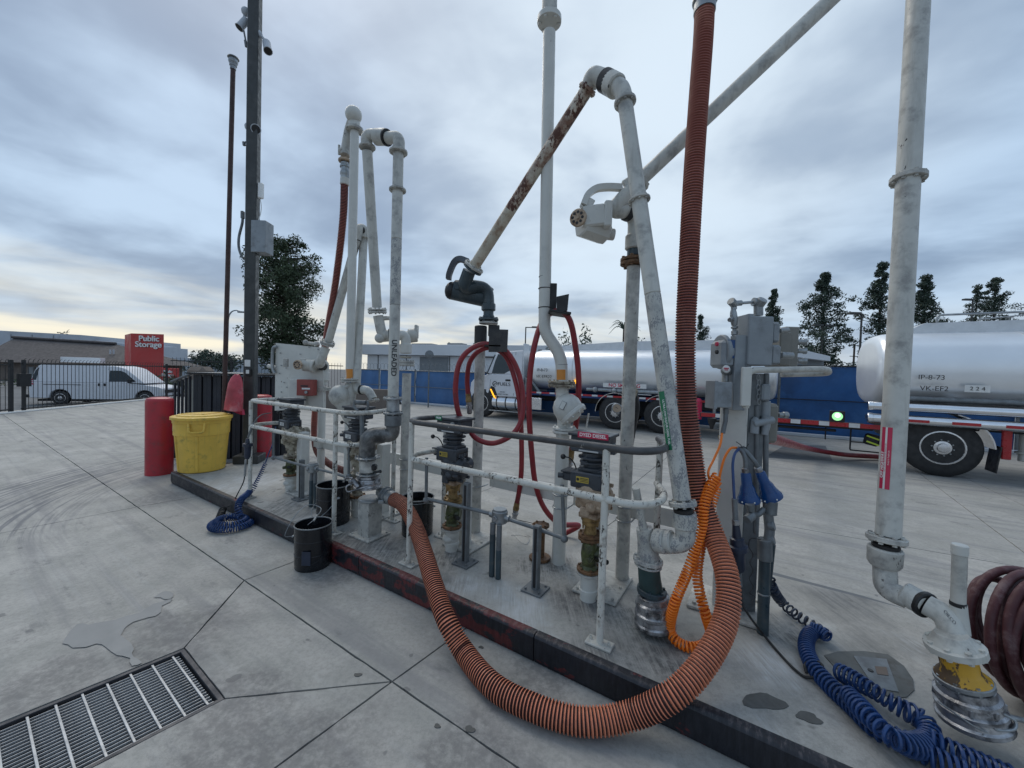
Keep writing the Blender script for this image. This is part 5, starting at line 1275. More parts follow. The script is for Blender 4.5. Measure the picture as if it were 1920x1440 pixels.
gg = mk('pressure_gauge', 'galv', t, lambda mb: (mb.lathe(gp_, (-.15, -1, 0), [(0, .03), (.004, .034), (.02, .034), (.024, .031)], 22), mb.cyl(gp_+Vector((.0, .01, -.02)), gp_+Vector((.02, .04, -.05)), .008, 8)))
mk('gauge_face', 'tan', gg, lambda mb: mb.lathe(gp_+Vector((-.0036, -.0245, 0)), (-.15, -1, 0), [(0, .028), (.001, .028)], 20))
mk('gauge_needle', 'ink', gg, lambda mb: mb.box(gp_+Vector((-.002, -.0262, .002)), (.03, .001, .003), Matrix.Rotation(.5, 3, 'Y'), .0003))
fl = p(1182, 733, YD+.05)
mk('side_flange', 'cream', t, lambda mb: (mb.cyl(RV(730), fl, .036, 14), mb.flange(fl, (.8, .3, 0), .070, .018, 6)))
mk('side_elbow', 'black', t, lambda mb: mb.tube(spline([fl+Vector((.03, .01, -.02)), p(1192, 765, YD+.05), p(1186, 800, YD+.05), p(1180, 835, YD+.03)], 5), .028, 12))

# -- riser between C and D with the round check valve
rE = g(1047, 1055, K); YE = rE.y
t = thing('vapour_riser', 'tall white riser with a round white check valve and a kink above it', 'riser pipe', rE)
mk('lower_pipe', 'white_clean', t, lambda mb: mb.tube([rE, Vector((rE.x, rE.y, .52)), Vector((rE.x, rE.y, zat(rE.x, YE, 812)))], .052, 20)); ubolts(t, rE, .054)
q1 = Vector((rE.x+.012, YE, zat(rE.x, YE, 806)))
mk('flange', 'white_clean', t, lambda mb: mb.flange(q1, ZZ, .092, .020, 8, pair=True))
mk('neck', 'white_clean', t, lambda mb: mb.cyl(q1, p(1053, 722, YE), .05, 20))
def chk(mb):
    c = p(1064, 765, YE-.04); mb.sphere(c, .112, 24)
    a = Vector((.55, -.25, -.6)).normalized(); mb.lathe(c+a*.045, a, [(0, .10), (.01, .112), (.03, .112), (.04, .104)], 24)
    n = a.orthogonal().normalized(); b_ = a.cross(n)
    for k in range(10):
        w_ = k*.628; q = c+a*.082+(n*math.cos(w_)+b_*math.sin(w_))*.098; mb.cyl(q, q+a*.012, .009, 6)
cv_ = mk('check_valve', 'white_clean', t, chk)
ci = p(1064, 765, YE-.04); dr = (Vector((0, 0, CAMH))-ci).normalized(); dr = (dr+Vector((-.35, 0, .18))).normalized(); n_ = Vector((.45, 0, 1)); n_ = (n_-dr*n_.dot(dr)).normalized()
rr_ = Matrix((n_.cross(dr), n_, dr)).transposed()
mk('name_plate', 'conduit', cv_, lambda mb: mb.box(ci+dr*.1135, (.040, .062, .004), rr_, .001))
mk('name_plate_face', 'white_clean', cv_, lambda mb: mb.box(ci+dr*.1163, (.034, .056, .002), rr_, .0005))
mk('drain_pipe', 'white_clean', t, lambda mb: mb.pipe([p(1104, 775, YE), p(1098, 808, YE), p(1080, 806, YE)], .007, .02, 8))
mk('flange', 'cream', t, lambda mb: mb.flange(p(1053, 720, YE), ZZ, .105, .020, 6, pair=True))
mk('kinked_pipe', 'white_clean', t, lambda mb: mb.tube(bend([p(1053, 716, YE), p(1053, 668, YE), p(1021, 622, YE), p(1021, 590, YE), p(1030, 60, YE-.02)], .16, 7), .046, 22))
mk('pipe_seam', 'conduit', t, lambda mb: [mb.cyl(p(a, b, YE), p(c_, d_, YE), .0475, 22) for a, b, c_, d_ in ((1021.3, 578, 1021.3, 577.2), (1053, 684, 1053, 683.2), (1021.6, 519.5, 1021.6, 518.5))])
mk('orange_sticker', 'orangelabel', t, lambda mb: patch_on_pipe(mb, p(1053, 712, YE), p(1053, 693, YE), PR, (-.25, -1, 0), .072))
mk('rust_streak', 'rustiron', t, lambda mb: [patch_on_pipe(mb, p(a, b, YE), p(c_, d_, YE), .046, (.02, -1, 0), wd_, .0008) for a, b, c_, d_, wd_ in ((1022.5, 430, 1024, 380, .005), (1024, 380, 1026, 330, .003), (1026, 330, 1027.5, 180, .0015))])
mk('flange', 'white_clean', t, lambda mb: mb.flange(p(1030, 38, YE-.02), ZZ, .090, .042, 6, br=.013, bmi=0))
mk('top_elbow', 'white_worn', t, lambda mb: mb.pipe([p(1030, 30, YE-.02), p(1031, -14, YE-.02), p(1032, -22, YE+.5)], .056, .12, 20))
bk = thing('hose_hook', 'black bent plate hose hook strapped to the tall kinked riser', 'hose hook', p(1045, 575, YE))
mk('back_plate', 'black', bk, lambda mb: mb.box(p(1036, 561, YE-.02), (.06, .02, .24), None, .004))
mk('saddle', 'black', bk, lambda mb: mb.box(p(1048, 588, YE-.06), (.16, .18, .02), Matrix.Rotation(.12, 3, 'Y'), .004))
mk('end_plate', 'black', bk, lambda mb: mb.prism([p(1044, 556, YE-.14), p(1067, 551, YE-.16), p(1064, 582, YE-.16), p(1044, 586, YE-.14)], (0, 1, 0), .02))
mk('strap', 'black', bk, lambda mb: [mb.cyl(p(1021.3, y+.9, YE), p(1021.3, y-.9, YE), .0500, 20) for y in (541, 577)])
bk2 = thing('hose_hook', 'black plate hose hook on the riser under the dark swivel', 'hose hook', p(915, 635, YC))
mk('sleeve', 'black', bk2, lambda mb: mb.cyl(Vector((rC.x, rC.y, zat(rC.x, rC.y, 650))), Vector((rC.x, rC.y, zat(rC.x, rC.y, 611))), .056, 18))
mk('saddle', 'black', bk2, lambda mb: mb.box(p(925, 650, YC-.14), (.14, .24, .02), None, .004))
mk('end_plate', 'blackgloss', bk2, lambda mb: mb.prism([p(917, 617, YC-.26), p(953, 618, YC-.26), p(951, 660, YC-.26), p(916, 660, YC-.26)], (0, 1, 0), .012))
mk('back_plate', 'black', bk2, lambda mb: mb.box(p(926, 620, YC-.03), (.10, .02, .10), None, .01))

# -- red hoses
def hose(pts, r, m_, label, fit=None, per=8, seg=12, ends=None):
    P_ = spline(pts, per); t = thing('fuel_hose', label, 'hose', P_[0]); mk('hose_tube', m_, t, lambda mb: mb.tube(P_, r, seg))
    for e in (ends or []):
        q = P_[0] if e == 0 else P_[-1]; dd = (P_[0]-P_[1] if e == 0 else P_[-1]-P_[-2]).normalized()
        mk('brass_collar', 'brass', t, lambda mb: mb.lathe(q-dd*.02, dd, [(0, r*1.1), (.05, r*1.2), (.055, r*1.3), (.075, r*1.3)], 14))
        mk('end_fitting', 'alu', t, lambda mb: mb.lathe(q+dd*.055, dd, [(0, r*1.15), (.03, r*1.2), (.032, r*1.35), (.05, r*1.35), (.055, r*1.0), (.10, r*1.1), (.11, r*.8)], 14))
    return t
hose([p(878, 742, 3.40), p(876, 712, 3.38), p(880, 682, 3.33), p(893, 662, 3.29), p(915, 652, 3.27), p(940, 660, 3.28), p(957, 685, 3.30), p(972, 740, 3.28), p(977, 800, 3.26), p(978, 870, 3.26), p(975, 910, 3.28), p(969, 945, 3.33)], .0215, 'redhose', 'inner red hose over the lower hook, ending in two metal fittings', ends=(0, 1))
hose([p(876, 800, 3.28), p(860, 775, 3.24), p(854, 730, 3.22), p(861, 682, 3.21), p(882, 655, 3.21), p(912, 645, 3.22), p(945, 655, 3.24), p(968, 688, 3.25), p(980, 735, 3.24), p(978, 785, 3.20), p(960, 815, 3.18), p(925, 831, 3.20), p(893, 822, 3.24), p(876, 800, 3.27)], .0225, 'redhose', 'outer red hose looped in an oval over the lower hook')
hose([p(1060, 1000, 3.45), p(1085, 985, 3.40), p(1050, 982, 3.30), p(1022, 955, 3.22), p(1005, 912, 3.14), p(997, 850, 3.08), p(992, 770, 3.02), p(994, 700, 3.0), p(1004, 640, 2.98), p(1020, 598, 3.05), p(1048, 583, 2.88), p(1068, 600, 2.88), p(1079, 650, 2.92), p(1085, 710, 2.96), p(1083, 770, 3.0), p(1077, 815, 3.02), p(1071, 848, 3.03)], .0225, 'redhose', 'long red hose hanging over the hook of the tall riser', ends=(1,))
t = thing('thin_cable', 'thin black cable trailing over the island floor behind the struts', 'cable', p(965, 975, 3.3))
mk('cable_run', 'black', t, lambda mb: mb.tube(spline([g(1060, 1015, K+.25), g(1010, 985, K+.2), p(960, 972, 3.25), p(940, 960, 3.2)], 8), .003, 6))
mk('cable_loop', 'galv', t, lambda mb: mb.tube(spline([g(962, 1000, K+.004), g(975, 1015, K+.004), g(988, 1020, K+.004), g(992, 1008, K+.004), g(975, 1003, K+.004), g(958, 1004, K+.004)], 6), .002, 5))

# -- the big ribbed orange hose
Yh = [(738, 936, 3.22), (757, 948, 3.10), (778, 985, 2.90), (797, 1040, 2.62), (812, 1090, 2.42)]
hpts = [p(*q) for q in Yh]+[g(836, 1160, .19), g(872, 1225, .075), g(925, 1286, .062), g(1000, 1326, .062), g(1090, 1352, .062), g(1180, 1342, .10), g(1262, 1303, .225), g(1322, 1240, .335)]
hpts += [p(1361, 1160, 1.83), p(1363, 1080, 1.94), p(1337, 1000, 2.10), p(1310, 920, 2.20), p(1296, 830, 2.26), p(1287, 740, 2.29), p(1285, 640, 2.30), p(1290, 520, 2.32), p(1299, 350, 2.34), p(1309, 200, 2.38), p(1318, 80, 2.40), p(1321, 22, 2.41)]
hs = spline(hpts, 10)
t = thing('big_ribbed_hose', 'thick ribbed orange hose looping down over the kerb and up out of frame', 'hose', hs[0])
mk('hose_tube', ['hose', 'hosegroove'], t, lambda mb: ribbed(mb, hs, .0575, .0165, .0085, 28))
dd = (hs[0]-hs[1]).normalized()
mk('steel_cuff', 'galv', t, lambda mb: mb.lathe(hs[0]-dd*.005, dd, [(0, .060), (.06, .060), (.062, .055), (.10, .055)], 26))
mk('clamp_coupling', 'conduit', t, lambda mb: mb.lathe(hs[0]+dd*.075, dd, [(0, .058), (.005, .066), (.03, .066), (.035, .056), (.05, .058), (.055, .070), (.075, .070), (.08, .05), (.16, .045)], 24))
mk('clamp_lug', 'galv', t, lambda mb: (mb.box(hs[0]+dd*.11+Vector((-.03, -.06, -.035)), (.05, .03, .03), None, .004), mb.cyl(hs[0]+dd*.12+Vector((-.05, -.06, -.04)), hs[0]+dd*.12+Vector((.01, -.06, -.05)), .006, 8)))
du = (hs[-1]-hs[-2]).normalized()
mk('top_cuff', 'galv', t, lambda mb: mb.lathe(hs[-1]-du*.005, du, [(0, .062), (.055, .062), (.06, .057), (.07, .072), (.09, .072), (.10, .06), (.3, .06)], 26))
# ------------------------------------------------------------------ right side of the island: arm E
t = thing('loading_arm', 'nearest white loading arm at the right edge with an off-highway label and yellow collar', 'loading arm', g(1780, 1400, K))
YE0, YE1 = 2.05, 1.82
e0, e1 = p(1724, -40, YE0), p(1665, 1004, YE1); axe = e1-e0
mk('drop_pipe', 'white', t, lambda mb: mb.pipe([e1, e0+(e0-e1)*.35, e0+(e0-e1)*.35+Vector((.9, .5, .25))], .0475, .16, 28))
mk('flange', 'white_worn', t, lambda mb: mb.flange(p(1703, 335, 1.97), axe, .072, .026, 8))
axn = axe.normalized(); lc = p(1656, 857, 1.855)
lq = e0+axn*((lc-e0).dot(axn)); face = (Vector((0, 0, CAMH))-lq); face = (face-axn*face.dot(axn)).normalized(); sv = axn.cross(face)
if sv.x > 0: sv = -sv
fE = (face*.86+sv*.50).normalized(); yv = fE.cross(axn)
La, Lb = lq-axn*.145, lq+axn*.150
mk('product_label', 'labelred', t, lambda mb: patch_on_pipe(mb, La, Lb, .0475, fE, .042, .0012))
mk('label_band', 'labelwhite', t, lambda mb: patch_on_pipe(mb, La, Lb, .0475, (fE*.96-fE.cross(axn)*.0).normalized(), .008, .0018))
text('label_print', 'OFF HIGHWAY', .019, lq+axn*.035+fE*.049+yv*-.011, -axn, -yv, 'letter', t, .0003, wrap=(e0, axn, .0475), bold=.0005, xs=.98)
text('label_print', 'NOT LEGAL FOR MOTOR VEHICLE USE', .0085, lq-axn*.0+fE*.0498+yv*.0, -axn, -yv, 'labelred', t, .0003, wrap=(e0, axn, .0475), xs=.9)
text('label_print', 'Penalty for Taxable Use', .008, lq+axn*.0+fE*.049+yv*.013, -axn, -yv, 'letter', t, .0002, wrap=(e0, axn, .0475), xs=.9)
mk('lower_flange', 'white_worn', t, lambda mb: mb.flange(p(1662, 1010, YE1), axe+Vector((.06, 0, 0)), .076, .024, 8, br=.010))
mk('seal_ring', 'black', t, lambda mb: mb.cyl(p(1661, 1018, YE1), p(1660, 1032, YE1), .052, 22))
mk('swivel', 'white_worn', t, lambda mb: mb.lathe(p(1660, 1026, YE1), (0, 0, -1), [(0, .060), (.008, .066), (.075, .064), (.09, .055)], 26))
mk('elbow', 'white_worn', t, lambda mb: mb.pipe([p(1659, 1062, YE1), p(1660, 1105, 1.79), p(1700, 1122, 1.73)], .045, .13, 22))
mk('swivel', 'white', t, lambda mb: mb.cyl(p(1692, 1110, 1.745), p(1733, 1134, 1.68), .052, 24))
mk('seal_ring', 'black', t, lambda mb: mb.cyl(p(1728, 1130, 1.69), p(1740, 1137, 1.665), .057, 24))
mk('elbow', 'white', t, lambda mb: mb.pipe([p(1738, 1134, 1.668), p(1775, 1155, 1.615), p(1793, 1205, 1.57)], .045, .12, 24))
ev = (p(1793, 1205, 1.57)-p(1783, 1175, 1.585)).normalized()
emb = p(1768, 1163, 1.60)
text('cast_lettering', 'OILCO', .019, p(1772, 1148, 1.585)+Vector((-.02, -.035, .0)), (p(1788, 1168, 1.585)-p(1766, 1142, 1.60)), Vector((.3, -.2, .8)), 'galv', t, .002)
tax = Vector((.22, -.10, -1)).normalized()
mk('branch_stub', 'white', t, lambda mb: mb.tube([p(1797, 1185, 1.585), p(1797, 1145, 1.60), p(1797, 1130, 1.60)], [.036, .028, .026], 18))
mk('upright_tube', 'white_worn', t, lambda mb: mb.cyl(p(1796, 1140, 1.60), p(1800, 1024, 1.60), .0235, 20))
mk('tube_cap', 'white_clean', t, lambda mb: mb.cyl(p(1799, 1040, 1.60), p(1800, 1021, 1.60), .0262, 20))
mk('black_band', 'black', t, lambda mb: mb.cyl(p(1796.5, 1137, 1.60), p(1796.8, 1128, 1.60), .0262, 20))
fc = p(1790, 1213, 1.56)
mk('big_flange', 'white', t, lambda mb: (mb.flange(fc, tax, .092, .030, 8, br=.010), mb.lathe(fc-tax*.055, tax, [(0, .050), (.02, .062), (.045, .080)], 26)))
mk('yellow_collar', 'yellowpaint', t, lambda mb: mb.lathe(fc+tax*.014, tax, [(0, .056), (.07, .058), (.085, .066), (.10, .082), (.108, .084)], 28))
mk('grey_flange', 'galv', t, lambda mb: mb.flange(fc+tax*.128, tax, .088, .02, 8, br=.009))
mk('coupler', 'alu', t, lambda mb: coupler(mb, fc+tax*.138, .155, .108, tax))
mk('coupler_bail', 'galv', t, lambda mb: mb.tube(bend([p(1758, 1315, 1.47), p(1830, 1365, 1.44), p(1878, 1383, 1.46), p(1880, 1362, 1.47), p(1850, 1330, 1.5)], .03), .0032, 8))
mk('cam_lever', 'galv', t, lambda mb: (mb.tube(spline([p(1832, 1328, 1.49), p(1850, 1322, 1.48), p(1880, 1340, 1.47), p(1925, 1352, 1.46)], 5), [.016]*5+[.013]*6+[.010]*5, 12), mb.cyl(p(1826, 1322, 1.5), p(1842, 1326, 1.49), .022, 12)))
mk('pull_ring', 'galv', t, lambda mb: mb.tube(spline([p(1848, 1335, 1.46), p(1862, 1352, 1.45), p(1868, 1368, 1.44), p(1900, 1368, 1.44), p(1903, 1352, 1.45), p(1880, 1338, 1.46)], 6), .0055, 8))

# -- maroon hose coil at the right edge
hc = p(2040, 1320, 1.62); hc.z = .445
t = thing('coiled_hose', 'bundle of maroon rubber hose hanging in loops at the right edge', 'hose', hc)
for k in range(20):
    rr = random.Random(60+k); R0 = .290-.018*(k % 5)+rr.uniform(-.015, .015); tl = rr.uniform(-.22, .22); off_ = Vector((rr.uniform(-.05, .05), -.16+k*.022, rr.uniform(-.02, .02)))
    pts = []
    for i in range(40):
        a = 2*math.pi*i/39; rz_ = R0*(1.0+.03*math.sin(2*a+k))
        q = Vector((math.cos(a)*rz_*.98, math.sin(a)*.05+math.sin(a+k)*.03, math.sin(a)*rz_*(1 if math.sin(a) > 0 else .93)))
        pts.append(hc+Matrix.Rotation(tl+.25, 3, 'Z') @ q+off_)
    mk('hose_loop', 'maroon', t, lambda mb: mb.tube(pts, .0185, 12, False))

# ------------------------------------------------------------------ electrical control post
cb0 = uv(6.50, .95); CP = cb0
t = thing('control_post', 'white square steel post carrying grey electrical boxes and conduits', 'electrical post', cb0)
zt = zat(CP.x, CP.y, 700)
mk('column', 'white_clean', t, lambda mb: mb.box(Vector((CP.x, CP.y, (K+zt)/2)), (.15, .15, zt-K), ROTU, .006))
mk('base_plate', 'white_worn', t, lambda mb: (mb.box(CP+Vector((.0, 0, .012)), (.42, .34, .02), ROTU, .004), [mb.cyl(CP+U*a+V*b+Vector((0, 0, .02)), CP+U*a+V*b+Vector((0, 0, .036)), .012, 6) for a in (-.17, .17) for b in (-.13, .13)]))
YP = 2.36
def pbox(x0, y0, x1, y1, Yd, dep, bev=.006, rot=None):
    a, b = p(x0, y0, Yd), p(x1, y1, Yd)
    return lambda mb: mb.box(Vector(((a.x+b.x)/2, Yd+dep/2, (a.z+b.z)/2)), (abs(b.x-a.x), dep, abs(a.z-b.z)), rot, bev)
mk('mounting_channel', 'greybox', t, pbox(1380, 628, 1397, 770, YP-.04, .06, .003))
eb = mk('explosion_proof_box', 'greybox', t, lambda mb: (pbox(1356, 636, 1380, 690, YP-.03, .16, .02)(mb), mb.cyl(p(1349, 660, YP+.05), p(1357, 660, YP+.05), .108, 24), mb.cyl(p(1355, 661, YP+.05), p(1364, 661, YP+.05), .088, 24)))
mk('blue_nameplate', 'blueplug', eb, pbox(1365, 637, 1378, 672, YP-.035, .006, .001))
mk('red_button', 'labelred', eb, lambda mb: mb.cyl(p(1346, 645, YP-.02), p(1342, 645, YP-.02), .013, 12))
mk('black_button', 'black', eb, lambda mb: mb.cyl(p(1346, 660, YP-.02), p(1342, 660, YP-.02), .013, 12))
mk('conduit_riser', 'galv', t, lambda mb: (mb.cyl(p(1377, 632, YP), p(1376, 578, YP), .011, 10), mb.cyl(p(1377, 628, YP), p(1377, 620, YP), .019, 8), mb.cyl(p(1377, 616, YP), p(1377, 612, YP), .020, 8), mb.tube([p(1377, 610, YP), p(1376, 598, YP), p(1375, 586, YP), p(1375, 580, YP)], [.017, .022, .019, .014], 12), mb.cyl(p(1374, 596, YP), p(1368, 600, YP-.03), .014, 8)))
mk('conduit_elbow', 'galv', t, lambda mb: (mb.pipe([p(1376, 580, YP), p(1376, 569, YP), p(1390, 568, YP)], .017, .03, 12), mb.cyl(p(1378, 572, YP), p(1370, 564, YP-.02), .024, 12)))
mk('conduit_bridge', 'galv', t, lambda mb: mb.cyl(p(1388, 568.5, YP), p(1415, 566, YP), .009, 10))
mk('conduit_elbow', 'galv', t, lambda mb: (mb.pipe([p(1412, 566, YP), p(1422, 567, YP), p(1422, 592, YP)], .026, .03, 12), mb.cyl(p(1422, 573, YP), p(1431, 561, YP-.03), .028, 12)))
mk('slotted_strut', 'blackgloss', t, lambda mb: (pbox(1390, 634, 1403, 646, YP-.02, .09, .002)(mb)))
mk('slotted_strut', 'blackgloss', t, lambda mb: (pbox(1390, 651, 1403, 663, YP-.02, .09, .002)(mb)))
jb = mk('junction_box', 'greybox', t, lambda mb: (pbox(1406, 592, 1448, 686, YP-.06, .16, .006)(mb), pbox(1404, 588, 1409, 688, YP-.05, .17, .002)(mb)))
mk('starter_housing', 'greybox', jb, lambda mb: pbox(1449, 603, 1463, 642, YP-.03, .12, .012)(mb))
mk('starter_housing', 'greybox', jb, lambda mb: pbox(1447, 646, 1465, 684, YP-.04, .12, .012)(mb))
mk('cable_gland', 'galv', t, lambda mb: mb.cyl(p(1464, 666, YP), p(1486, 667, YP), .021, 14))
mk('cable_gland', 'galv', t, lambda mb: mb.cyl(p(1462, 620, YP), p(1478, 619, YP), .017, 14))
mk('rear_enclosure', 'taupe', t, lambda mb: (pbox(1464, 622, 1482, 686, YP+.10, .16, .006)(mb), pbox(1474, 612, 1496, 688, YP+.12, .2, .006)(mb)))
for y in (641, 658, 677): mk('socket_stub', 'galv', t, lambda mb: (mb.cyl(p(1495, y, YP+.16), p(1506, y, YP+.15), .016, 12), mb.cyl(p(1505, y, YP+.16), p(1513, y, YP+.15), .021, 12)))
mk('hanging_hoop', 'white', t, lambda mb: mb.tube(bend([p(1398, 765, YP-.10), p(1399, 694, YP-.10), p(1552, 692, YP-.04), p(1554, 700, YP+.12), p(1465, 702, YP+.16)], .07, 7), .0185, 16))
mk('cover_plate', 'white_clean', t, pbox(1393, 688, 1408, 762, YP-.13, .02, .008))
mk('sign_fitting', 'galv', t, lambda mb: (mb.sphere(p(1362, 695, YP), .032, 14), mb.cyl(p(1362, 702, YP), p(1362, 716, YP), .014, 10)))
mk('oval_sign', 'labelwhite', t, lambda mb: mb.sphere(p(1362, 692, YP-.035), .024, 14, sz=.4, axis=(0, -1, .1)))
mk('oval_sign_print', 'labelred', t, lambda mb: (mb.box(p(1362, 690.5, YP-.047), (.03, .003, .006), None, .001), mb.box(p(1362, 693.5, YP-.047), (.022, .003, .004), None, .001)))
mk('grey_box', 'greybox', t, lambda mb: (pbox(1343, 716, 1372, 765, YP-.10, .10, .004)(mb), pbox(1341, 714, 1345, 767, YP-.11, .11, .002)(mb)))
mk('cable_boot', 'conduit', t, lambda mb: (mb.cyl(p(1361, 765, YP-.05), p(1361, 776, YP-.05), .016, 10), mb.tube([p(1361, 774, YP-.05), p(1360, 790, YP-.06), p(1355, 812, YP-.07)], .0135, 10)))
mk('wire_ring', 'brass', t, lambda mb: mb.tube([p(1350+3.5*math.cos(a), 820+4*math.sin(a), YP-.08) for a in [k*.6 for k in range(11)]], .0015, 5))
# conduits down the right side
mk('vertical_channel', 'conduit', t, pbox(1407, 700, 1415, 1180, YP-.0, .03, .003))
mk('conduit_run', 'conduit', t, lambda mb: mb.cyl(p(1419, 760, YP), p(1417, 1000, YP), .0155, 12))
mk('conduit_run', 'conduit', t, lambda mb: mb.cyl(p(1437, 700, YP), p(1435, 960, YP), .0155, 12))
mk('sealing_fitting', 'greybox', t, lambda mb: (pbox(1431, 720, 1446, 752, YP-.04, .06, .01)(mb), mb.cyl(p(1436, 752, YP), p(1435, 780, YP), .026, 14), mb.cyl(p(1436, 700, YP), p(1438, 722, YP), .012, 10)))
mk('tee_fitting', 'greybox', t, lambda mb: (mb.pipe([p(1414, 812, YP-.02), p(1416, 790, YP-.02), p(1420, 786, YP-.02)], .024, .03), mb.tube([p(1437, 780, YP-.02), p(1436, 800, YP-.02), p(1433, 815, YP-.02)], [.028, .024, .018], 12), mb.cyl(p(1412, 795, YP-.03), p(1450, 787, YP-.03), .022, 12)))
mk('lower_enclosure', 'taupe', t, lambda mb: pbox(1440, 757, 1460, 832, YP+.04, .18, .02)(mb))
mk('socket_stub', 'galv', t, lambda mb: (mb.cyl(p(1459, 778, YP+.08), p(1470, 778, YP+.08), .015, 12), mb.cyl(p(1468, 778, YP+.08), p(1477, 778, YP+.08), .02, 12)))
mk('chain', 'galv', t, lambda mb: [mb.tube([p(1422+((k % 2)*1.5)+3*math.cos(a), 708+k*9+6*math.sin(a), YP-.03) for a in [j*.7 for j in range(10)]], .002, 5) for k in range(6)])
YQ = 2.22
bcx = g(1430, 1188, K)
mk('tall_conduit', 'slate', t, lambda mb: mb.cyl(bcx, p(1434, 1046, bcx.y), .030, 16))
mk('tall_conduit', 'slate', t, lambda mb: mb.cyl(bcx+Vector((.045, .06, 0)), p(1448, 1020, bcx.y+.06), .018, 12))
mk('pipe_band', 'galv', t, lambda mb: mb.cyl(p(1431, 1114, bcx.y), p(1431, 1111, bcx.y), .032, 16))
mk('conduit_body', 'conduit', t, lambda mb: (mb.cyl(p(1434, 1050, bcx.y), p(1434, 1010, bcx.y), .038, 16), mb.pipe([p(1436, 1030, bcx.y), p(1444, 1000, bcx.y), p(1440, 960, bcx.y)], .026, .05), mb.cyl(p(1440, 985, bcx.y), p(1452, 985, bcx.y-.02), .030, 12), mb.cyl(p(1440, 1012, bcx.y), p(1452, 1012, bcx.y-.02), .028, 12), mb.cyl(p(1442, 965, bcx.y), p(1448, 930, bcx.y), .020, 12), mb.cyl(p(1448, 940, bcx.y-.02), p(1446, 965, bcx.y-.02), .028, 12)))
mk('capped_outlet', 'conduit', t, lambda mb: (mb.pipe([p(1432, 955, bcx.y), p(1418, 968, bcx.y-.02), p(1405, 960, bcx.y-.05)], .016, .03), mb.cyl(p(1411, 966, bcx.y-.05), p(1400, 975, bcx.y-.07), .024, 12), mb.tube([p(1408, 958, bcx.y-.05), p(1406, 945, bcx.y-.05)], [.018, .024], 12)))
mk('loose_wire', 'black', t, lambda mb: mb.tube(spline([p(1427, 1012, 2.15), p(1408, 1010, 2.15), p(1404, 1025, 2.15), p(1412, 1040, 2.15), p(1406, 1055, 2.15), p(1412, 1070, 2.15), p(1405, 1085, 2.15), p(1412, 1100, 2.15), p(1406, 1112, 2.15), p(1416, 1120, 2.15), p(1408, 1130, 2.15)], 5), .0022, 5))
mk('wire_knot', 'chassis', t, lambda mb: mb.tube(spline([p(1380, 828, YP-.12), p(1390, 836, YP-.14), p(1384, 842, YP-.13), p(1396, 838, YP-.14), p(1402, 846, YP-.12), p(1392, 850, YP-.13), p(1404, 832, YP-.12)], 5), .0022, 5))

# -- cables and plugs hanging from the post
def bellplug(c0, c1, label, m_='blueplug', r0=.021, r1=.060):
    c0, c1 = Vector(c0), Vector(c1); t = thing('cable_plug', label, 'plug', c1); a = c1-c0; L = a.length
    mk('moulded_body', m_, t, lambda mb: mb.lathe(c0, a, [(0, r0*1.0), (L*.05, r0*1.25), (L*.40, r0*1.35), (L*.52, r0*1.8), (L*.68, r0*2.0), (L*.80, r1*.85), (L*.92, r1), (L, r1*.98)], 26))
    an = a.normalized(); n = an.orthogonal().normalized(); b_ = an.cross(n)
    for k in range(6):
        w_ = k*1.047+.3; q = c0+an*(L*.92)+(n*math.cos(w_)+b_*math.sin(w_))*r1
        mk('rivet', 'labelwhite', t, lambda mb: mb.sphere(q, .0045, 8))
    mk('steel_gland', 'alu', t, lambda mb: mb.cyl(c0-an*.03, c0+an*.002, r0*.95, 12))
    return t
Yg = 2.20
b1_ = bellplug(p(1398, 886, Yg), p(1404, 941, Yg), 'blue bell shaped plug hanging straight down against the post')
mk('grey_cord', 'conduit', b1_, lambda mb: mb.tube(spline([p(1383, 840, Yg+.04), p(1391, 846, Yg+.02), p(1397, 860, Yg), p(1398, 882, Yg)], 6), .0125, 10))
b2_ = bellplug(p(1424, 884, Yg), p(1447, 934, Yg), 'blue bell shaped plug tilted out to the right of the post')
mk('grey_cord', 'conduit', b2_, lambda mb: mb.tube(spline([p(1390, 838, Yg+.04), p(1402, 850, Yg+.02), p(1414, 865, Yg), p(1423, 880, Yg)], 6), .0125, 10))
t = thing('cable_connector', 'navy in-line cable connector hanging left of the black conduits', 'connector', p(1383, 1020, 2.12))
YK = 2.10
mk('blue_lead', 'blue', t, lambda mb: mb.tube(spline([p(1386, 842, YK+.1), p(1378, 850, YK+.08), p(1374, 870, YK+.04), p(1375, 900, YK+.02), p(1377, 940, YK)], 6), .0075, 8))
mk('grey_sleeve', 'conduit', t, lambda mb: mb.cyl(p(1377, 935, YK), p(1379, 975, YK), .0145, 12))
mk('steel_gland', 'alu', t, lambda mb: mb.cyl(p(1379, 974, YK), p(1379.5, 984, YK), .019, 10))
mk('connector_body', 'navy', t, lambda mb: mb.lathe(p(1380, 984, YK), p(1386, 1075, YK)-p(1380, 984, YK), [(0, .018), (.07, .024), (.075, .036), (.11, .038), (.115, .052), (.14, .052), (.145, .038), (.24, .034), (.26, .022)], 22))
mk('grey_sleeve', 'conduit', t, lambda mb: mb.cyl(p(1386, 1074, YK), p(1388, 1100, YK), .0125, 12))
mk('black_cable', 'black', t, lambda mb: mb.tube(spline([p(1388, 1098, YK), p(1392, 1130, YK-.03), p(1405, 1155, YK-.05), g(1430, 1188, K+.03), g(1462, 1226, K+.008), g(1490, 1255, K+.008), g(1512, 1270, K+.01), g(1535, 1266, K+.04), g(1542, 1248, K+.07), g(1525, 1238, K+.06), g(1510, 1246, K+.04), g(1512, 1262, K+.02)], 8), .0068, 8))

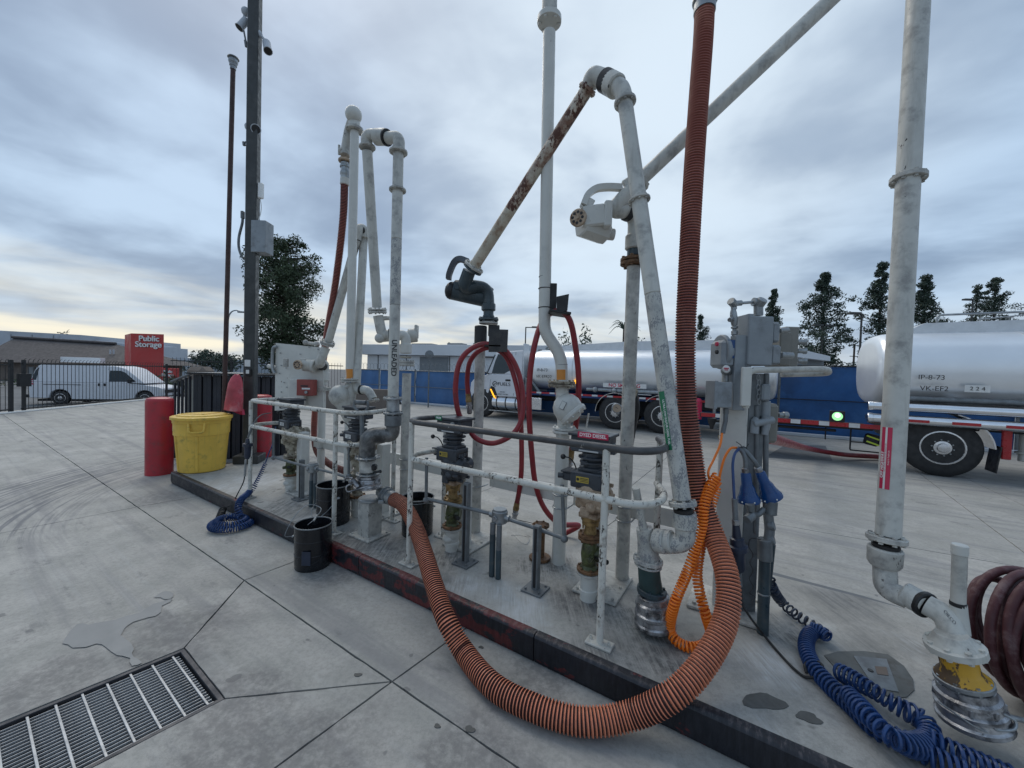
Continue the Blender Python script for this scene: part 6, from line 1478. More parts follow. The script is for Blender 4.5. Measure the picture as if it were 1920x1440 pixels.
# -- orange coiled cable
t = thing('orange_coil_cable', 'bright orange coiled cable looping beside the big hose', 'coiled cable', g(1300, 1210, K))
Yo = 2.10
oc = spline([p(1345, 892, Yo+.06), p(1330, 915, Yo+.04), p(1320, 950, Yo), p(1316, 985, Yo-.02), p(1307, 1020, Yo-.03), p(1293, 1062, Yo-.05), p(1278, 1098, Yo-.05), p(1264, 1134, Yo-.05), g(1256, 1178, K+.075), g(1270, 1203, K+.034), g(1296, 1214, K+.032), g(1320, 1210, K+.034), g(1333, 1190, K+.05), p(1323, 1152, Yo-.05), p(1313, 1115, Yo-.01), p(1307, 1076, Yo+.02), p(1312, 1035, Yo+.03), p(1322, 990, Yo+.05), p(1332, 950, Yo+.07), p(1343, 915, Yo+.09)], 10)
def rco(f): return .0235
mk('coil', 'orange', t, lambda mb: mb.coil(oc, rco, .0062, .0172, 6, 12))
mk('straight_lead', 'orange', t, lambda mb: mb.tube(spline([p(1354, 812, YP-.07), p(1350, 835, YP-.1), p(1338, 862, YP-.12), p(1328, 885, YP-.15), p(1333, 905, YP-.16), p(1345, 912, YP-.18), p(1352, 905, Yo+.08)], 8), .0068, 8))
mk('straight_lead', 'orange', t, lambda mb: mb.tube(spline([p(1384, 840, YP-.11), p(1370, 841, YP-.12), p(1358, 860, YP-.14), p(1350, 890, YP-.16), p(1345, 915, YP-.17), p(1332, 930, YP-.2), p(1325, 925, Yo+.1)], 8), .0068, 8))

# -- blue coiled cable by the kerb, right
t = thing('blue_coil_cable', 'heap of blue coiled cable across the right end of the island', 'coiled cable', g(1620, 1320, K))
mk('stretched_coil', 'navy', t, lambda mb: mb.coil(spline([p(1442, 1078, 2.28), p(1447, 1100, 2.25), g(1465, 1128, K+.06), g(1492, 1152, K+.04), g(1520, 1170, K+.035), g(1545, 1186, K+.035)], 8), .026, .0062, .036, 6, 12))
mk('tight_coil', 'blue', t, lambda mb: mb.coil(spline([g(1550, 1192, K+.05), g(1535, 1183, K+.045), g(1517, 1190, K+.04), g(1512, 1216, K+.036), g(1526, 1250, K+.036), g(1556, 1285, K+.036), g(1596, 1322, K+.038), g(1645, 1368, K+.038), g(1700, 1392, K+.038), g(1745, 1418, K+.038), g(1805, 1446, K+.038), g(1860, 1476, K+.038)], 9), lambda f: .030+.006*min(1, f*2), .0066, .0215, 6, 12))
mk('tight_coil', 'blue', t, lambda mb: mb.coil(spline([g(1570, 1258, K+.04), g(1604, 1276, K+.06), g(1645, 1300, K+.075), g(1690, 1328, K+.065), g(1728, 1350, K+.05), g(1744, 1378, K+.045), g(1716, 1398, K+.06), g(1674, 1384, K+.095), g(1638, 1352, K+.10), g(1612, 1326, K+.09), g(1590, 1300, K+.08)], 9), lambda f: .034+.004*math.sin(f*23), .0066, .0235, 6, 12, a0=1))
mk('tight_coil', 'blue', t, lambda mb: mb.coil(spline([g(1742, 1385, K+.06), g(1790, 1410, K+.055), g(1850, 1436, K+.045), g(1905, 1460, K+.04)], 9), .034, .0066, .0225, 6, 12, a0=2))
mk('coil_end', 'blue', t, lambda mb: mb.coil(spline([g(1520, 1176, K+.055), g(1536, 1182, K+.06), g(1548, 1192, K+.05)], 5), .026, .006, .012, 6, 12))
# -- blue coiled cable on the ground, left
t = thing('blue_coil_cable', 'blue coiled cable heaped on the ground below the left railing', 'coiled cable', g(430, 990, 0))
lp = [p(498, 868, 4.45), p(488, 890, 4.38), p(476, 912, 4.30), p(465, 925, 4.22), g(451, 938, K+.06), g(447, 955, .16), g(455, 975, .05)]
lp2 = []
for k in range(26):
    a = -.5+k*.50; r_ = 1-.018*k; c = g(431, 990, 0); lp2.append(c+Vector((math.cos(a)*.175*r_, -math.sin(a)*.16*r_, .036+.0022*k)))
mk('coil', 'blue', t, lambda mb: mb.coil(spline(lp+lp2, 7), lambda f: .019 if f < .10 else .029, .0052, .0215, 6, 11))
mk('lead', 'blue', t, lambda mb: mb.tube(spline([p(517, 800, 4.6), p(512, 830, 4.5), p(504, 850, 4.46), p(498, 868, 4.45)], 6), .007, 6))
t = thing('left_connector', 'navy in-line cable connector hanging on the leftmost rail post', 'connector', p(464, 800, 4.3))
YL = 4.24
mk('upper_sleeve', 'conduit', t, lambda mb: mb.tube(spline([p(508, 774, YL+.2), p(490, 778, YL+.1), p(478, 790, YL), p(470, 808, YL), p(466, 820, YL)], 6), [.006]*14+[.014]*11, 10))
mk('connector_body', 'navy', t, lambda mb: mb.lathe(p(465, 822, YL), (0, 0, -1), [(0, .02), (.02, .024), (.05, .028), (.055, .05), (.085, .052), (.09, .038), (.2, .034), (.23, .02)], 18))
mk('lower_sleeve', 'galv', t, lambda mb: mb.cyl(p(461, 862, YL), p(459, 893, YL), .012, 10))
mk('black_cable', 'black', t, lambda mb: mb.tube(spline([p(459, 892, YL), p(456, 905, YL), p(446, 925, YL-.05), p(435, 945, YL-.05), p(425, 951, YL-.06), g(415, 957, .02)], 6), .006, 8))
mk('black_coil', 'black', t, lambda mb: mb.coil([g(418, 955, .05), g(413, 968, .045), g(408, 980, .04)], .032, .005, .035, 6, 12))

# ------------------------------------------------------------------ struts, conduits and junction boxes
def strut_post(q, top_py, label, w_=.045):
    q = Vector(q); t = thing('strut_post', label, 'post', q, 'grey strut posts holding the conduit'); zt = zat(q.x, q.y, top_py)
    mk('channel', 'conduit', t, lambda mb: (mb.box(Vector((q.x, q.y, (K+zt)/2)), (w_, w_, zt-K), ROTU, .003)))
    mk('channel_slot', 'black', t, lambda mb: mb.box(Vector((q.x, q.y, (K+zt)/2+.004))-V*(w_/2+.0008), (w_*.45, .0025, zt-K-.04), ROTU, .0005))
    mk('foot_plate', 'conduit', t, lambda mb: (mb.box(q+Vector((0, 0, .008)), (.15, .15, .012), ROTU, .002), [mb.cyl(q+U*a+V*b+Vector((0, 0, .012)), q+U*a+V*b+Vector((0, 0, .026)), .008, 6) for a in (-.05, .05) for b in (-.05, .05)]))
    return t
s1_ = g(1004, 1106, K); strut_post(s1_, 985, 'grey slotted strut post nearest, between the struts and the tan meter')
s2_ = g(872, 1056, K); strut_post(s2_, 905, 'grey slotted strut post beside the brass flanged meter')
s3_ = g(565, 936, K); strut_post(s3_, 862, 'grey slotted strut post beside the farthest meter')
def conduit_line(pts, label, drops, jb, stubs):
    t = thing('conduit_run', label, 'conduit', pts[0])
    mk('conduit_pipe', 'conduit', t, lambda mb: mb.tube(bend(pts, .03), .0145, 12))
    for a, b in drops:
        mk('drop_conduit', 'conduit', t, lambda mb: mb.cyl(a, b, .0125, 10)); mk('elbow_fitting', 'conduit', t, lambda mb: mb.sphere(b, .026, 10))
    c = jb; mk('junction_body', 'galv', t, lambda mb: (mb.cyl(c-Vector((0, 0, .045)), c+Vector((0, 0, .045)), .058, 18), mb.cyl(c+Vector((0, 0, .045)), c+Vector((0, 0, .056)), .050, 18), mb.cyl(c-U*.085, c+U*.085, .024, 12), mb.cyl(c-V*.07, c+V*.04, .02, 12)))
    for a, b, r in stubs: mk('floor_stub', 'slate', t, lambda mb: mb.cyl(a, b, r, 12)); mk('stub_fitting', 'conduit', t, lambda mb: mb.cyl(b-Vector((0, 0, .01)), Vector((b.x, b.y, c.z-.03)), r*.95, 12))
    return t
jA = p(937, 968, 2.78)
conduit_line([p(799, 935, 2.98), p(900, 958, 2.86), jA, p(1004, 990, 2.62), p(1060, 1010, 2.48)], 'grey conduit with round junction body between the two nearer meters', [(p(800, 858, 2.98), p(799, 938, 2.98)), (p(1054, 908, 2.50), p(1058, 1010, 2.48))], jA, [(g(922, 1080, K), p(924, 1000, g(922, 1080, K).y), .022), (g(934, 1085, K), p(935, 1030, g(934, 1085, K).y), .021)])
jB = p(587, 877, 4.0)
conduit_line([p(513, 857, 4.3), p(550, 868, 4.15), jB, p(630, 888, 3.85), p(654, 896, 3.7)], 'grey conduit with round junction body between the two far meters', [(p(513, 805, 4.3), p(513, 858, 4.3)), (p(654, 830, 3.7), p(654, 892, 3.7))], jB, [(g(583, 950, K), p(584, 900, g(583, 950, K).y), .022), (g(592, 952, K), p(591, 905, g(592, 952, K).y), .020)])
q = g(1012, 1048, K); t = thing('floor_spool', 'short rusty brown pipe spool standing on the island behind a strut', 'pipe stub', q)
mk('base_flange', 'rustiron', t, lambda mb: mb.flange(q+Vector((0, 0, .012)), ZZ, .085, .022, 0))
mk('stub_pipe', 'rustiron', t, lambda mb: mb.cyl(q+Vector((0, 0, .02)), q+Vector((0, 0, .26)), .036, 16))
mk('top_flange', 'rustiron', t, lambda mb: mb.flange(q+Vector((0, 0, .27)), ZZ, .068, .02, 6))

# ------------------------------------------------------------------ buckets
def bucket(q, label, r=.145, h=.37, tilt=0, handle=0):
    q = Vector(q); t = thing('bucket', label, 'bucket', q, 'black steel pails by the meters')
    mb = MB(); n = 32; prof = [(0, r*.95), (.006, r*.97), (h*.33, r*.985), (h*.335, r*1.0), (h*.35, r*1.0), (h*.355, r*.985), (h*.66, r*.992), (h*.665, r*1.008), (h*.68, r*1.008), (h*.685, r*.992), (h, r), ]
    mb.tube([q+Vector((0, 0, a)) for a, _ in prof], [b for _, b in prof], n, False)
    mb.tube([q+Vector((0, 0, h)), q+Vector((0, 0, h-.001)), q+Vector((0, 0, .012))], [r*.995, r*.985, r*.93], n, False)
    mb.add([q+Vector((math.cos(2*math.pi*k/n)*r*.93, math.sin(2*math.pi*k/n)*r*.93, .012)) for k in range(n)], [tuple(range(n))], 0, False)
    mb.build('pail_body', 'blackgloss', t)
    mk('rolled_rim', 'conduit', t, lambda mb: mb.tube([q+Vector((math.cos(a)*r, math.sin(a)*r, h)) for a in [2*math.pi*k/32 for k in range(33)]], .0052, 8, False))
    ea = [handle, handle+math.pi]; ears = [q+Vector((math.cos(a)*(r+.006), math.sin(a)*(r+.006), h-.09)) for a in ea]
    for e in ears: mk('ear', 'galv', t, lambda mb: mb.sphere(e, .014, 10, sz=.6, axis=(e-q)*1.0))
    return t, ears
qb = g(577, 1068, 0)+Vector((0, .08, 0)); t, ears = bucket(qb, 'black pail standing on the ground against the kerb', .14, .345, handle=R_(200))
tx = qb+Vector((-.05, 0, .38))
mk('wire_bail', 'galv', t, lambda mb: mb.tube(spline([ears[0], ears[0]+Vector((-.05, -.03, .02)), qb+Vector((-.16, .02, .40)), qb+Vector((-.10, .10, .46)), qb+Vector((.02, .08, .44)), qb+Vector((.03, -.04, .40)), qb+Vector((.01, -.11, .375))], 7), .0028, 6))
mk('bail_grip', 'galv', t, lambda mb: mb.cyl(qb+Vector((.03, .0, .415)), qb+Vector((.035, -.07, .39)), .009, 8))
mk('cast_label', 'navy', t, lambda mb: mb.box(qb+Vector((.02, -.1465, .12)), (.07, .003, .11), None, .001))
qc = g(620, 982, K)+Vector((0, .05, 0)); t, ears = bucket(qc, 'black pail on the island below the silver coupler', .15, .36, handle=R_(-50))
mk('wire_bail', 'galv', t, lambda mb: mb.tube(spline([ears[0], qc+Vector((.02, -.17, .16)), qc+Vector((-.08, -.18, .09)), qc+Vector((-.15, -.10, .16)), ears[1]], 7), .0028, 6))
mk('bail_grip', 'letter', t, lambda mb: mb.cyl(qc+Vector((-.02, -.19, .105)), qc+Vector((-.09, -.178, .09)), .008, 8))
qd = g(778, 1006, K)+Vector((0, .08, 0)); t, ears = bucket(qd, 'black pail hidden behind the start of the big orange hose', .14, .33, handle=R_(10))
mk('wire_bail', 'galv', t, lambda mb: mb.tube(spline([ears[0], qd+Vector((.12, -.08, .30)), qd+Vector((0, -.15, .31)), qd+Vector((-.12, -.08, .30)), ears[1]], 7), .0028, 6))

# ------------------------------------------------------------------ left end: bollards, bin, poles, enclosure
def bollard(q, r, h, label):
    t = thing('bollard', label, 'bollard', q, 'red bollards guarding the island')
    mk('sleeve', 'red', t, lambda mb: mb.lathe(q, ZZ, [(0, r*1.0), (h-.06, r*1.0), (h-.045, r*.99), (h-.02, r*.90), (h-.004, r*.6), (h, r*.1)], 32))
    return t
q = g(297, 893, 0); bollard(q+Vector((-.115, .14, 0)), .160, 1.13, 'red plastic covered bollard standing left of the yellow bin')
q2 = g(491, 856, K); q2 = Vector((q2.x, 6.2, 0)); q2.x = p(489, 800, 6.2).x
tb = bollard(q2, .155, 1.17, 'red bollard behind the square pole, half hidden by the railing')
q = g(373, 889, K)+Vector((-.16, .25, 0)); t = thing('rubbish_bin', 'dirty yellow plastic rubbish bin with lid on the island corner', 'bin', q)
hB = .74
def bn_(mb):
    n = 36; prof = [(0, .245), (.01, .262), (.05, .268), (hB*.68, .302), (hB*.685, .312), (hB*.90, .316), (hB*.905, .324), (hB-.0, .327)]
    mb.tube([q+Vector((0, 0, a)) for a, _ in prof], [b for _, b in prof], n, True)
mk('bin_body', 'yellow', t, bn_)
mk('lid', 'yellow', t, lambda mb: mb.lathe(q+Vector((0, 0, hB-.025)), ZZ, [(0, .330), (.002, .347), (.035, .347), (.042, .335), (.045, .285), (.060, .275), (.066, .2), (.070, .05)], 40))
mk('lid_rib', 'yellow', t, lambda mb: (mb.box(q+Vector((-.05, -.12, hB+.043)), (.28, .03, .014), None, .006), mb.box(q+Vector((.12, .0, hB+.043)), (.03, .28, .014), None, .006)))
for a in (-62, -118, -28, -150):
    an_ = R_(a); d2 = Vector((math.cos(an_), math.sin(an_), 0))
    if a in (-62, -118): mk('moulded_rib', 'yellow', t, lambda mb: mb.tube([q+d2*.262+Vector((0, 0, .03)), q+d2*.297+Vector((0, 0, hB*.68))], .018, 10))
da = Vector((math.cos(R_(-62)), math.sin(R_(-62)), 0)); tg_ = Vector((-da.y, da.x, 0)); hc_ = q+da*.315+Vector((0, 0, hB*.82))
mk('side_handle', 'yellow', t, lambda mb: mb.tube(bend([hc_-tg_*.085+Vector((0, 0, .075)), hc_-tg_*.075+da*.035+Vector((0, 0, -.045)), hc_+tg_*.075+da*.035+Vector((0, 0, -.045)), hc_+tg_*.085+Vector((0, 0, .075))], .03), .014, 10))
mk('faded_sticker', 'grime', t, lambda mb: mb.box(q+Vector((-.262, -.172, hB*.80)), (.05, .004, .07), Matrix.Rotation(R_(-57), 3, 'Z'), .001))

# square pole
qp = g(463, 868, K); qp = Vector((qp.x, qp.y, 0)); Yp = qp.y+.06
t = thing('square_pole', 'tall dark bronze square steel pole carrying cameras', 'pole', qp)
def plumb(px0, py0, z): return Vector((qp.x, Yp, z))
mk('shaft', 'bronze', t, lambda mb: mb.box(Vector((qp.x, Yp, 4.2)), (.148, .148, 8.2), Matrix.Rotation(.22, 3, 'Z'), .012))
mk('base_shroud', 'bronze', t, lambda mb: mb.box(Vector((qp.x, Yp, K+.06)), (.34, .30, .12), Matrix.Rotation(.22, 3, 'Z'), .01))
PZ = lambda px, py: p(px, py, Yp)
eb = mk('equipment_box', 'greybox', t, lambda mb: mb.box((PZ(474, 446)+PZ(503, 446))/2+Vector((.015, .02, 0)), (PZ(503, 0).x-PZ(474, 0).x-.01, .20, PZ(0, 415).z-PZ(0, 474).z), None, .006))
mk('conduit_loop', 'conduit', t, lambda mb: mb.tube(spline([PZ(455, 410), PZ(454, 420), PZ(448, 445), PZ(448, 465), PZ(453, 480), PZ(457, 484)], 6), .018, 10))
mk('conduit_hub', 'conduit', t, lambda mb: mb.box(PZ(455, 403), (.04, .05, .11), None, .006))
mk('antenna', 'letter', t, lambda mb: (mb.box(PZ(489, 358), (.075, .06, .23), None, .02), mb.cyl(PZ(473, 352), PZ(484, 355), .012, 8), mb.cyl(PZ(473, 352), PZ(477, 352), .02, 8)))
mk('antenna_lead', 'letter', t, lambda mb: mb.tube(spline([PZ(488, 372), PZ(490, 388), PZ(488, 403), PZ(484, 414)], 6), .006, 6))
def camera_(c, d_, L, r, mount, label):
    tt = thing('security_camera', label, 'camera', c); d_ = Vector(d_).normalized()
    mk('housing', 'greybox' if False else 'walllight', tt, lambda mb: mb.lathe(Vector(c)-d_*L/2, d_, [(0, r*.8), (.01, r), (L, r), (L+.012, r*1.12)], 4 if r < .05 else 12))
    mk('lens_face', 'black', tt, lambda mb: mb.lathe(Vector(c)+d_*(L/2+.0125), d_, [(0, r*.95), (.003, r*.9)], 12))
    mk('bracket', 'walllight', tt, lambda mb: (mb.tube(spline([mount, (Vector(mount)+Vector(c))/2+Vector((0, 0, .04)), Vector(c)-d_*L*.2], 5), .018, 8), mb.sphere(mount, .06, 12)))
    return tt
camera_(PZ(501, 87), (.35, -.35, -.9), .20, .055, PZ(484, 64), 'bullet camera high on the right of the square pole')
camera_(PZ(456, 44), (-.35, -.3, -.85), .18, .052, PZ(461, 22), 'bullet camera high on the left of the square pole')
camera_(PZ(478, 243), (.7, -.75, -.35), .14, .062, PZ(467, 238), 'stubby white camera low on the square pole')
mk('camera_conduit', 'conduit', t, lambda mb: (mb.tube(spline([PZ(480, 75), PZ(485, 88), PZ(484, 98), PZ(479, 100)], 5), .012, 8)))
mk('camera_conduit', 'conduit', t, lambda mb: (mb.cyl(PZ(457, 57), PZ(461, 78), .012, 8), mb.cyl(PZ(460, 76), PZ(462, 88), .02, 8)))
mk('camera_conduit', 'conduit', t, lambda mb: (mb.tube(spline([PZ(474, 250), PZ(470, 262), PZ(458, 268)], 5), .014, 8), mb.cyl(PZ(457, 266), PZ(458, 273), .022, 8)))
fz = Yp-.085
a = p(464, 681, fz); mk('white_tag', 'labelwhite', t, lambda mb: mb.box(a, (.075, .008, .10), Matrix.Rotation(.22, 3, 'Z'), .003))
a = p(465, 698, fz-.02); mk('card_reader', 'black', t, lambda mb: mb.box(a, (.07, .05, .11), Matrix.Rotation(.22, 3, 'Z'), .008))
a = p(464, 697, fz-.055); mk('paper_slip', 'labelwhite', t, lambda mb: mb.box(a, (.04, .004, .055), Matrix.Rotation(.4, 3, 'Z'), .001))
# thin brown pole with vent cap
Yv = 6.35; a, b = p(421, 745, Yv), p(437, 128, Yv); base = Vector((a.x, Yv, 0)); t = thing('vent_pole', 'thin rusty brown vent pole with a grey mushroom cap', 'pole', base)
mk('vent_pipe', 'brownpole', t, lambda mb: mb.cyl(Vector((a.x-.02, Yv, 0.0)), b, .035, 14))
dv = (b-a).normalized()
mk('vent_cap', 'galv', t, lambda mb: mb.lathe(b-dv*.02, dv, [(0, .042), (.05, .042), (.055, .052), (.085, .052), (.10, .062), (.13, .068), (.17, .060), (.175, .082), (.19, .075), (.20, .02)], 20))
t = thing('far_lamp', 'curved arm street lamp far behind the thin pole', 'street lamp', p(426, 700, 60))
mk('arm', 'galv', t, lambda mb: mb.tube(spline([p(427, 640, 60), p(428, 600, 60), p(433, 586, 60), p(442, 582, 60), p(452, 584, 60)], 5), .10, 6))
mk('lamp_head', 'galv', t, lambda mb: mb.box(p(452, 585, 60), (1.0, .4, .25), None, .05))
t = thing('far_lamp', 'curved arm street lamp far behind the red hoses', 'street lamp', p(882, 700, 60))
mk('arm', 'galv', t, lambda mb: mb.tube(spline([p(881, 690, 60), p(881, 655, 60), p(885, 648, 60), p(895, 645, 60)], 5), .08, 6))
# slatted enclosure
Ye = 6.62
t = thing('slatted_enclosure', 'black slatted enclosure with a flat metal top behind the bin', 'enclosure', p(440, 862, Ye))
xs0 = p(362, 702, Ye).x; xs1 = p(527, 708, Ye).x; ztp = p(440, 703, Ye).z; xl = p(326, 714, Ye-.1).x
n = 18
for k in range(n):
    x0, x1 = xs0+(xs1-xs0)*k/n, xs0+(xs1-xs0)*(k+1)/n-.012
    mk('slat', 'skirt', t, lambda mb: mb.box(Vector(((x0+x1)/2, Ye+(.0 if k % 2 else .018), ztp/2)), (x1-x0, .03, ztp-.02), None, .004))
n = 5
for k in range(n):
    f0_, f1_ = k/n, (k+1)/n-.05; x0, x1 = xl+(xs0-.02-xl)*f0_, xl+(xs0-.02-xl)*f1_; zz_ = p(326, 716, Ye-.1).z*(1-f0_)+ztp*f0_
    mk('slat', 'skirt', t, lambda mb: mb.box(Vector(((x0+x1)/2, Ye-.10+.12*f0_, zz_/2)), (x1-x0, .03, zz_-.02), None, .004))
mk('top_edge', 'conduit', t, lambda mb: mb.tube([Vector((xl-.03, Ye-.12, p(326, 716, Ye-.1).z)), Vector((xs0, Ye-.02, ztp+.01))], .02, 6))
mk('roof_sheet', 'blackgloss', t, lambda mb: mb.box(Vector(((xs0+xs1)/2+.09, Ye+.5, ztp+.012)), (xs1-xs0+.24, 1.2, .03), None, .006))
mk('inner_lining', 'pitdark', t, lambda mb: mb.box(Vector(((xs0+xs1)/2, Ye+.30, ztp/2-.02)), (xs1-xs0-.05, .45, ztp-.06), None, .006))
# rooftop vents on the enclosure
q = Vector((p(368, 0, 8.2).x, 8.2, 0)); t = thing('utility_cabinet', 'grey rounded utility cabinet behind the enclosure', 'cabinet', q)
mk('cabinet_body', 'brickdark', t, lambda mb: mb.box(q+Vector((0, .2, .78)), (.42, .4, 1.60), None, .09))
mk('door', 'taupe', t, lambda mb: mb.box(q+Vector((0, -.007, .7)), (.30, .012, 1.2), None, .01))
# faded red hood hanging on the pole
def hood(mb):
    rows = []; n = 14
    prof = [(702, 441, 448, .02), (709, 434, 452, .05), (720, 430, 455, .07), (732, 428, 455, .08), (745, 426, 456, .085), (757, 424, 455, .09), (769, 422, 454, .09)]
    vs = []; Yh_ = Yp-.24
    for py, x0, x1, dp in prof:
        a, b = p(x0, py, Yh_), p(x1, py, Yh_)
        for k in range(n):
            an_ = math.pi*2*k/n; cx_ = (a.x+b.x)/2; rx = (b.x-a.x)/2
            vs.append((cx_+math.cos(an_)*rx*(1+.08*math.sin(3*an_+py)), Yh_+math.sin(an_)*dp, a.z+.01*math.sin(2*an_)))
    mb.add(vs, [(i*n+k, i*n+(k+1) % n, (i+1)*n+(k+1) % n, (i+1)*n+k) for i in range(len(prof)-1) for k in range(n)]+[tuple(range(n))], 0, True)
t = thing('hanging_hood', 'faded red plastic hood hanging on the square pole', 'hood', p(438, 770, Yp-.24))
mk('shell', 'pink', t, hood)
mk('lower_skirt', 'labelred', t, lambda mb: mb.prism([p(428, 768, Yp-.2), p(453, 768, Yp-.2), p(455, 778, Yp-.2), p(450, 777, Yp-.2), p(437, 772, Yp-.2)], (0, 1, 0), .05))
mk('clear_bag', 'labelwhite', t, lambda mb: mb.tube(spline([p(471, 716, Yp-.02), p(473, 724, Yp-.02), p(471, 735, Yp-.02), p(469, 746, Yp-.02)], 5), [.02, .03, .035, .035, .04, .04, .04, .035, .03, .03, .028, .026, .02, .02, .012, .01], 8))
t = thing('low_brown_wall', 'low brown wall seen between the poles and the control board', 'wall', (-6.8, 12.2, 0))
a, b = p(478, 728, 12), p(645, 738, 12); mk('wall_block', 'brickdark', t, lambda mb: mb.box(Vector(((a.x+b.x)/2, 15.6, .42)), ((b.x-a.x)*1.35, .3, .84), None, .02))

# ------------------------------------------------------------------ vehicles
def wheel(mb_t, mb_r, c, ax, r, wdt, rimr, holes=8, dish=.06):
    """tyre into mb_t, rim into mb_r"""
    c = Vector(c); ax = Vector(ax).normalized()
    mb_t.lathe(c-ax*wdt/2, ax, [(0, rimr*1.0), (.01, r*.80), (.03, r*.95), (.06, r), (wdt-.06, r), (wdt-.03, r*.95), (wdt-.01, r*.80), (wdt, rimr*1.0)], 36)
    e = c+ax*wdt/2; n = ax.orthogonal().normalized(); b = ax.cross(n)
    mb_r.lathe(e-ax*.02, ax, [(0, rimr*.6), (.005, rimr*.98), (.026, rimr*1.02), (.028, rimr*.95), (.0, rimr*.88), (-.0+dish*-.2, rimr*.55), (.012, rimr*.42), (.03, rimr*.40), (.034, rimr*.28), (.06, rimr*.24), (.066, rimr*.05)], 32)
    return e, n, b
def make_wheel(parent, c, ax, r, wdt, rimr, bolts=10, holes=10):
    mt, mr = MB(), MB(); e, n, b = wheel(mt, mr, c, ax, r, wdt, rimr); tw = mt.build('wheel', 'tyre', parent); tw['_org'] = (0, 0, 0); mr.build('rim', 'rim', tw)
    ax = Vector(ax).normalized(); mh = MB(); mb2 = MB()
    for k in range(holes):
        a = 2*math.pi*k/holes; q = e+(n*math.cos(a)+b*math.sin(a))*rimr*.72-ax*.018; mh.lathe(q, ax, [(0, rimr*.085), (.004, rimr*.085)], 10)
    mh.build('hand_holes', 'black', tw)
    for k in range(bolts):
        a = 2*math.pi*(k+.5)/bolts; q = e+(n*math.cos(a)+b*math.sin(a))*rimr*.48-ax*.016; mb2.cyl(q, q+ax*.03, rimr*.045, 6)
    tag(mb2.build('wheel_nuts', 'galv', tw), kind='stuff'); return tw
def prism_part(root, name, m_, outline, y0, y1, taper=None, bevel=0, sharp=30):
    """side outline [(x,z)] pushed from y0 to y1; taper(z)->inward offset"""
    mb = MB(); n = len(outline); vs = []
    for y, sg in ((y0, 1), (y1, -1)):
        for x, z in outline: vs.append((x, y+sg*(taper(z) if taper else 0), z))
    mb.add(vs, [tuple(range(n)), tuple(range(2*n-1, n-1, -1))]+[(i, (i+1) % n, n+(i+1) % n, n+i) for i in range(n)], 0, True)
    o = mb.build(name, m_, root, None, sharp); o['_org'] = (0, 0, 0)
    if bevel:
        md = o.modifiers.new('bevel', 'BEVEL'); md.width = bevel; md.segments = 2; md.limit_method = 'ANGLE'; md.angle_limit = R_(28)
    return o
def arch(cx_, r, z0, n=10):
    out = []
    for k in range(n+1):
        a = math.pi*k/n; out.append((cx_+math.cos(a)*r, z0+max(0, math.sin(a)*r)))
    return out
# --- white cargo van: x runs rear to front, near side is y=0
van = thing('cargo_van', 'white windowless cargo van parked in the street behind the gate', 'van', (0, 0, 0))
zb_ = .30
low = [(0.02, zb_+.06), (0.0, .75), (.0, 1.12), (.05, 1.15), (3.9, 1.15), (4.55, 1.08), (5.2, .98), (5.36, .90), (5.40, .55), (5.36, zb_+.05)]
bot = [(5.10, zb_+.03)]+arch(4.62, .42, zb_+.08, 12)+[(4.15, zb_), (1.62, zb_)]+arch(1.18, .42, zb_+.08, 12)+[(.70, zb_+.05)]
outl = low+bot
prism_part(van, 'lower_body', 'vanwhite', outl, 0, 1.95, bevel=.03)
tp_ = lambda z: max(0, (z-1.15))*.16
prism_part(van, 'upper_body', 'vanwhite', [(0.05, 1.151), (.16, 1.7), (.26, 1.95), (.42, 2.03), (2.0, 2.06), (3.3, 2.03), (3.62, 1.96), (3.80, 1.88), (4.62, 1.151)], .001, 1.949, tp_, .03)
def vpan(name, m_, o, y=-.004, th=.006, tp=True):
    mb = MB(); n = len(o); f_ = (lambda z: tp_(z)) if tp else (lambda z: 0)
    vs = [(x, y+f_(z), z) for x, z in o]+[(x, y+th+f_(z), z) for x, z in o]
    mb.add(vs, [tuple(range(n)), tuple(range(2*n-1, n-1, -1))]+[(i, (i+1) % n, n+(i+1) % n, n+i) for i in range(n)], 0, False); oo = mb.build(name, m_, van); return oo
vpan('side_window', 'glass', [(3.12, 1.22), (3.12, 1.80), (3.55, 1.80), (3.75, 1.72), (4.25, 1.24)])
vpan('quarter_line', 'chassis', [(3.05, .5), (3.06, .5), (3.06, 1.9), (3.05, 1.9)]); vpan('door_line', 'chassis', [(2.62, .45), (2.63, .45), (2.63, 1.9), (2.62, 1.9)])
vpan('rear_window', 'glass', [(.10, 1.25), (.20, 1.72), (.31, 1.86), (.33, 1.86), (.27, 1.25)]); vpan('tail_lamp', 'labelred', [(.03, 1.02), (.03, 1.24), (.17, 1.32), (.20, 1.02)], -.006)
vpan('slide_rail', 'chassis', [(.55, 1.02), (.55, 1.05), (2.0, 1.05), (2.0, 1.02)]); 
for x in (2.70, 2.93): vpan('door_handle', 'chassis', [(x, 1.0), (x, 1.13), (x+.07, 1.13), (x+.07, 1.0)], -.03, .03)
mb = MB(); mb.box((-.12, 1.0, .45), (.25, 1.9, .16), None, .03); mb.build('rear_bumper', 'chassis', van)
mb = MB(); mb.box((5.40, 1.0, .42), (.12, 1.9, .18), None, .03); mb.build('front_bumper', 'chassis', van)
mb = MB(); mb.box((5.40, .99, .74), (.04, 1.5, .18), None, .02); mb.build('grille', 'chassis', van)
mb = MB(); mb.box((5.30, .12, .74), (.16, .26, .16), None, .02); mb.build('headlight', 'labelwhite', van)
mb = MB(); mb.box((4.05, -.12, 1.28), (.12, .18, .22), None, .03); mb.build('mirror', 'chassis', van)
mb = MB(); mb.box((2.7, .97, .24), (5.0, 1.6, .10), None, .02); mb.build('underbody', 'chassis', van)
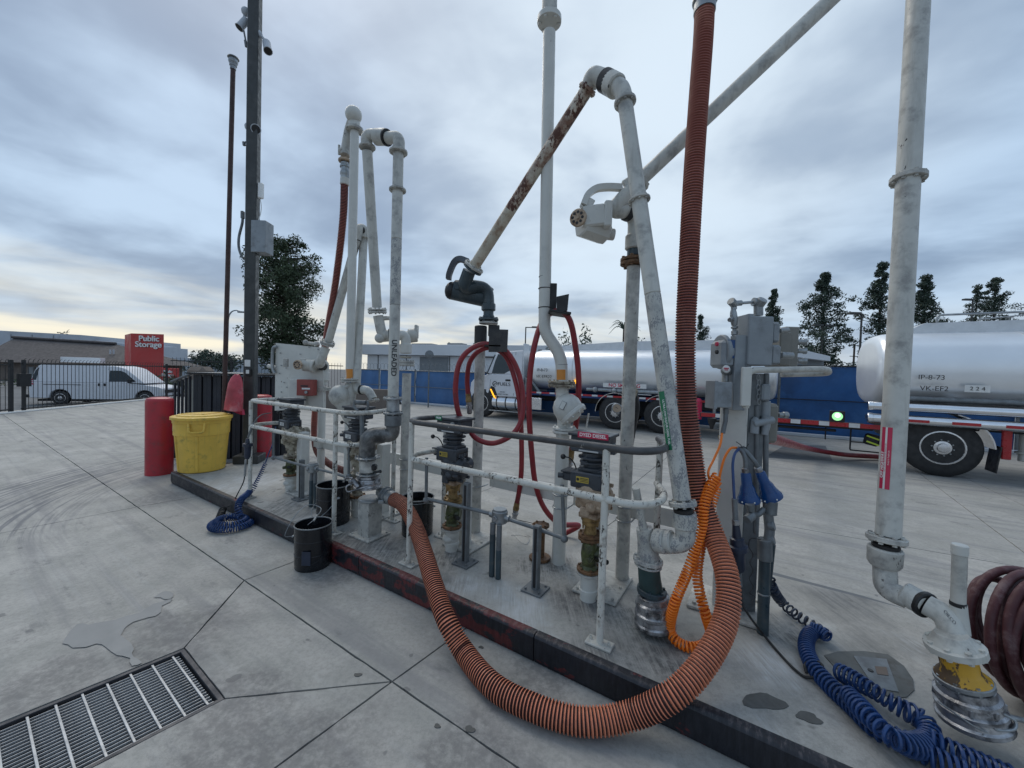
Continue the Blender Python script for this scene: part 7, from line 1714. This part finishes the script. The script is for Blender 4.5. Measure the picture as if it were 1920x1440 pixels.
for x in (1.18, 4.62):
    make_wheel(van, (x, .13, .36), (0, -1, 0), .36, .22, .215, 5, 6)
    mb = MB(); mb.cyl((x, 1.72, .36), (x, 1.92, .36), .36, 18); mb.build('far_wheel', 'tyre', van)
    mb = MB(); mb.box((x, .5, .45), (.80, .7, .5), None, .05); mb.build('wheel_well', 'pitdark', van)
vr = Vector((p(68, 0, 18.6).x, 18.9, -.62)); vr.x -= .80; van.location = vr; van.rotation_euler = (0, 0, R_(17)); van.scale = (1, 1, 1)

# --- tank shapes
def tank_section(w_, h_, n=28):
    out = []
    for k in range(n):
        a = 2*math.pi*k/n; c, s = math.cos(a), math.sin(a); e = .78
        out.append((math.copysign(abs(c)**e, c)*w_/2, math.copysign(abs(s)**e, s)*h_/2))
    return out
def tank(root, x0, x1, yc, zc, w_, h_, name='tank', m_='tank', endr=.35):
    sec = tank_section(w_, h_, 44); mb = MB(); st = []
    for k in range(7):
        a = k/6*math.pi/2; st.append((x0+endr*(1-math.sin(a)), .72+.28*math.sin(a) if False else (1-(1-math.sin(math.pi/2*k/6))*.0)*(.55+.45*math.sqrt(max(0, 1-(1-k/6)**2)))))
    st = [(x0+endr*(k/6)**1.6, .72+.28*math.sqrt(max(0, 1-(1-k/6)**2))) for k in range(7)]
    xs = [s[0] for s in st]; sc_ = [s[1] for s in st]
    m2 = 8
    for k in range(1, m2): xs.append(x0+endr+(x1-x0-2*endr)*k/m2); sc_.append(1)
    for k in range(6, -1, -1): xs.append(x1-endr*(k/6)**1.6); sc_.append(.72+.28*math.sqrt(max(0, 1-(1-k/6)**2)))
    n = len(sec); vs = [(x, yc+a*s, zc+b*s) for x, s in zip(xs, sc_) for a, b in sec]
    fs = [(i*n+k, i*n+(k+1) % n, (i+1)*n+(k+1) % n, (i+1)*n+k) for i in range(len(xs)-1) for k in range(n)]+[tuple(range(n)), tuple((len(xs)-1)*n+k for k in range(n))]
    mb.add(vs, fs, 0, True); o = mb.build(name, m_, root, None, 40); o['_org'] = (0, 0, 0); return o
def tape_strip(root, x0, x1, y, z, h=.055, seg=.30):
    k = 0; x = x0
    while x < x1:
        L = seg*(1.0 if k % 2 == 0 else .62); mb = MB(); mb.box(((x+min(x+L, x1))/2, y, z), (min(L, x1-x)-.004, .006, h), None, .001); mb.build('reflective_tape', 'tapered' if k % 2 == 0 else 'tapewhite', root); x += L; k += 1
# --- trailer on the right: x from its front (left) end backwards (right), near side y=0
tr = thing('tank_trailer', 'polished tank trailer cut off by the right edge, chrome hose tubes along its side', 'tank trailer', (0, 0, 0))
def seams(root, xs, yc, zc, w_, h_):
    sec = tank_section(w_*1.004, h_*1.006, 44)
    for x in xs:
        mb = MB(); n = len(sec); vs = [(x+dx, yc+a*s, zc+b*s) for dx, s in ((-.02, .995), (-.018, 1.0), (.018, 1.0), (.02, .995)) for a, b in sec]
        mb.add(vs, [(i*n+k, i*n+(k+1) % n, (i+1)*n+(k+1) % n, (i+1)*n+k) for i in range(3) for k in range(n)], 0, True); o = mb.build('weld_seam', 'tankend', root)
seams(tr, (1.9, 3.6, 5.3), 1.15, 1.93, 2.25, 1.50)
tk = tank(tr, 0.0, 7.5, 1.15, 1.93, 2.25, 1.50, endr=.30)
mb = MB(); mb.prism([(.35, .75, 2.62), (.75, .75, 2.86), (7.5, .75, 2.90), (7.5, .75, 2.60)], (0, 1, 0), .8); mb.build('top_spill_dam', 'tankend', tr)
mb = MB(); mb.tube(bend([(.9, .7, 2.86), (.9, .7, 3.0), (2.0, .7, 3.0), (2.2, .7, 2.88)], .08), .02, 8); mb.tube([(1.6, 1.2, 2.95), (3.2, 1.2, 3.1)], .012, 6); mb.build('overturn_rail', 'galv', tr)
for z_, r_ in ((1.22, .075), (.99, .085)):
    mb = MB(); mb.cyl((-.15, -.12, z_), (7.5, -.12, z_), r_, 18); mb.cyl((-.20, -.12, z_), (-.12, -.12, z_), r_*1.08, 18); mb.build('hose_tube', 'chrome', tr)
mb = MB(); mb.cyl((.15, .05, 1.38), (7.5, .05, 1.38), .05, 14); mb.build('hose_tube', 'conduit', tr)
for k in range(12):
    mb = MB(); mb.box((.45+k*.62, -.207, .985), (.34, .008, .05), None, .001); mb.build('reflective_tape', 'tapered', tr)
mb = MB(); mb.box((3.8, .9, .90), (7.4, 1.3, .12), None, .02); mb.build('subframe', 'chassis', tr)
mb = MB(); mb.box((.35, .35, .82), (.55, .7, .36), None, .03); mb.build('valve_box', 'chassis', tr)
mb = MB(); mb.cyl((.1, -.02, .78), (.30, -.02, .78), .07, 12); mb.cyl((.14, -.05, .66), (.30, -.05, .66), .05, 12); mb.build('valve_cap', 'alu', tr)
def lamp_pair(mb): mb.box((.10, .50, 1.62), (.03, .10, .30), None, .01)
mb = MB(); mb.box((.16, .16, 1.62), (.16, .02, .30), Matrix.Rotation(-.5, 3, 'Z'), .005); lp_ = mb.build('lamp_bracket', 'tankend', tr)
for z_ in (1.70, 1.55): mb = MB(); mb.lathe((.155, .15, z_), (-.45, -.9, 0), [(0, .045), (.02, .04), (.03, .02)], 16); mb.build('marker_lamp', 'amber', tr)
WX = .85
make_wheel(tr, (WX, .10, .525), (0, -1, 0), .525, .28, .295, 10, 10)
def fender(root, x0, x1, cx_, r, y0, w_, m_, z0=.55, th=.02, name='fender', a0=0, a1=180):
    mb = MB(); vs = []; n = 18
    for k in range(n+1):
        a = R_(a0+(a1-a0)*k/n)
        for rr in (r, r+th):
            for y in (y0, y0+w_): vs.append((cx_+math.cos(a)*rr, y, z0+math.sin(a)*rr))
    fs = []
    for k in range(n):
        o = k*4; e = o+4; fs += [(o, o+1, e+1, e), (o+2, o+3, e+3, e+2), (o, o+2, e+2, e), (o+1, o+3, e+3, e+1)]
    fs += [(0, 1, 3, 2), (n*4, n*4+1, n*4+3, n*4+2)]
    mb.add(vs, fs, 0, True); return mb.build(name, m_, root)
fender(tr, 0, 0, WX, .62, -.05, .50, 'chrome', .52, a0=5, a1=75)
mb = MB(); mb.box((WX+.66, .1, .40), (.02, .36, .46), Matrix.Rotation(.1, 3, 'Y'), .01); mb.build('mud_flap', 'black', tr)
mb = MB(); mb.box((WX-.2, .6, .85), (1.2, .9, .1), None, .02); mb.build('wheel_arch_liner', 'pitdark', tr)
mb = MB(); mb.box((WX+.78, .05, .72), (.11, .06, .62), None, .01); mb.build('red_post', 'tapered', tr)
mb = MB(); mb.cyl((WX+1.15, .5, .35), (WX+1.15, .5, .85), .06, 12); mb.cyl((WX+1.15, .5, .72), (WX+2.6, .5, .72), .03, 10); mb.cyl((WX+1.15, .5, .48), (WX+1.15, .5, .52), .10, 12); mb.build('landing_pipe', 'white_clean', tr)
text('tank_lettering', 'IP-8-73', .12, (.66, -.04, 1.78), (1, 0, 0), (0, 0, 1), 'ink', tr, .002); text('tank_lettering', 'VK-EF2', .12, (.70, -.04, 1.58), (1, 0, 0), (0, 0, 1), 'ink', tr, .002)
mb = MB(); mb.box((1.23, -.03, 1.60), (.30, .006, .12), None, .001); mb.build('number_plate', 'labelwhite', tr); text('tank_lettering', '2 2 4', .09, (1.23, -.036, 1.60), (1, 0, 0), (0, 0, 1), 'ink', tr, .001)
# drawbar and red taped beam to the left, with the lamp
mb = MB(); mb.box((-1.65, .10, .80), (2.9, .09, .10), None, .008); mb.build('drawbar_beam', 'chassis', tr)
x = -3.08; k = 0
while x < -.22:
    L = .30 if k % 2 == 0 else .17; mb = MB(); mb.box((x+L/2, .052, .80), (L-.004, .006, .085), None, .001); mb.build('reflective_tape', 'tapered' if k % 2 == 0 else 'tapewhite', tr); x += L; k += 1
mb = MB(); mb.box((-1.35, .6, .74), (2.6, 1.0, .05), None, .01); mb.build('deck', 'chassis', tr)
mb = MB(); mb.cyl((-2.9, .2, .66), (-.6, .2, .66), .03, 8); mb.cyl((-2.2, .3, .90), (-1.6, .3, .90), .04, 10); mb.build('air_line', 'chassis', tr)
for x in (-2.85, -2.45): mb = MB(); mb.lathe((x, .12, .72), (0, 0, -1), [(0, .10), (.10, .08), (.16, .05), (.24, .035)], 12); mb.build('hanger', 'chassis', tr)
mb = MB(); mb.box((-.62, .02, .965), (.24, .05, .22), None, .02); wl_ = mb.build('work_lamp', 'black', tr); wl_['_org'] = (0, 0, 0)
mb = MB(); mb.lathe((-.62, -.006, .965), (0, -1, 0), [(0, .085), (.006, .08), (.01, .04)], 20); mb.build('lamp_lens', 'greenlamp', wl_)
mb = MB(); mb.lathe((-.62, -.018, .985), (0, -1, 0), [(0, .045), (.004, .03)], 16); mb.build('lamp_glow', 'lampwhite', wl_)
def rackf(mb):
    for x in (-.35, .25): mb.tube(bend([(x, .3, .72), (x, .3, .28), (x+.5, .3, .28)], .03), .014, 6)
    mb.tube([(-.35, .3, .45), (.4, .3, .45)], .012, 6); mb.tube([(-.35, .3, .28), (.4, .3, .28)], .014, 6); mb.tube([(-.75, .3, .72), (-.75, .3, .45)], .012, 6)
mb = MB(); rackf(mb); mb.build('cone_rack', 'chassis', tr)
mb = MB()
for x in (-.02, .26): mb.box((x, .34, .52), (.22, .16, .22), Matrix.Rotation(.2, 3, 'Y'), .03)
mb.build('hi_vis_bundle', 'chassis', tr)
M['hivis'] = mat('hi_vis_yellow', (.50, .62, .06), .6, var=.1)
mb = MB()
for x in (-.02, .26):
    for z_ in (.46, .57): mb.box((x, .255, z_), (.20, .006, .03), Matrix.Rotation(.35, 3, 'Y'), .001)
mb.build('hi_vis_stripe', 'hivis', tr)
DT = Vector((.852, -.523, 0)).normalized(); angT = math.atan2(DT.y, DT.x)
trO = Vector((7.05, 7.35, 0)); 
tr.location = trO; tr.rotation_euler = (0, 0, angT)
# discharge hose lying from the post towards the trailer
hose([p(1440, 820, 3.0), p(1470, 829, 4.2), g(1520, 842, .30), g(1580, 852, .12), g(1640, 856, .07), g(1692, 859, .06)], .05, 'redhose', 'dull red discharge hose sagging to the trailer beside the electrical post')

# --- truck in the middle: x from front of cab backwards
tk_ = thing('tank_truck', 'white cab tanker truck with polished tank behind the red hoses', 'tank truck', (0, 0, 0))
def cabp(name, m_, o, y0=0.0, y1=2.3, tp=None, bev=.03): return prism_part(tk_, name, m_, o, y0, y1, tp, bev)
tc_ = lambda z: max(0, z-1.55)*.12
cabp('hood', 'vanwhite', [(.55, .95), (.58, 1.25), (.74, 1.42), (1.28, 1.56), (1.28, .62), (1.2, .62)]+[(1.2-.0+math.cos(math.pi*k/10)*.0, .62) for k in (0,)]+[(.95+.25*math.cos(math.pi*k/10*1.0), .62+.42*math.sin(math.pi*k/10)) for k in range(1, 10)]+[(.66, .62), (.60, .8)], .05, 2.25, None, .04)
cabp('cab_lower', 'vanwhite', [(1.29, .80), (1.29, 1.60), (2.75, 1.60), (2.75, .80)], .0, 2.3)
cabp('cab_upper', 'vanwhite', [(1.29, 1.601), (1.42, 1.95), (1.62, 2.34), (1.75, 2.42), (2.75, 2.46), (2.75, 1.601)], .0, 2.3, tc_)
def cpan(name, m_, o, y=-.006, th=.008):
    mb = MB(); n = len(o); vs = [(x, y+tc_(z), z) for x, z in o]+[(x, y+th+tc_(z), z) for x, z in o]
    mb.add(vs, [tuple(range(n)), tuple(range(2*n-1, n-1, -1))]+[(i, (i+1) % n, n+(i+1) % n, n+i) for i in range(n)], 0, False); return mb.build(name, m_, tk_)
cpan('side_window', 'glass', [(1.52, 1.62), (1.62, 2.05), (1.72, 2.32), (2.32, 2.34), (2.36, 1.78), (2.05, 1.62)])
cpan('door_line', 'chassis', [(1.44, .85), (1.45, .85), (1.50, 1.62), (1.49, 1.62)]); cpan('door_line', 'chassis', [(2.45, .85), (2.46, .85), (2.46, 2.4), (2.45, 2.4)])
cpan('door_handle', 'chassis', [(2.12, 1.36), (2.12, 1.42), (2.32, 1.42), (2.32, 1.36)], -.02, .02)
cpan('fender_trim', 'black', [(1.36, .82), (1.52, 1.16), (1.66, 1.12), (1.80, .82)], -.01); cpan('turn_lamp', 'amber', [(1.48, 1.05), (1.53, 1.05), (1.72, .74), (1.66, .74)], -.02, .012)
cpan('windshield', 'glass', [(1.31, 1.63), (1.35, 1.63), (1.62, 2.30), (1.58, 2.32)])
text('door_lettering', 'FUELS', .17, (2.06, -.010, 1.24), (1, 0, 0), (0, 0, 1), 'ink', tk_, .002, xs=1.2)
mb = MB(); mb.tube([(1.68+.09*math.cos(a), -.012, 1.245+.085*math.sin(a)) for a in [k*.35 for k in range(16)]], .012, 6); mb.tube([(1.62, -.012, 1.2), (1.70, -.012, 1.26), (1.76, -.012, 1.22)], .010, 6); mb.build('door_emblem', 'ink', tk_)
mb = MB(); mb.lathe((1.68, -.004, .92), (0, -1, 0), [(0, .06), (.004, .055)], 16); mb.build('round_decal', 'ink', tk_)
text('door_lettering', '2580.0000', .05, (2.0, -.010, .96), (1, 0, 0), (0, 0, 1), 'ink', tk_, .001); text('door_lettering', 'USDOT 2187286', .06, (2.02, -.010, .88), (1, 0, 0), (0, 0, 1), 'ink', tk_, .001)
mb = MB(); mb.box((1.16, -.25, 1.95), (.08, .22, .55), None, .03); mb.box((1.2, -.28, 1.50), (.08, .16, .22), None, .03); mb.tube([(1.18, -.2, 1.7), (1.42, .0, 1.6)], .02, 8); mb.tube([(1.18, -.2, 2.2), (1.55, .05, 2.2)], .02, 8); mb.build('mirror', 'black', tk_)
mb = MB(); mb.box((2.78, .25, 1.9), (.04, .4, 1.6), None, .01); mb.build('exhaust_shield', 'tankend', tk_)
mb = MB(); mb.cyl((1.55, .24, .58), (2.72, .24, .58), .27, 24); mb.build('fuel_tank', 'chrome', tk_)
for x in (1.75, 2.12, 2.52): mb = MB(); mb.cyl((x, .24, .58), (x+.05, .24, .58), .280, 24); mb.build('tank_strap', 'black', tk_)
mb = MB(); mb.box((2.1, -.04, .28), (1.2, .12, .03), None, .01); mb.build('step', 'galv', tk_)
mb = MB(); mb.box((3.30, .18, .62), (.48, .36, .42), None, .02); mb.build('battery_box', 'chrome', tk_)
mb = MB(); mb.box((5.3, 1.15, .82), (8.4, .9, .24), None, .02); mb.build('chassis_rail', 'chassis', tk_)
mb = MB(); mb.box((5.3, .6, .97), (4.9, .9, .12), None, .01); mb.build('blue_subframe', 'truckblue', tk_)
tank(tk_, 2.95, 10.2, 1.15, 1.80, 2.25, 1.44, endr=.30)
seams(tk_, (4.6, 6.3, 8.0), 1.15, 1.80, 2.25, 1.44)
mb = MB(); mb.prism([(3.2, .75, 2.40), (3.9, .75, 2.66), (6.3, .75, 2.78), (9.9, .75, 2.78), (9.9, .75, 2.40)], (0, 1, 0), .8); mb.build('top_spill_dam', 'tankend', tk_)
tape_strip(tk_, 3.05, 8.6, .004, 1.01)
mb = MB(); mb.cyl((5.1, .05, 1.20), (8.0, .05, 1.20), .055, 12); mb.sphere((5.4, .0, 1.20), .09, 12); mb.sphere((6.0, .0, 1.20), .08, 12); mb.build('side_pipe', 'galv', tk_)
text('tank_lettering', 'IP-8-73', .14, (3.55, -.03, 1.78), (1, 0, 0), (0, 0, 1), 'ink', tk_, .002); text('tank_lettering', 'VK-EFR22', .14, (3.62, -.03, 1.56), (1, 0, 0), (0, 0, 1), 'ink', tk_, .002)
mb = MB(); mb.box((4.22, -.02, 1.56), (.34, .006, .13), None, .001); mb.build('number_plate', 'labelwhite', tk_); text('tank_lettering', '2 24', .10, (4.22, -.028, 1.56), (1, 0, 0), (0, 0, 1), 'ink', tk_, .001)
mb = MB(); mb.box((6.3, -.012, 1.36), (1.3, .006, .13), None, .001); mb.build('warning_plate', 'labelwhite', tk_); text('tank_lettering', 'NO SMOKING', .15, (6.3, -.018, 1.36), (1, 0, 0), (0, 0, 1), 'labelred', tk_, .001, bold=.003)
mb = MB(); mb.lathe((4.72, -.02, 1.42), (-.1, -1, 0), [(0, .07), (.03, .06), (.05, .02)], 14); mb.build('marker_lamp', 'amber', tk_)
fy = mk('yellow_drum_end', 'yellowpaint', tk_, lambda mb: mb.lathe((4.35, .12, .74), (-.25, -1, 0), [(0, .24), (.02, .25), (.04, .22), (.06, .08), (.09, .06)], 24)); 
mb = MB(); mb.cyl((4.4, .3, .74), (4.4, .85, .74), .22, 20); mb.build('drum', 'chassis', tk_)
make_wheel(tk_, (1.12, .12, .52), (0, -1, 0), .52, .28, .30)
make_wheel(tk_, (6.05, .12, .52), (0, -1, 0), .52, .28, .30)
make_wheel(tk_, (7.42, .12, .52), (0, -1, 0), .52, .28, .30)
for x in (.75, 6.05, 7.42): mb = MB(); mb.cyl((x, 1.85, .52), (x, 2.2, .52), .52, 20); mb.build('far_wheel', 'tyre', tk_)
fender(tk_, 0, 0, 6.05, .60, -.05, .45, 'chrome', .52, a0=35, a1=180); fender(tk_, 0, 0, 7.42, .60, -.05, .45, 'chrome', .52, a0=0, a1=140)
mb = MB(); mb.box((6.73, .18, 1.115), (.75, .45, .02), None, .006); mb.build('fender_bridge', 'chrome', tk_)
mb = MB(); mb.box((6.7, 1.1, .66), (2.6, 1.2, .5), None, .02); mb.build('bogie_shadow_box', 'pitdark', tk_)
mb = MB(); mb.cyl((8.35, .05, .50), (8.35, .05, 1.0), .10, 16); mb.sphere((8.35, .05, 1.0), .10, 12); mb.build('fire_extinguisher', 'labelred', tk_)
mb = MB(); mb.tube(bend([(8.75, .2, 1.22), (8.75, .2, .5), (9.1, .2, .38)], .08), .05, 12); mb.sphere((8.85, .1, .42), .12, 12); mb.cyl((8.6, .2, 1.22), (8.95, .2, 1.22), .04, 10); mb.build('unloading_pipe', 'galv', tk_)
mb = MB(); mb.box((3.0, .25, 1.25), (.25, .5, .5), None, .03); mb.tube([(3.1, .1, 1.4), (3.5, .05, .95)], .05, 10); mb.build('landing_bracket', 'conduit', tk_)
D1 = Vector((.875, -.484, 0)).normalized(); ang1 = math.atan2(D1.y, D1.x)
tk_.location = Vector((-.95-.875*1.3, 14.15+.484*1.3, 0)); tk_.rotation_euler = (0, 0, ang1)

# corner of something dark at the very top right of the frame
# ------------------------------------------------------------------ tidy helper properties
for o in bpy.data.objects:
    for k_ in ('_org', '_done'):
        if k_ in o.keys(): del o[k_]
